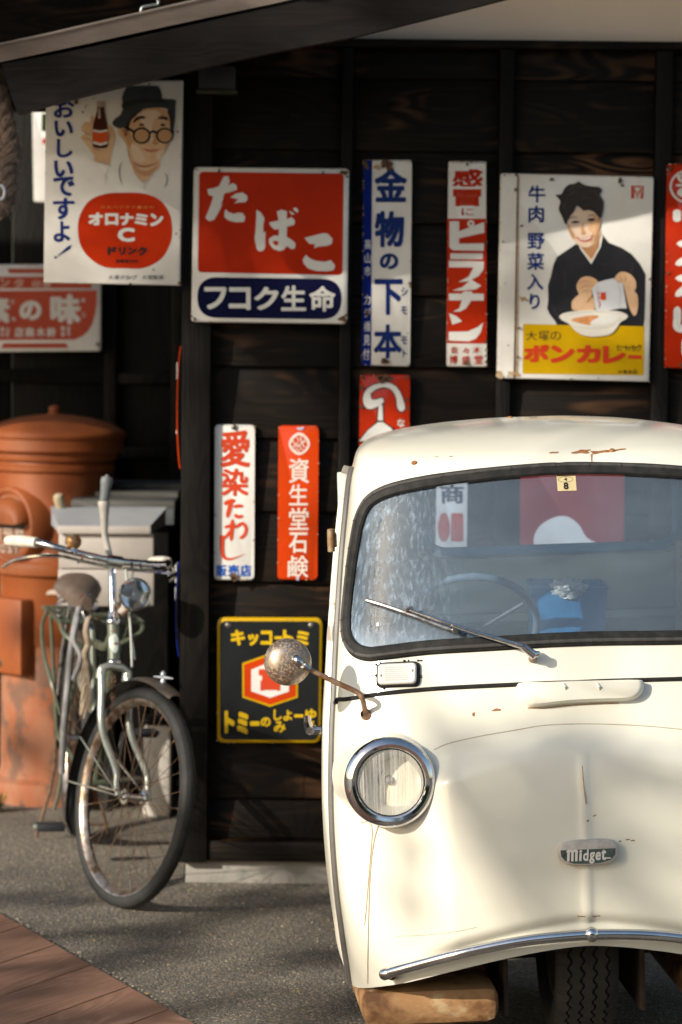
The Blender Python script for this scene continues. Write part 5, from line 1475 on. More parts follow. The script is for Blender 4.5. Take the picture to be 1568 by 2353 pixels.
    tube(mb, [Vector((rear_hub.x - .118, rear_hub.y + .05, .05)), Vector((rear_hub.x + .118, rear_hub.y + .05, .05))], .005, 8)
    mb.build('stand', rusty, t)
    return MW

def glassmat(name, tint=(1, 1, 1), dirt_glint=0.0, dscale=(3, 3, 9), dcol=(.62, .62, .58), rough=.01, lo=.5, hi=.75):
    if name in _M: return _M[name]
    m = bpy.data.materials.new(name); m.use_nodes = True
    nt = m.node_tree; N = nt.nodes; L = nt.links
    N.remove(N['Principled BSDF']); out = N['Material Output']
    tr = N.new('ShaderNodeBsdfTransparent'); tr.inputs[0].default_value = col4(tint)
    gl = N.new('ShaderNodeBsdfGlossy'); gl.inputs['Roughness'].default_value = rough
    fr = N.new('ShaderNodeFresnel'); fr.inputs['IOR'].default_value = 1.65
    mx = N.new('ShaderNodeMixShader'); L.new(fr.outputs[0], mx.inputs[0]); L.new(tr.outputs[0], mx.inputs[1]); L.new(gl.outputs[0], mx.inputs[2])
    last = mx.outputs[0]
    if dirt_glint:
        tc = N.new('ShaderNodeTexCoord'); mp = N.new('ShaderNodeMapping'); mp.inputs['Scale'].default_value = dscale
        L.new(tc.outputs['Object'], mp.inputs[0])
        nz = N.new('ShaderNodeTexNoise'); nz.inputs['Scale'].default_value = 1; nz.inputs['Detail'].default_value = 9; nz.inputs['Distortion'].default_value = .8; nz.inputs['Roughness'].default_value = .7
        L.new(mp.outputs[0], nz.inputs['Vector'])
        r = N.new('ShaderNodeMapRange'); r.inputs[1].default_value = lo; r.inputs[2].default_value = hi; r.inputs[3].default_value = dirt_glint * .15; r.inputs[4].default_value = dirt_glint
        L.new(nz.outputs['Fac'], r.inputs[0])
        df = N.new('ShaderNodeBsdfDiffuse'); df.inputs[0].default_value = col4(dcol)
        m2 = N.new('ShaderNodeMixShader'); L.new(r.outputs[0], m2.inputs[0]); L.new(last, m2.inputs[1]); L.new(df.outputs[0], m2.inputs[2])
        last = m2.outputs[0]
    L.new(last, out.inputs[0])
    _M[name] = m
    return m
build_bicycle()

def build_carrier_box():
    white = mat('box_white_plastic', (.46, .42, .39), (.40, .365, .34), rough=.55, scale=(6, 6, 6), c3=(.36, .32, .28), s3=(9, 9, 9), lo3=.58, hi3=.75)
    Y = 10.5
    a, b = W(134, 1393, Y), W(355, 1225, Y)
    o = Vector(((a.x + b.x) / 2, Y, a.z))
    t = thing('storage_box', 'off-white box with sloping lid resting on the rack of the bicycle', 'box', o, R(4))
    w, h = b.x - a.x, b.z - a.z
    d = .26
    z1 = h * .5
    mb = MB(); box(mb, (0, d / 2, z1 / 2), (w, d, z1), .006); mb.build('lower_case', white, t)
    mb = MB(); box(mb, (0, d / 2 + .001, (z1 + .003 + h) / 2), (w - .004, d, h - z1 - .003), .006); mb.build('upper_case', white, t)
    lid = mat('lid_grey', (.33, .34, .36), (.28, .29, .31), rough=.45, scale=(6, 6, 6))
    x0, x1 = W(115, 1200, Y).x - o.x, W(345, 1200, Y).x - o.x
    x2 = W(135, 1200, Y).x - o.x
    mb = MB()
    zt = W(150, 1166, Y + .16).z - o.z
    zf = h + .006
    # sloping lid: a low front lip, then a pane rising to the back
    pr = [(-.008, zf - .004), (-.010, zf + .018), (.16, zt), (.20, zt + .002), (d + .01, zt - .02), (d + .01, zf)]
    vs_ = [Vector((x2 + (x0 - x2) * (0 if y < 0 else min(1, y / .16)), y, z)) for y, z in pr] + [Vector((x1 + (.055 if y > 0 else 0) * min(1, max(y, 0) / .16), y, z)) for y, z in pr]
    n = len(pr)
    mb.add(vs_, [tuple(range(n - 1, -1, -1)), tuple(range(n, 2 * n))] + [(i, (i + 1) % n, n + (i + 1) % n, n + i) for i in range(n)])
    li = mb.build('lid', lid, t, smooth=False)
    mb = MB(); box(mb, ((x2 + x1) / 2, -.014, zf + .004), (x1 - x2 + .006, .012, .026), .004); mb.build('lid_lip', white, li)
    mb = MB()
    c = W(150, 1165, Y + .17) - o; e = W(141, 1138, Y + .15) - o
    tube(mb, [c, c + (e - c) * .4, c + (e - c) * .75, e, e + (e - c) * .12], [.017, .0185, .0185, .015, .006], 16)
    mb.build('lid_knob', mat('cream_knob', (.40, .33, .22), (.33, .28, .19), rough=.5, scale=(20, 20, 20)), li)
build_carrier_box()

# ================================================================= signs glimpsed through the cab's windows
def signs_behind_cab():
    s = Sign('red_sign', 'red enamel sign with a pale round shape, seen through the truck windscreen and rear window', 'enamel sign', YW - .032,
             [P('N', 885, 200), P('N', 1325, 205), P('N', 1320, 860), P('N', 880, 860)], mat_=mat('old_crimson', (.26, .022, .020), (.22, .02, .018), rough=.3), r=8)
    s.layer('pale_shape', WHITE, 1, zn='N', polys=[sm2([(940, 600), (960, 530), (1020, 490), (1080, 485), (1130, 520), (1160, 570), (1205, 600), (1205, 640), (1120, 690), (1000, 690)])])
    s = Sign('white_sign', 'white enamel sign with blue writing, seen through the left half of the windscreen', 'enamel sign', YW - .032,
             [P('N', 530, 250), P('N', 662, 252), P('N', 655, 800), P('N', 524, 800)], r=8)
    s.layer('lettering', NAVY, 1, zn='N', glyphs=[('商', 545, 350, 645, 430, .03), ('店', 545, 640, 640, 730, .03)])
    s.layer('red_mark', RED, 1, zn='N', polys=[ellipse(560, 530, 26, 62), rrect(590, 470, 642, 590, 8)])
signs_behind_cab()

# ================================================================= three-wheeled truck
TX = W(1345, 1900, 7.4).x + .019
TROOT = Matrix.Translation((TX, 7.4, 0)) @ Matrix.Rotation(R(4.0), 4, 'Z') @ Matrix.Rotation(R(-2.2), 4, 'Y')
TINV = TROOT.inverted()
KEY = [  # z, half width, front y, corner depth, exponent, back y
    (.14, .527, .060, .25, 2.6, .95), (.20, .534, .040, .25, 2.6, .95), (.29, .546, .018, .24, 2.6, .95), (.40, .558, .002, .24, 2.6, .95), (.50, .564, .000, .24, 2.6, .95),
    (.60, .566, .008, .235, 2.6, .95), (.70, .563, .022, .23, 2.7, .95), (.80, .557, .045, .225, 2.7, .95), (.88, .549, .072, .22, 2.8, .95), (.96, .541, .102, .22, 2.9, .95),
    (1.05, .532, .132, .21, 3.0, .95), (1.20, .514, .182, .21, 3.0, .95), (1.32, .496, .222, .21, 3.0, .95), (1.38, .485, .246, .22, 2.9, .95), (1.41, .474, .268, .23, 2.8, .948),
    (1.433, .464, .300, .24, 2.7, .945), (1.450, .444, .345, .24, 2.6, .94), (1.464, .408, .395, .23, 2.5, .93), (1.477, .342, .455, .20, 2.4, .915), (1.488, .250, .525, .15, 2.3, .89), (1.495, .150, .595, .11, 2.1, .86), (1.499, .07, .68, .06, 2.0, .82), (1.500, .01, .75, .01, 2.0, .77)]
def key_at(z):
    for i in range(len(KEY) - 1):
        if z <= KEY[i + 1][0] or i == len(KEY) - 2:
            a, b = KEY[i], KEY[i + 1]
            p = KEY[max(i - 1, 0)]; q = KEY[min(i + 2, len(KEY) - 1)]
            t = min(max((z - a[0]) / (b[0] - a[0]), 0), 1)
            out = []
            for k in range(1, 6):      # monotone-ish cubic
                m0 = (b[k] - p[k]) / max(b[0] - p[0], 1e-6) * (b[0] - a[0]); m1 = (q[k] - a[k]) / max(q[0] - a[0], 1e-6) * (b[0] - a[0])
                h = (2 * t ** 3 - 3 * t * t + 1) * a[k] + (t ** 3 - 2 * t * t + t) * m0 + (-2 * t ** 3 + 3 * t * t) * b[k] + (t ** 3 - t * t) * m1
                out.append(h)
            return out
def sstep(a, b, x):
    t = min(max((x - a) / (b - a), 0), 1); return t * t * (3 - 2 * t)
def arch(x):
    return max(.165, .300 - .118 * (abs(x) / .5) ** 1.55)
def fwd(x, z):
    """how far the pressed front stands out: bonnet shield, lip of the wheel arch, centre crease"""
    ax = abs(x)
    top = .80 - .62 * ax * ax
    f = .034 * (1 - sstep(.30, .40, ax)) * (1 - sstep(top - .05, top + .012, z)) * sstep(arch(x) + .02, arch(x) + .09, z)
    f += .007 * math.exp(-(x / .0085) ** 2) * (1 - sstep(.70, .78, z)) * sstep(.33, .37, z)
    lz = arch(x) + .052 - .018 * (ax / .45) ** 2
    f += .020 * (1 - sstep(lz - .016, lz + .010, z)) * (1 - sstep(.40, .50, ax))
    return f
def section(z):
    w, y0, D, n, yb = key_at(z)
    pts = []
    qs = [i / 46 * .86 for i in range(47)] + [.86 + .14 * (1 - (1 - j / 16) ** 2) for j in range(1, 17)]
    half = []
    for q in qs:
        half.append((q * w, y0 + D * (1 - max(0, 1 - q ** n) ** (1 / n)), 'f'))
    ys = y0 + D
    ns = 14
    side = []
    for k in range(1, ns + 1):
        t = k / ns; y = ys + (yb - .05 - ys) * t
        side.append((w * (1 - .075 * t ** 1.3), y, 's'))
    xb = side[-1][0]
    back = [(xb * .985, yb - .018, 'b'), (xb * .95, yb, 'b')] + [(xb * .95 * (1 - k / 22), yb, 'b') for k in range(1, 22)]
    right = half + side + back
    left = [(-x, y, c) for x, y, c in right[1:]]
    return right + left[::-1]     # from the middle of the front round the right to the middle of the back, and up the left side
def dusty_hazed_glass():
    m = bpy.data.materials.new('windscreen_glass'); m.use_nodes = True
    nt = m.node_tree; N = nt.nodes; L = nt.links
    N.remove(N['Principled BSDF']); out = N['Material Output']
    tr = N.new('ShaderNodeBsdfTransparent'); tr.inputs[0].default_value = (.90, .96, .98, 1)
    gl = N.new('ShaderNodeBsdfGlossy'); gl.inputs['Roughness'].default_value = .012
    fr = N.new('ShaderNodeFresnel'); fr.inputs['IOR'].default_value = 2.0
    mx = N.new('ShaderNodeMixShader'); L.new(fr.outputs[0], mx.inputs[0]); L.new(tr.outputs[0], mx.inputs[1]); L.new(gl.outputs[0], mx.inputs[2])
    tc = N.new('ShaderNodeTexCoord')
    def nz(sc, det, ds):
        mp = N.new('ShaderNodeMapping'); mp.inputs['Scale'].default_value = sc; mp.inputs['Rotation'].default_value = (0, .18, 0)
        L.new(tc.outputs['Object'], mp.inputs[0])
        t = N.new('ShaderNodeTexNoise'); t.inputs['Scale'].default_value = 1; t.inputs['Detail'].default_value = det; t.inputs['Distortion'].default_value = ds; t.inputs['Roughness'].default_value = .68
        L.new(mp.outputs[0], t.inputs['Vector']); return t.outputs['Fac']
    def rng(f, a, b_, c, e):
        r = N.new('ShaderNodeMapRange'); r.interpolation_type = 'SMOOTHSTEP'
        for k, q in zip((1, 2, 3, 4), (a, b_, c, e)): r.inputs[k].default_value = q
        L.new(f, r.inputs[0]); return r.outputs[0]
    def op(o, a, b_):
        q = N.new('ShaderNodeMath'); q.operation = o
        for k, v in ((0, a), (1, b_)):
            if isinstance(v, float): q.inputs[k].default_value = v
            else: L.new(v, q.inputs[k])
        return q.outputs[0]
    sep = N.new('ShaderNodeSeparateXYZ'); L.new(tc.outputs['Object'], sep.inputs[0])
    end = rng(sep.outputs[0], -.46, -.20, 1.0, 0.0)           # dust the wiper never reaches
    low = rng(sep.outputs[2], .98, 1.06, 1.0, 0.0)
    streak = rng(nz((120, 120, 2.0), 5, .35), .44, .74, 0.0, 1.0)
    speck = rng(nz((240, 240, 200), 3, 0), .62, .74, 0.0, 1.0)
    sky_haze = rng(nz((3, 3, 7), 5, .6), .35, .70, .11, .16)  # bluish haze painted over the whole glass in place of reflected sky
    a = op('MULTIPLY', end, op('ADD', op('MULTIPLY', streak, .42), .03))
    a = op('ADD', a, op('MULTIPLY', op('MULTIPLY', end, low), .45))  # sun glare painted into the lower left corner
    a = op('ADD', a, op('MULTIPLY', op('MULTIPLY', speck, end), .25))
    a = op('ADD', a, sky_haze)
    df = N.new('ShaderNodeBsdfDiffuse'); df.inputs[0].default_value = (.40, .51, .64, 1)  # one bluish colour for the dust, the painted haze and the glare
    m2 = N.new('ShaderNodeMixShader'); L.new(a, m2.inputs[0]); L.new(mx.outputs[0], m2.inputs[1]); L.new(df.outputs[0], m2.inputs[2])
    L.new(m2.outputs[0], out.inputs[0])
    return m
def build_truck():
    cream = mat('cream_paint', (.78, .755, .648), (.74, .715, .608), rough=.28, scale=(2.2, 2.2, 2.2), coat=.5, c3=(.55, .50, .39), s3=(3.0, 3.0, 1.3), lo3=.62, hi3=.85, bump=.03, bscale=(5, 5, 5), bdist=.01)
    rubber = mat('weather_strip', (.014, .0135, .0135), (.026, .025, .024), rough=.65, scale=(40, 40, 40), spec=.2)
    greyrub = mat('grey_seal', (.135, .125, .120), (.10, .094, .09), rough=.5, scale=(20, 20, 12))
    rust = mat('body_rust', (.22, .085, .028), (.36, .17, .065), rough=.8, scale=(120, 120, 120))
    rustln = mat('rust_line', (.36, .20, .08), (.48, .33, .17), rough=.7, scale=(50, 50, 50))
    t = thing('three_wheeled_truck', 'cream three-wheeled truck with round headlamp, rusty mirror and chrome bumper bar, facing the viewer', 'truck')
    t.matrix_world = TROOT
    zs = [.14 + (1.405 - .14) * i / 146 for i in range(147)]
    for i in range(14, len(KEY) - 1):
        a, b = max(KEY[i][0], 1.405), KEY[i + 1][0]
        for k in range(1, 5): zs.append(a + (b - a) * k / 4)
    ZR = .62
    rows = []
    for z in zs:
        sec = section(z)
        row = []
        for x, y, c in sec:
            bz = arch(x) if c == 'f' else .165
            zz = z if z >= ZR else bz + (z - .14) * (ZR - bz) / (ZR - .14)
            if c == 'f':
                w, y0, D, n, yb = key_at(max(zz, .14)) if zz < 1.40 else key_at(z)
                if zz < 1.40:
                    q = min(abs(x) / max(key_at(z)[0], 1e-6), 1)
                    xx = math.copysign(q * w, x); yy = y0 + D * (1 - max(0, 1 - q ** n) ** (1 / n))
                else: xx, yy = x, y
                yy -= fwd(xx, zz)
                row.append((Vector((xx, yy, zz)), c))
            else:
                row.append((Vector((x, y, zz)), c))
        rows.append(row)
    nc = len(rows[0])
    V = [p for r_ in rows for p, c in r_]
    Fs = []
    for j in range(len(rows) - 1):
        for i in range(nc):
            k = (i + 1) % nc
            Fs.append((j * nc + i, j * nc + k, (j + 1) * nc + k, (j + 1) * nc + i))
    Fs.append(tuple((len(rows) - 1) * nc + i for i in range(nc)))
    bvh = BVHTree.FromPolygons([tuple(v) for v in V], Fs)
    def S(px, py, off=0.0):
        o = TINV @ Vector((0, 0, CAMZ)); d = (TINV.to_3x3() @ ray(px, py)).normalized()
        loc, nor, i, dist = bvh.ray_cast(o, d)
        if loc is None:
            loc, nor, i, dist = bvh.find_nearest(o + d * (7.6 / abs(d.y)))
        if nor.dot(d) > 0: nor = -nor
        return loc + nor * off, nor
    def Sz(zn, x, y, off=0.0): return S(*P(zn, x, y), off)
    # windscreen outline: left half from the picture, mirrored
    gl = [(1158, 283), (1000, 287), (800, 302), (560, 330), (400, 358), (300, 388), (240, 430), (208, 495), (190, 580), (172, 700), (156, 850), (150, 940), (158, 1005), (190, 1050), (245, 1068), (310, 1062), (500, 1040), (800, 1022), (1000, 1010), (1158, 1004)]
    half = [Sz('N', x, y)[0] for x, y in gl]
    xm = half[0].x
    outline = [Vector((min(p.x, 0), p.y, p.z)) for p in half]
    outline[0].x = outline[-1].x = 0
    full = outline + [Vector((-p.x, p.y, p.z)) for p in outline[::-1]][1:-1]
    full = cat(full, 5, True)
    on = []
    for p in full:      # back onto the pressed surface
        loc, nor, i, d = bvh.ray_cast(Vector((p.x, -1, p.z)), Vector((0, 1, 0)))
        if loc is None: loc = p
        on.append(loc)
    full = on
    poly2 = [(p.x, p.z) for p in full]
    def inside(x, z, pl):
        c = False
        j = len(pl) - 1
        for i in range(len(pl)):
            if (pl[i][1] > z) != (pl[j][1] > z) and x < (pl[j][0] - pl[i][0]) * (z - pl[i][1]) / (pl[j][1] - pl[i][1]) + pl[i][0]: c = not c
            j = i
        return c
    rw = rrect(-.275, 1.14, .405, 1.365, .05, 6)
    dw = rpoly([(.36, .99), (.80, .99), (.80, 1.33), (.43, 1.33)], .04, 5)     # side glass in y,z
    body, glass, doorL, doorR, sgl, sgr = [], [], [], [], [], []
    back_glass = []
    for f in Fs:
        c = sum((V[i] for i in f), Vector()) / len(f)
        kinds = [rows[i // nc][i % nc][1] for i in f]
        if 'b' not in kinds and c.y < .55 and c.z > .9 and abs(c.x) < .52 and kinds[0] == 'f' and inside(c.x, c.z, poly2):
            glass.append(f); continue
        if 'b' in kinds and inside(c.x, c.z, rw) and c.y > .9:
            back_glass.append(f); continue
        if 's' in kinds and 'b' not in kinds and 'f' not in kinds and .17 < c.z < 1.385 and c.y < .86:
            if inside(c.y, c.z, dw): (sgl if c.x < 0 else sgr).append(f)
            else: (doorL if c.x < 0 else doorR).append(f)
            continue
        body.append(f)
    def sub(name, fl, m, push=None, parent=t, label=None, angle=40):
        used = sorted({i for f in fl for i in f}); mp = {k: i for i, k in enumerate(used)}
        vs_ = [V[k] + (push(V[k]) if push else Vector()) for k in used]
        mb = MB(); mb.add(vs_, [tuple(mp[i] for i in f) for f in fl])
        return mb.build(name, m, parent, angle=angle, label=label)
    bo = sub('cab_body', body, cream, angle=60)
    for fl, gf, sx in ((doorL, sgl, -1), (doorR, sgr, 1)):
        d = sub('door', fl, cream, push=lambda v, s=sx: Vector((s * (.004 + .019 * sstep(.30, .36, v.y)) * sstep(.10, .26, v.z), 0, 0)))
        so = d.modifiers.new('thick', 'SOLIDIFY'); so.thickness = .022; so.offset = -1
        g = sub('door_glass', gf, glassmat('side_glass', (.86, .92, .92), .05), push=lambda v, s=sx: Vector((s * .002, 0, 0)), parent=d)
        # seals round the door: grey strip down the leading edge
        mb = MB(); pts = []
        for k in range(44):
            z = .175 + (1.400 - .175) * k / 43
            w, y0, D, n, yb = key_at(z)
            pts.append(Vector((sx * (w + .004), y0 + D - .016, z)))
        tube(mb, pts, .0085, 8)
        mb.build('door_seal', greyrub, d)
        mb = MB()
        for zz in (1.215,):
            w, y0, D, n, yb = key_at(zz)
            lathe(mb, [(.0, -.030), (.009, -.028), (.010, 0), (.009, .028), (.0, .030)], 12, Matrix.Translation((sx * (w + .016), .62, zz)))
            box(mb, (sx * (w + .008), .645, zz), (.014, .045, .036), .003)
        mb.build('hinge', mat('rusty_hinge', (.30, .22, .13), (.22, .12, .05), rough=.6, metal=.3, scale=(60, 60, 60)), d)
        mb = MB()
        w, y0, D, n, yb = key_at(.75)
        hp = Vector((sx * (w + .019), .40, .772))
        tube(mb, [hp, hp + Vector((sx * .022, 0, 0)), hp + Vector((sx * .030, 0, .002))], [.011, .011, .010], 12)
        tube(mb, cat([hp + Vector((sx * .028, -.012, .0)), hp + Vector((sx * .030, .03, .012)), hp + Vector((sx * .028, .075, .018))], 5), [.011] * 6 + [.0095] * 5, 10)
        mb.build('handle', CHROME, d)
    gm = dusty_hazed_glass()
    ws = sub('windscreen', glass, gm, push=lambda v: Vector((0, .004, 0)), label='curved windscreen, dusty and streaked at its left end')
    # streaky dust left of the wiper's reach
    mb = MB()
    gk = MB()
    prof = []
    T, N = frames(full, True)
    def strip(mb, off_in, off_out, r1, r2, n=10):
        vs_, fs = [], []
        m = len(full)
        for p, tt in zip(full, T):
            loc, nor, i, d = bvh.find_nearest(p)
            if nor.y > 0: nor = -nor
            b = tt.cross(nor).normalized()
            for k in range(n):
                a = 2 * math.pi * k / n
                vs_.append(p + b * (off_in + math.cos(a) * r1) + nor * (off_out + math.sin(a) * r2))
        for i in range(m):
            for k in range(n):
                fs.append((i * n + k, i * n + (k + 1) % n, ((i + 1) % m) * n + (k + 1) % n, ((i + 1) % m) * n + k))
        mb.add(vs_, fs)
    strip(gk, 0, .002, .0175, .009)
    ga = gk.build('windscreen_gasket', rubber, t)
    mb = MB(); strip(mb, .0055, .0105, .0045, .0028, 8); mb.build('locking_strip', mat('locking_strip_rubber', (.045, .043, .041), (.065, .062, .06), rough=.6, scale=(40, 40, 40), spec=.25), ga)
    mb = MB(); r = random.Random(5)
    for i in range(0, len(full), 3):
        p, tt = full[i], T[i]
        if r.random() < .25: continue
        loc, nor, q, d = bvh.find_nearest(p)
        if nor.y > 0: nor = -nor
        b = tt.cross(nor).normalized()
        c = p + b * .0055 + nor * .0128
        tube(mb, [c - b * .0045, c + b * .0045], .0011, 5)
    mb.build('rubber_crack', INK, ga)
    # seam rubber between screen panel and nose
    sp = [Sz('Q', x, y, .0015)[0] for x, y in ((84, 111), (130, 101), (300, 76), (550, 53), (870, 37), (1040, 30), (1158, 27))]
    sp = [Vector((min(p.x, 0), p.y, p.z)) for p in sp]; sp[-1].x = 0
    line = cat(sp + [Vector((-p.x, p.y, p.z)) for p in sp[::-1]][1:], 8)
    line2 = []
    for p in line:
        loc, nor, i, d = bvh.ray_cast(Vector((p.x, -1, p.z)), Vector((0, 1, 0)))
        line2.append((loc if loc else p) + Vector((0, -.0015, 0)))
    mb = MB(); tube(mb, line2, .0052, 8); mb.build('nose_seam', rubber, t)
    def trace(zn, pts, r_, m, name, off=.0004, n=6, k=6):
        mb = MB()
        pp = cat([Vector((x, y, 0)) for x, y in pts], k)
        tube(mb, [Sz(zn, p.x, p.y, off)[0] for p in pp], r_, n)
        return mb.build(name, m, t)
    tan = mat('seam_shadow_dirt', (.44, .39, .29), (.52, .47, .36), rough=.8, scale=(30, 30, 30))
    trace('Q', [(520, 312), (560, 293), (620, 275), (740, 250), (870, 228), (960, 212), (1050, 205), (1200, 203), (1400, 211), (1568, 226)], .0011, tan, 'bonnet_seam')
    trace('Q', [(285, 632), (268, 690), (255, 780), (247, 900), (243, 1050), (240, 1200), (240, 1300)], .0017, tan, 'wing_seam')
    trace('Q', [(213, 620), (240, 617), (256, 635), (258, 680), (250, 780), (240, 900), (232, 1000), (226, 1052)], .0013, rustln, 'rust_seam')
    trace('Q', [(80, 370), (100, 430), (150, 500), (210, 575), (260, 615)], .0010, tan, 'wing_crease')
    trace('Q', [(1146, 380), (1150, 440), (1156, 500), (1160, 540)], .0011, rustln, 'crease_rust')
    trace('Q', [(355, 1100), (480, 1095), (600, 1082), (700, 1062)], .0008, tan, 'lip_crease')
    def decal(zn, pl, m, name, off=.0006):
        mb = MB()
        c = (sum(p[0] for p in pl) / len(pl), sum(p[1] for p in pl) / len(pl))
        q = [Sz(zn, x, y, off)[0] for x, y in pl]
        cc = Sz(zn, c[0], c[1], off)[0]
        mb.add(q + [cc], [(i, (i + 1) % len(q), len(q)) for i in range(len(q))])
        return mb.build(name, m, t, smooth=False)
    rr = random.Random(8)
    def irregular(pl, amp=2.2):
        out = []
        for i in range(len(pl)):
            a, b = pl[i], pl[(i + 1) % len(pl)]
            for k in range(4):
                u = k / 4
                out.append((a[0] + (b[0] - a[0]) * u + rr.uniform(-amp, amp), a[1] + (b[1] - a[1]) * u + rr.uniform(-amp, amp)))
        return out
    strips = [('N', [(1100, 214), (1165, 205), (1180, 220), (1100, 220)], 2), ('N', [(1130, 206), (1180, 203), (1182, 208), (1135, 210)], 1), ('N', [(1178, 212), (1250, 207), (1330, 200), (1330, 205), (1255, 215), (1190, 225)], 2),
              ('N', [(1181, 222), (1190, 222), (1188, 258), (1184, 258)], 1), ('N', [(1005, 215), (1045, 213), (1046, 218), (1008, 220)], 1.2), ('N', [(522, 233), (540, 233), (540, 235), (522, 235)], .6), ('N', [(583, 232), (600, 231), (600, 234), (584, 234)], .6),
              ('Q', [(680, 158), (692, 154), (692, 170), (683, 171)], 1), ('Q', [(760, 146), (785, 138), (803, 142), (800, 148), (765, 150)], 1.2), ('Q', [(1125, 1013), (1160, 1016), (1160, 1019), (1125, 1017)], .7), ('Q', [(1190, 1014), (1222, 1012), (1222, 1015), (1190, 1018)], .7),
              ('Q', [(1300, 697), (1310, 695), (1311, 699), (1302, 702)], .8), ('Q', [(1328, 690), (1345, 688), (1346, 693), (1330, 696)], .8), ('Q', [(1350, 695), (1366, 692), (1368, 697), (1352, 699)], .8), ('Q', [(1164, 611), (1173, 608), (1172, 615), (1166, 618)], .6),
              ('Q', [(1190, 592), (1205, 586), (1206, 588), (1192, 596)], .6)]
    for zn, pl, amp in strips: decal(zn, irregular(pl, amp), rust, 'rust_chip')
    mb = MB()
    for x, y in ((840, 66), (1285, 49), (402, 103)):
        p, n = Sz('N', x, y + 3)
        lathe(mb, [(.0, .004), (.006, .003), (.008, 0)], 10, axis_m(p, n))
    mb.build('roof_rivet', rust, t)
    # marker lamp
    c, n = Sz('N', 368, 1155)
    yv = Vector((0, 0, 1)); yv = (yv - n * yv.dot(n)).normalized(); xv = yv.cross(n)
    rl = Matrix.Rotation(R(2.5), 4, n)
    xv = rl.to_3x3() @ xv; yv = rl.to_3x3() @ yv
    if xv.x < 0: xv = -xv
    def plate(name, w, h, r_, d0, d1, m, parent=t, lens=0.0, o=c, xv=xv, yv=yv, n=n):
        pl = rrect(-w / 2, -h / 2, w / 2, h / 2, r_, 6)
        mb = MB()
        b0 = [o + xv * x + yv * y + n * d0 for x, y in pl]; b1 = [o + xv * x * .985 + yv * y * .975 + n * (d1 - .003) for x, y in pl]; b2 = [o + xv * x * .93 + yv * y * .89 + n * d1 for x, y in pl]
        k = len(pl)
        mb.add(b0 + b1 + b2, [(i, (i + 1) % k, k + (i + 1) % k, k + i) for i in range(k)] + [(k + i, k + (i + 1) % k, 2 * k + (i + 1) % k, 2 * k + i) for i in range(k)] + [tuple(range(2 * k, 3 * k))])
        return mb.build(name, m, parent, angle=30)
    ml = plate('marker_lamp', .106, .062, .016, -.008, .007, rubber)
    lensm = mat('ribbed_lens', (.72, .71, .68), (.66, .64, .60), rough=.22, scale=(10, 10, 10), coat=.5)
    plate('lamp_lens', .094, .051, .012, .004, .016, lensm, ml)
    mb = MB()
    for k in range(7): tube(mb, [c + xv * -.028 + yv * (-.015 + k * .005) + n * .0158, c + xv * .028 + yv * (-.015 + k * .005) + n * .0158], .0012, 5)
    mb.build('lens_rib', lensm, ml)
    mb = MB()
    for sx in (-1, 1): lathe(mb, [(.0, .0025), (.0028, .002), (.0034, 0)], 10, axis_m(c + xv * sx * .038 + yv * (-.004 if sx < 0 else .005) + n * .0152, n))
    mb.build('lamp_screw', NAIL, ml)
    mb = MB()      # crumbling gasket
    for i in range(16):
        a = rr.random(); e = rr.choice((-1, 1))
        q = c + xv * ((a - .5) * .112) + yv * (e * .0325) if rr.random() < .6 else c + xv * (e * .0545) + yv * ((a - .5) * .064)
        box(mb, q - n * .001 * rr.random(), (.002 + .004 * rr.random(), .003, .002 + .004 * rr.random()), .0008)
    mb.build('crumbling_gasket', rubber, ml)
    # bonnet scoop handle
    sc = [(868, 40), (960, 36), (1100, 31), (1250, 27), (1380, 25), (1404, 34), (1405, 55), (1392, 84), (1345, 108), (1200, 114), (1060, 122), (955, 134), (912, 128), (880, 85)]
    cxy = (sum(p[0] for p in sc) / len(sc), sum(p[1] for p in sc) / len(sc))
    def lay(f, off): return [Sz('Q', cxy[0] + (x - cxy[0]) * f, cxy[1] + (y - cxy[1]) * f - off * 100, off)[0] for x, y in sm2(sc, 3)]
    L0, L1, L2 = lay(1.0, -.002), lay(.975, .018), lay(.88, .026)
    k = len(L0); mb = MB()
    mb.add(L0 + L1 + L2, [(i, (i + 1) % k, k + (i + 1) % k, k + i) for i in range(k)] + [(k + i, k + (i + 1) % k, 2 * k + (i + 1) % k, 2 * k + i) for i in range(k)] + [tuple(range(2 * k, 3 * k))])
    scoop = mb.build('bonnet_handle', cream, t, angle=60)
    mb = MB()
    for x in (1062, 1205): tube(mb, [Sz('Q', x - 3, 42, .027)[0], Sz('Q', x + 4, 60, .029)[0], Sz('Q', x + 8, 70, .026)[0]], [.002, .004, .001], 8)
    mb.build('handle_rib', cream, scoop)
    trace('Q', [(915, 136), (980, 137), (1080, 126), (1200, 119), (1300, 116)], .0014, rustln, 'handle_rust', .001)
    # headlamps
    def headlamp(ctr, nor, sx):
        ax = Vector((sx * .02, -1, .03)).normalized()
        Mh = axis_m(ctr, ax)
        mb = MB(); lathe(mb, [(.128, -.115), (.117, -.060), (.112, -.020), (.109, .012), (.1055, .028), (.100, .030)], 56, Mh)
        h = mb.build('headlamp', cream, t)
        mb = MB(); lathe(mb, [(.1055, .024), (.1070, .034), (.1050, .045), (.099, .053), (.090, .057), (.0825, .0555), (.0800, .050), (.0815, .046), (.0790, .046)], 64, Mh)
        mb.build('chrome_ring', mat('bright_chrome', (.68, .68, .70), (.60, .60, .62), rough=.06, metal=1.0, scale=(30, 30, 30), c3=(.34, .22, .14), s3=(16, 16, 16), lo3=.66, hi3=.76, r3=.5, m3=.5), h)
        mb = MB(); lathe(mb, [(.0795, .044), (.0780, .0455), (.0765, .0435)], 56, Mh); mb.build('rubber_ring', rubber, h)
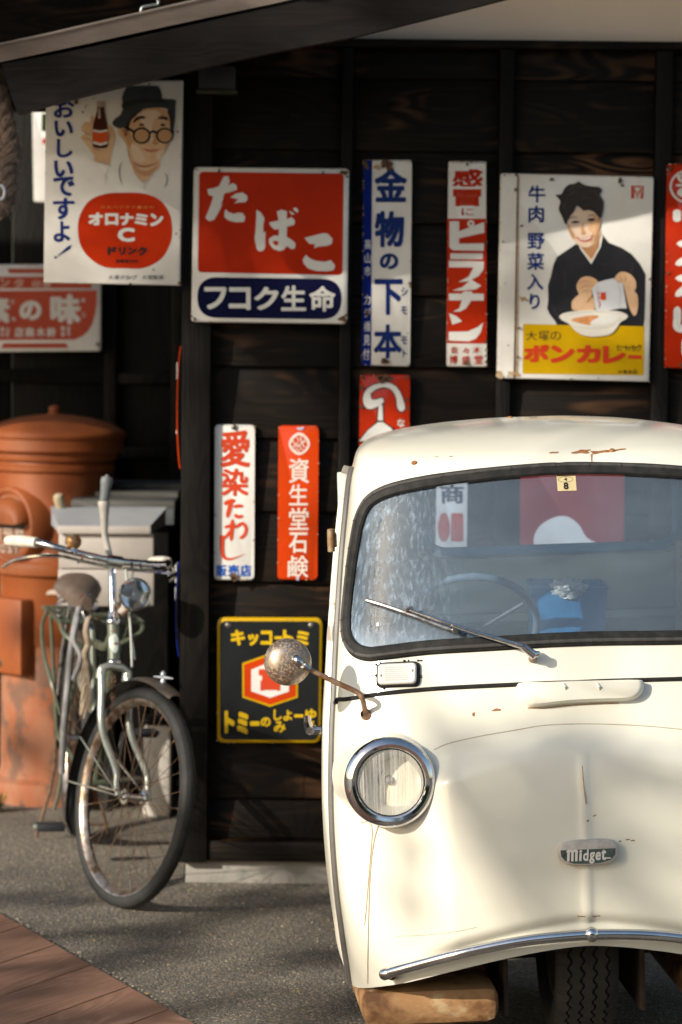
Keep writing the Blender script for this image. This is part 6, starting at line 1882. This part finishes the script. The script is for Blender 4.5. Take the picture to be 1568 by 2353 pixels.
        mb = MB(); lathe(mb, [(.0785, .040), (.070, .020), (.055, -.004), (.035, -.022), (.015, -.030), (.0, -.031)], 48, Mh)
        mb.build('reflector', mat('lamp_mirror', (.90, .89, .87), (.82, .80, .77), rough=.5, metal=.75, scale=(20, 20, 20)), h)
        mb = MB(); lathe(mb, [(.0165, -.012), (.026, -.010), (.027, -.016), (.018, -.026)], 28, Mh); mb.build('bulb_collar', mat('collar_dark', (.05, .045, .045), rough=.4, metal=.6), h)
        mb = MB(); lathe(mb, [(.0, -.030), (.016, -.029), (.017, -.012), (.0115, -.008), (.010, .006), (.006, .014), (.0, .016)], 24, Mh)
        mb.build('bulb', mat('bulb_frost', (.42, .40, .40), rough=.25, metal=.4), h)
        # lens: vertical flutes, deeper toward the upper half
        mb = MB(); vs_, fs = [], []
        nr, na = 26, 120
        q = ax.to_track_quat('Z', 'Y').to_matrix()
        up = Vector((0, 0, 1)); up = (up - ax * up.dot(ax)).normalized(); rt = up.cross(ax)
        for i in range(nr + 1):
            r_ = .0772 * i / nr
            for a_ in range(na):
                a = 2 * math.pi * a_ / na
                x, y = r_ * math.cos(a), r_ * math.sin(a)
                d = .0445 + .0085 * (1 - (r_ / .0772) ** 2)
                fl = abs(math.sin(x * math.pi / .0092)) * .0011 * (1 if i < nr else 0) * (1.0 if y > -.035 else .35)
                vs_.append(ctr + rt * x + up * y + ax * (d + fl))
        for i in range(nr):
            for a_ in range(na):
                fs.append((i * na + a_, i * na + (a_ + 1) % na, (i + 1) * na + (a_ + 1) % na, (i + 1) * na + a_))
        mb.add(vs_, fs)
        mb.build('lamp_lens', glassmat('headlamp_lens', (.93, .93, .90), .40, (210, 2, 2), (.76, .74, .71), .05, .44, .60), h, angle=80)  # pale stripes in the glass colour imitate light caught by the flutes
        return h
    lc, ln = Sz('Q', 330, 440)
    lc = lc + Vector((0, -.002, 0))
    headlamp(lc, ln, -1)
    headlamp(Vector((-lc.x, lc.y, lc.z)), ln, 1)
    # mirror
    base, bn = S(842, 1642)
    mb = MB()
    Ym = 7.46
    def TW(px, py, Y): return TINV @ W(px, py, Y)
    e1 = TW(833, 1606, Ym); e2 = TW(820, 1590, Ym + .0); e3 = TW(770, 1567, Ym - .01); e4 = TW(712, 1538, Ym - .015); e5 = TW(697, 1528, Ym - .02)
    arm = cat([base, base + (e1 - base) * .5, e1, e2, e3, e4, e5], 6)
    mb = MB(); tube(mb, arm, .0062, 12)
    lathe(mb, [(.014, -.002), (.0135, .004), (.009, .009), (.007, .015)], 14, axis_m(base, bn))
    rm = mat('rusty_chrome', (.38, .34, .30), (.30, .20, .13), rough=.34, metal=.85, scale=(60, 60, 60), lo=.3, hi=.75, c3=(.36, .235, .14), s3=(190, 190, 190), lo3=.46, hi3=.66, r3=.7, m3=.1)
    rm2 = mat('rusty_rod', (.20, .095, .045), (.30, .20, .13), rough=.65, metal=.4, scale=(50, 50, 50))
    mi = mb.build('mirror', rm2, t)
    mc = TW(662, 1521, Ym - .005); max_ = (TINV.to_3x3() @ Vector((.06, -1, .12))).normalized()
    Mm = axis_m(mc, max_)
    mb = MB(); lathe(mb, [(.0, .026), (.014, .0255), (.030, .022), (.044, .014), (.053, .002), (.0552, -.006), (.0555, -.010), (.053, -.012)], 48, Mm)
    mb.build('mirror_shell', rm, mi)
    mb = MB(); lathe(mb, [(.0535, -.011), (.0, -.0105)], 40, Mm); mb.build('mirror_glass', mat('mirror_silver', (.8, .8, .8), rough=.02, metal=1), mi)
    mb = MB(); a = mc + max_ * .024 + (TW(688, 1515, Ym) - TW(662, 1521, Ym)) * .7
    tube(mb, cat([a, TW(683, 1516, Ym - .035), TW(690, 1526, Ym - .035), e5, e4], 5), [.011] * 5 + [.0105] * 5 + [.0095] * 5 + [.0075] * 6, 14)
    mb.build('mirror_socket', CHROME, mi)
    # wiper
    pv, pn = Sz('N', 935, 1088)
    mb = MB()
    tube(mb, [pv, pv + pn * .020, pv + pn * .030], [.010, .0095, .008], 14)
    wi = mb.build('wiper', mat('wiper_brown', (.17, .10, .06), (.26, .2, .15), rough=.5, metal=.5, scale=(60, 60, 60)), t)
    hd = pv + pn * .030
    a1 = Sz('N', 890, 1052, .040)[0]; a2 = Sz('N', 640, 970, .030)[0]; a3 = Sz('N', 405, 884, .020)[0]
    mb = MB(); tube(mb, [Sz('N', 960, 1078, .030)[0], hd + pn * .008, a1], [.006, .011, .0085], 10); tube(mb, cat([a1, a2, a3], 8), [.0065 - .003 * i / 16 for i in range(17)], 10)
    mb.build('wiper_arm', CHROME, wi)
    b = [Sz('N', x, y, .012)[0] for x, y in ((245, 846), (300, 863), (380, 890), (460, 920), (540, 950), (615, 976))]
    mb = MB(); tube(mb, cat(b, 5), .0052, 8)
    box(mb, Sz('N', 608, 975, .016)[0], (.014, .008, .012), .002); box(mb, Sz('N', 420, 886, .020)[0], (.020, .008, .012), .002)
    mb.build('wiper_blade', mat('blade_steel', (.45, .44, .44), (.20, .18, .17), rough=.3, metal=.9, scale=(60, 60, 60)), wi)
    mb = MB(); tube(mb, cat([p + Vector((0, .009, -.001)) for p in b], 5), .0035, 6); mb.build('wiper_rubber', rubber, wi)
    # badge
    c, n = Sz('Q', 1168, 745)
    n = (Sz('Q', 1095, 745)[1] + Sz('Q', 1240, 745)[1]).normalized()
    yv = Vector((0, 0, 1)); yv = (yv - n * yv.dot(n)).normalized(); xv = n.cross(yv) * -1
    if xv.x < 0: xv = -xv
    c = c + n * .005
    out = sm2([(1040, 745), (1050, 712), (1085, 696), (1165, 690), (1250, 692), (1285, 705), (1296, 740), (1285, 778), (1240, 797), (1165, 800), (1090, 796), (1052, 778)], 4)
    def bp(x, y, d): return c + xv * ((x - 1168) / 1.7307 / 1.0625 * 1.005e-3) - yv * ((y - 745) / 1.7307 / 1.0625 * 1.005e-3) + n * d
    mb = MB(); m1 = [bp(x, y, -.014) for x, y in out]; m2 = [bp(1168 + (x - 1168) * .985, 745 + (y - 745) * .97, .007) for x, y in out]; m3 = [bp(1168 + (x - 1168) * .95, 745 + (y - 745) * .90, .009) for x, y in out]
    k = len(out)
    mb.add(m1 + m2 + m3, [(i, (i + 1) % k, k + (i + 1) % k, k + i) for i in range(k)] + [(k + i, k + (i + 1) % k, 2 * k + (i + 1) % k, 2 * k + i) for i in range(k)] + [tuple(range(2 * k, 3 * k))])
    bd = mb.build('badge', mat('badge_pale', (.50, .46, .41), (.40, .36, .32), rough=.4, scale=(50, 50, 50)), t, angle=50)
    mb = MB(); mb.add([bp(x, y, .0097) for x, y in [(1050, 730), (1284, 730), (1282, 755), (1262, 778), (1225, 788), (1165, 791), (1105, 788), (1068, 775), (1052, 755)]], [tuple(range(9))]); mb.build('badge_field', mat('badge_slate', (.055, .085, .075), (.075, .10, .09), rough=.35, scale=(60, 60, 60)), bd, smooth=False)
    mb = MB()
    for x in (1074, 1091, 1108): mb.add([bp(x + 2, 778, .0105), bp(x + 12, 778, .0105), bp(x + 15, 737, .0105), bp(x + 4, 733, .0105)], [(0, 1, 2, 3)])
    mb.add([bp(x, y, .0108) for x, y in ((1072, 736), (1084, 727), (1100, 731), (1116, 727), (1124, 735), (1124, 741), (1100, 738), (1080, 741))], [tuple(range(8))])
    lets = [('i', 1128, 732, 1140, 778), ('d', 1145, 730, 1168, 778), ('g', 1171, 742, 1194, 790), ('e', 1197, 742, 1220, 778), ('t', 1222, 732, 1243, 778)]
    for ch, x0, y0, x1, y1 in lets:
        vv, ff, _, _, dd = glyph(ch, .032, .0)
        mb.add([bp(x0 + u * (x1 - x0) + (v - .5) * 4, y1 + v * (y0 - y1), .0105 + k_) for (u, v), k_ in zip(vv, dd)], ff)
    mb.add([bp(x, y, .0105) for x, y in ((1236, 766), (1262, 768), (1262, 773), (1236, 772))], [(0, 1, 2, 3)])
    mb.build('lettering', mat('badge_ivory', (.72, .68, .62), rough=.4), bd, smooth=False)
    mb = MB()
    for x, y in ((1062, 748), (1266, 740)): lathe(mb, [(.0, .002), (.0028, .0014), (.0034, 0)], 10, axis_m(bp(x, y, .010), n))
    mb.build('badge_screw', NAIL, bd)
    # bumper bar over the wheel arch
    bpts = [Sz('Q', x, y)[0] for x, y in ((312, 1243), (360, 1228), (420, 1211), (520, 1184), (620, 1159), (720, 1137), (820, 1117), (920, 1101), (1020, 1090), (1100, 1083), (1168, 1079))]
    bl = [Vector((p.x, p.y - .042, p.z)) for p in bpts]; 
    off0 = bl[-1].x
    full_b = cat(bl + [Vector((2 * off0 - p.x, p.y, p.z)) for p in bl[::-1]][1:], 5)
    brt = mat('bumper_chrome', (.66, .66, .68), (.58, .58, .60), rough=.13, metal=1.0, scale=(20, 20, 20), c3=(.40, .27, .18), s3=(60, 60, 60), lo3=.64, hi3=.72, r3=.5, m3=.6)
    mb = MB(); tube(mb, full_b, .0125, 18); bu = mb.build('bumper_bar', brt, t)
    mb = MB()
    for q, s in ((full_b[0], full_b[0] - full_b[1]), (full_b[-1], full_b[-1] - full_b[-2])):
        s = s.normalized()
        tube(mb, [q - s * .012, q - s * .008, q + s * .008, q + s * .014], [.0125, .0145, .0145, .011], 16)
    cb = bl[-1]
    lathe(mb, [(.0, -.017)] + [(.0170 * math.sin(math.pi * k / 12), -.017 * math.cos(math.pi * k / 12)) for k in range(1, 12)] + [(.0, .017)], 24, Matrix.Translation(cb + Vector((.003, -.004, .002))))
    mb.build('bumper_fitting', brt, bu)
    mb = MB()
    for q in (full_b[1], cb, full_b[-2]):
        tube(mb, [q + Vector((.006, .008, -.006)), q + Vector((.008, .050, -.012))], .013, 12)
    mb.build('bumper_stay', rubber, bu)
    # underside: rusty foot pans, arch lining, fork, front wheel
    pan = mat('rusty_pan', (.15, .062, .022), (.41, .225, .098), rough=.7, scale=(10, 10, 16), lo=.34, hi=.58, c3=(.50, .36, .20), s3=(17, 17, 26), lo3=.53, hi3=.70, r3=.9, bump=.4, bscale=(90, 90, 90), bdist=.002)
    for sx in (-1, 1):
        mb = MB(); box(mb, (-.352, .55, .135) if sx < 0 else (.395, .55, .135), (.325 if sx < 0 else .24, .80, .094), .030); mb.build('foot_pan', pan, t)
        mb = MB(); box(mb, (-.325, .62, .235) if sx < 0 else (.37, .62, .235), (.255 if sx < 0 else .18, .60, .110), .010); mb.build('inner_panel', mat('inner_rust', (.20, .095, .040), (.30, .16, .075), rough=.8, scale=(9, 9, 9), c3=(.07, .035, .018), s3=(24, 24, 24), lo3=.52, hi3=.66), t)
        mb = MB(); box(mb, (sx * .165, .58, .38), (.012, .72, .58), .002); mb.build('arch_lining', mat('arch_shade_brown', (.035, .022, .015), (.055, .038, .028), rough=.9, scale=(16, 16, 16)), t)  # dark brown puts the under-body shade into the lining colour
        mb = MB(); tube(mb, [Vector((sx * .112, .36, .235)), Vector((sx * .112, .42, .50)), Vector((sx * .10, .47, .74))], .016, 12); lathe(mb, [(.0, -.02), (.026, -.02), (.026, .02), (.0, .02)], 18, Matrix.Translation((sx * .105, .355, .235)) @ Matrix.Rotation(R(90), 4, 'Y')); mb.build('wheel_fork', mat('fork_dirt', (.045, .034, .028), (.07, .05, .04), rough=.8, scale=(30, 30, 30)), t)
    mb = MB(); box(mb, (0, .55, .72), (.34, .70, .012), .002); box(mb, (0, .93, .42), (.34, .012, .6), .002); mb.build('arch_lining', _M['arch_shade_brown'], t)
    tyre_m = mat('truck_tyre_rubber', (.042, .039, .036), (.030, .028, .026), rough=.88, scale=(22, 22, 22), bump=.2, bscale=(160, 160, 160), bdist=.001)
    def truck_wheel(ctr, R0, W0, parent=t):
        mb = MB()
        Mw = Matrix.Translation(ctr) @ Matrix.Rotation(R(90), 4, 'Y')
        lathe(mb, [(.0, -.045), (.05, -.045), (.06, -.02), (.12, -.02), (.135, -W0 * .36), (.145, -W0 * .38), (.145, W0 * .38), (.135, W0 * .36), (.12, .02), (.06, .02), (.05, .045), (.0, .045)], 40, Mw)
        w_ = mb.build('wheel', mat('wheel_dirt', (.20, .18, .15), (.12, .10, .085), rough=.7, scale=(20, 20, 20)), parent)
        prof = [(.142, -W0 * .36), (.165, -W0 * .47), (R0 - .045, -W0 * .5), (R0 - .022, -W0 * .49), (R0 - .010, -W0 * .45)]
        gx = [-.30, -.10, .10, .30]
        cur = -W0 * .44
        for g in gx:
            prof += [(R0 - .001 - .006 * abs(g - .06) ** 1 * .5, g * W0 - .0035), (R0 - .010, g * W0 - .0025), (R0 - .010, g * W0 + .0025), (R0 - .001 - .003 * abs(g), g * W0 + .0035)]
        prof += [(R0 - .010, W0 * .45), (R0 - .022, W0 * .49), (R0 - .045, W0 * .5), (.165, W0 * .47), (.142, W0 * .36)]
        n = 180; m = len(prof); vs_, fs = [], []
        for i in range(n):
            a = 2 * math.pi * i / n
            zz = (.0035 if (i // 2) % 2 == 0 else -.0035)
            for j, (r_, x) in enumerate(prof):
                dz = zz if abs(x) < W0 * .36 else 0
                rr_ = r_
                if abs(abs(x) - W0 * .45) < 1e-6 and (i % 4) < 2: rr_ -= .006
                vs_.append(Mw @ Vector((rr_ * math.cos(a), rr_ * math.sin(a), x + dz)))
        for i in range(n):
            for j in range(m - 1): fs.append((i * m + j, i * m + j + 1, ((i + 1) % n) * m + j + 1, ((i + 1) % n) * m + j))
        mb = MB(); mb.add(vs_, fs); mb.build('tyre', tyre_m, w_, angle=30)
    truck_wheel(Vector((0.030, .41, .238)), .236, .152)
    for sx in (-1, 1): truck_wheel(Vector((sx * .345, 1.72, .238)), .236, .12)
    # cargo bed
    mb = MB()
    box(mb, (0, 1.60, .52), (.80, 1.26, .05), .006)
    for sx in (-1, 1): box(mb, (sx * .405, 1.60, .68), (.03, 1.26, .28), .006); box(mb, (sx * .22, 1.60, .44), (.05, 1.24, .10), .004)
    box(mb, (0, 2.215, .68), (.84, .03, .28), .006); box(mb, (0, .985, .72), (.84, .03, .38), .006)
    mb.build('cargo_bed', mat('bed_paint', (.40, .40, .36), (.33, .33, .29), rough=.5, scale=(6, 6, 6)), t)
    mb = MB(); box(mb, (0, .972, .36), (.86, .010, .58), .002); mb.build('underfloor_shade_sheet', _M['arch_shade_brown'], t)  # dark sheet added to close the view with the colour of deep shade
    # cab interior
    lin = mat('cab_lining', (.50, .57, .52), (.54, .60, .55), rough=.6, scale=(4, 4, 4))
    mb = MB()
    ws_, we = .35, .33
    for z0, z1 in ((.40, .62), (.623, .84), (.843, .985), (.988, 1.132)): box(mb, (0, .930, (z0 + z1) / 2), (1.0, .012, z1 - z0), .003)
    box(mb, (-.375, .930, 1.25), (.225, .012, .232), .003); box(mb, (.445, .930, 1.25), (.085, .012, .232), .003)
    for sx in (-1, 1): box(mb, (sx * .438, .68, 1.380), (.016, .42, .05), .003)  # rails added to block a sliver of sun leaking past the doors
    box(mb, (0, .925, 1.392), (.86, .012, .05), .003)
    for sx in (-1, 1): box(mb, (sx * .485, .62, .66), (.012, .60, .50), .003)
    mb.build('cab_lining', lin, t)
    mb = MB()
    fr = [Vector((x, .921, z)) for x, z in rrect(-.262, 1.150, .392, 1.358, .055, 7)]
    tube(mb, fr, .013, 10, closed=True)
    mb.build('rear_window_frame', mat('frame_blue', (.03, .27, .64), (.035, .29, .68), rough=.4, scale=(9, 9, 9)), t)
    sub('rear_window', back_glass, glassmat('rear_glass', (.50, .58, .74), .16, (4, 4, 4), (.36, .42, .55)))  # bluish tint imitates sky haze over the signs behind
    mb = MB(); box(mb, (0, .36, .905), (.92, .22, .03), .010); box(mb, (0, .27, .80), (.90, .03, .24), .006); mb.build('dashboard', mat('dash_grey', (.11, .135, .135), (.13, .155, .15), rough=.6, scale=(6, 6, 6)), t)
    mb = MB(); box(mb, (0, .74, .62), (.86, .34, .12), .03); mb.build('seat', mat('seat_vinyl', (.045, .048, .05), (.06, .06, .062), rough=.5, scale=(9, 9, 9)), t)
    mb = MB(); box(mb, (-.02, .88, .82), (.84, .07, .30), .03); mb.build('seat_back', mat('seat_green', (.13, .13, .065), (.16, .16, .085), rough=.6, scale=(9, 9, 9)), t)
    # steering wheel
    sc_ = TINV @ W(*P('N', 662, 960), 7.93)
    sa = Vector((.0, .80, .60)).normalized()
    sx_ = Vector((1, 0, 0)); sy_ = sa.cross(sx_).normalized()
    mb = MB()
    tube(mb, [sc_ + sx_ * math.cos(2 * math.pi * k / 64) * .172 + sy_ * math.sin(2 * math.pi * k / 64) * .172 for k in range(64)], [.0095 + (.0012 if k % 4 == 0 else 0) for k in range(64)], 12, closed=True)
    sw = mb.build('steering_wheel', mat('wheel_rim_blue', (.13, .19, .28), (.16, .22, .31), rough=.3, scale=(30, 30, 30)), t)
    mb = MB()
    for k in range(3):
        a = math.pi * .5 + k * 2.094
        tube(mb, [sc_ - sa * .025, sc_ + (sx_ * math.cos(a) + sy_ * math.sin(a)) * .155], .006, 8)
    tube(mb, [sc_ - sa * .01, sc_ - sa * .20], .016, 12); lathe(mb, [(.0, .012), (.02, .008), (.026, -.02)], 18, axis_m(sc_ - sa * .02, sa))
    mb.build('steering_column', mat('column_blue', (.03, .05, .075), (.04, .06, .085), rough=.45), sw)
    # sticker inside the glass
    q0 = P('N', 1080, 342)
    c, n = S(*q0)
    yv = Vector((0, 0, 1)); yv = (yv - n * yv.dot(n)).normalized(); xv = n.cross(yv)
    if xv.x < 0: xv = -xv
    k_ = .555e-3 * 1.02
    def st(x, y, d): return c + xv * ((x - 1080) * k_) - yv * ((y - 342) * k_) + n * (d - .0028)
    mb = MB(); pl = rrect(1040, 308, 1120, 378, 3, 3); mb.add([st(x, y, 0) for x, y in pl] , [tuple(range(len(pl)))]); sk = mb.build('sticker', mat('sticker_paper', (.66, .55, .30), (.60, .50, .27), rough=.5, scale=(40, 40, 40)), t, smooth=False)
    mb = MB()
    for ch, x0, y0, x1, y1, b_ in (('4', 1070, 319, 1083, 334, .01), ('8', 1066, 341, 1087, 372, .035)):
        vv, ff, _, _, dd = glyph(ch, b_)
        mb.add([st(x0 + u * (x1 - x0), y1 + v * (y0 - y1), .0004 + k_) for (u, v), k_ in zip(vv, dd)], ff)
    ea, eb = ellipse(1077, 327, 32, 13, 24), ellipse(1077, 327, 30.5, 11.5, 24)
    mb.add([st(x, y, .0004) for x, y in ea + eb], [(i, (i + 1) % 24, 24 + (i + 1) % 24, 24 + i) for i in range(24)])
    pl = rrect(1042, 309, 1118, 312, 1, 2); mb.add([st(x, y, .0004) for x, y in pl], [tuple(range(len(pl)))])
    mb.build('lettering', INK, sk, smooth=False)
    return S, Sz
S, Sz = build_truck()

def build_cab_contents():
    blue = mat('blue_plastic', (.014, .17, .42), (.018, .19, .46), rough=.4, scale=(6, 6, 6))
    a = W(*P('N', 925, 990), 8.02); b = W(*P('N', 1250, 790), 8.02)
    o = Vector(((a.x + b.x) / 2, 8.02, a.z - .10))
    t = thing('blue_bin', 'blue plastic bin standing on the seat inside the truck cab', 'bin', o)
    w = b.x - a.x; h = b.z - o.z
    mb = MB()
    v0 = [Vector((sx * w * .46, y, 0)) for sx, y in ((-1, 0), (1, 0), (1, .16), (-1, .16))]; v1 = [Vector((sx * w * .5, y, h)) for sx, y in ((-1, -.01), (1, -.01), (1, .17), (-1, .17))]
    v2 = [Vector((sx * w * .47, y, h)) for sx, y in ((-1, 0), (1, 0), (1, .16), (-1, .16))]; v3 = [Vector((sx * w * .44, y, .02)) for sx, y in ((-1, .01), (1, .01), (1, .15), (-1, .15))]
    mb.add(v0 + v1 + v2 + v3, [(3, 2, 1, 0)] + [(i, (i + 1) % 4, 4 + (i + 1) % 4, 4 + i) for i in range(4)] + [(4 + i, 4 + (i + 1) % 4, 8 + (i + 1) % 4, 8 + i) for i in range(4)] + [(8 + i, 8 + (i + 1) % 4, 12 + (i + 1) % 4, 12 + i) for i in range(4)] + [(12, 13, 14, 15)])
    mb.build('bin_body', blue, t, smooth=False)
    mb = MB(); tube(mb, [p + Vector((0, 0, .002)) for p in v1], .006, 8, closed=True); mb.build('bin_rim', blue, t)
    c = W(*P('N', 1085, 792), 8.02)
    t2 = thing('crumpled_bag', 'crumpled clear plastic bag lying on top of the blue bin in the cab', 'plastic bag', c)
    bm = bmesh.new(); bmesh.ops.create_icosphere(bm, subdivisions=4, radius=1.0)
    for v in bm.verts:
        nz = noise.turbulence(v.co * 1.7, 4, True) - .5
        q = v.co * (1 + nz * .55)
        v.co = Vector((q.x * .048, q.y * .03, q.z * .024))
    me = bpy.data.meshes.new('bag'); bm.to_mesh(me); bm.free()
    me.materials.append(mat('clear_bag', (.62, .66, .70), (.78, .80, .82), rough=.25, scale=(60, 60, 60), trans=.35))
    for p in me.polygons: p.use_smooth = False
    ob = bpy.data.objects.new('bag', me); COL.objects.link(ob); ob.parent = t2
    # pale cloth hung at the far side of the cab
    cm = mat('beige_cloth', (.56, .48, .40), (.50, .42, .35), rough=.85, scale=(9, 9, 4))
    Y = 8.12
    p0 = W(*P('N', 1570, 1010), Y)
    t3 = thing('hanging_cloth', 'pale beige cloth hanging inside the cab at the right edge of the view', 'cloth', p0)
    mb = MB(); vs_, fs = [], []
    nu, nv = 18, 20
    for j in range(nv + 1):
        v = j / nv
        for i in range(nu + 1):
            u = i / nu
            x = -.030 + .012 * math.cos(v * 3.0) + u * (.10 - .03 * v) + .022 * v ** 2
            vs_.append(Vector((x, .014 * math.sin(u * 14 + v) + .02 * v, v * .25)))
    for j in range(nv):
        for i in range(nu):
            q = j * (nu + 1) + i; fs.append((q, q + 1, q + nu + 2, q + nu + 1))
    mb.add(vs_, fs); mb.build('cloth_sheet', cm, t3)
build_cab_contents()

# ================================================================= trees outside the picture: they throw the dappled shade
def leaf_cloud(mb, centres, n_each, size, r):
    for c, rad, *n_ in centres:
        for i in range(n_[0] if n_ else n_each):
            while True:
                p = Vector((r.uniform(-1, 1), r.uniform(-1, 1), r.uniform(-1, 1)))
                if p.length < 1: break
            p = c + Vector((p.x * rad, p.y * rad, p.z * rad * .6))
            a = Vector((r.uniform(-1, 1), r.uniform(-1, 1), r.uniform(-.7, .7))).normalized()
            b = a.cross(Vector((r.uniform(-1, 1), r.uniform(-1, 1), r.uniform(-1, 1)))).normalized()
            s = size * r.uniform(.6, 1.2)
            mb.add([p - a * s, p - b * s * .42, p + a * s, p + b * s * .42], [(0, 1, 2, 3)])
def tree(name, label, base, trunk_h, centres, n_each, size, seed):
    r = random.Random(seed)
    leaf = mat('tree_leaf', (.045, .085, .018), (.085, .13, .03), rough=.5, scale=(2, 2, 2), island=True)
    bark = mat('tree_bark', (.06, .045, .032), (.10, .08, .06), rough=.9, scale=(9, 9, 3), bump=.5, bscale=(20, 20, 6))
    t = thing(name, label, 'tree', base)
    mb = MB()
    top = Vector((0, 0, trunk_h))
    tube(mb, cat([Vector((0, 0, 0)), Vector((.05, .03, trunk_h * .5)), top], 6), [.20 - .08 * i / 12 for i in range(13)], 12)
    for c, rad, *_n in centres[::7]:
        q = c - Vector(base)
        mid = top + (q - top) * .5 + Vector((r.uniform(-.2, .2), r.uniform(-.2, .2), .15))
        tube(mb, cat([top - Vector((0, 0, .3)), mid, q], 4), [.045 - .038 * i / 8 for i in range(9)], 6)
    mb.build('trunk', bark, t)
    mb = MB()
    leaf_cloud(mb, [(c - Vector(base), rad, *n_) for c, rad, *n_ in centres], n_each, size, r)
    mb.build('crown', leaf, t, smooth=False)
def shade_tree():
    r = random.Random(21)
    L = 13.0
    cs = []
    def aim(X, Y, Z, l=L): return Vector((X, Y, Z)) + SUNV * l
    # boughs between the sun and: the truck's nose and roof, the asphalt, the foot of the wall, the post box
    for px, py, rad in ((1110, 1715, .055), (1250, 1700, .07), (1400, 1735, .075), (1230, 1832, .085), (1335, 1820, .065), (1165, 1868, .05), (1455, 1880, .10), (1300, 1925, .06), (1420, 1985, .10), (1535, 1950, .11),
                        (1500, 2070, .09), (1325, 2045, .06), (1225, 1990, .04), (985, 1975, .040), (972, 2075, .035), (1565, 1800, .08), (1480, 1775, .05), (1080, 1800, .035), (1005, 985, .03), (1150, 972, .04), (1320, 1000, .025), (1480, 975, .04)):
        p = W(px, py, 7.45 if py > 1200 else 7.95)
        cs.append((aim(p.x, p.y, p.z, 12 + r.uniform(-1, 1)), rad * 1.2, 16 + int(rad * 190)))
    for k in range(44):
        X, Y = r.uniform(-1.35, .15), r.uniform(7.35, 9.6)
        cs.append((aim(X, Y, 0, L + r.uniform(-2.5, 1.0)), r.uniform(.05, .14)))
    for k in range(34):       # the upper part of the wall, under the eave
        cs.append((aim(r.uniform(-.95, 1.15), 9.75, r.uniform(1.52, 2.25), L + r.uniform(-1.5, 1.0)), r.uniform(.12, .2), 62))
    for X, Y, Z, rad in ((.10, 9.8, .35, .16), (.35, 9.8, .7, .18), (-.22, 9.8, .30, .13), (.1, 9.8, 1.02, .10), (-.12, 9.78, .08, .12), (.08, 9.78, .08, .12), (-.3, 9.78, .45, .10), (-1.18, 11.2, .95, .15), (-1.0, 11.2, 1.33, .13), (-.80, 11.2, .30, .15), (-1.1, 11.2, .62, .10), (-1.2, 11.2, .25, .10), (-.95, 11.2, 1.12, .07)):
        cs.append((aim(X + r.uniform(-.03, .03), Y, Z, L + r.uniform(-1.2, 1.2)), rad))
    tree('shade_tree', 'broadleaved tree outside the view whose boughs dapple the sunlight on the truck', (-10.5, -3.2, 0), 4.2, cs, 60, .042, 5)
shade_tree()
def back_trees():
    r = random.Random(31)
    for i, (x, y, h, s, lab) in enumerate(((-7.0, -9.0, 7.5, 2.3, 'tall rounded tree well behind the viewer, left of the smaller ones'), (6.5, -7.0, 5.5, 1.9, 'bushy tree behind the viewer to the right'), (1.5, -15.0, 7.0, 2.6, 'broad tree far behind the viewer'))):
        cs = []
        for k in range(26):
            v = Vector((r.gauss(0, 1), r.gauss(0, 1), r.gauss(0, .8)))
            v = v.normalized() * r.uniform(.3, 1.0) * s
            cs.append((Vector((x, y, h - 1.2)) + v, s * r.uniform(.24, .42)))
        tree('garden_tree', lab, (x, y, 0), h - s - .6, cs, 90, .13, 40 + i)
back_trees()

# unseen hedge and house, added to keep bright sky out of the reflections
def sky_blockers():
    r = random.Random(12)
    hedge = mat('hedge_leaf', (.030, .055, .014), (.06, .095, .025), rough=.6, scale=(3, 3, 3), island=True)
    mb = MB()
    for i in range(9000):
        p = Vector((r.uniform(-9, 13), r.uniform(-.6, .6), 3.4 * r.random() ** .8))
        a = Vector((r.uniform(-1, 1), r.uniform(-1, 1), r.uniform(-1, 1))).normalized(); q = a.cross(Vector((r.random(), r.random(), 1))).normalized()
        s = r.uniform(.07, .16)
        mb.add([p - a * s, p - q * s * .6, p + a * s, p + q * s * .6], [(0, 1, 2, 3)])
    box(mb, (2, 0, 1.5), (21.6, .7, 3.0), .05)
    o = mb.build('hedge', hedge, smooth=False); o.location = (0, -6.5, 0)
    tag(o, 'tall clipped green hedge across the street behind the viewer', 'hedge')
    h = thing('sky_blocker_house', 'dark timber house with a tiled roof standing behind the hedge', 'house', (3, -13, 0))
    mb = MB(); box(mb, (0, 0, 2.2), (17, 5, 4.4), .01); mb.build('wall', WOODX, h)
    mb = MB(); prism(mb, [Vector((0, -3.2, 4.4)), Vector((0, 3.2, 4.4)), Vector((0, 0, 6.2))], Vector((-9, 0, 0)), Vector((9, 0, 0))); mb.build('roof', mat('roof_tile', (.05, .052, .055), (.08, .08, .085), rough=.6, scale=(12, 3, 3)), h, smooth=False)
sky_blockers()
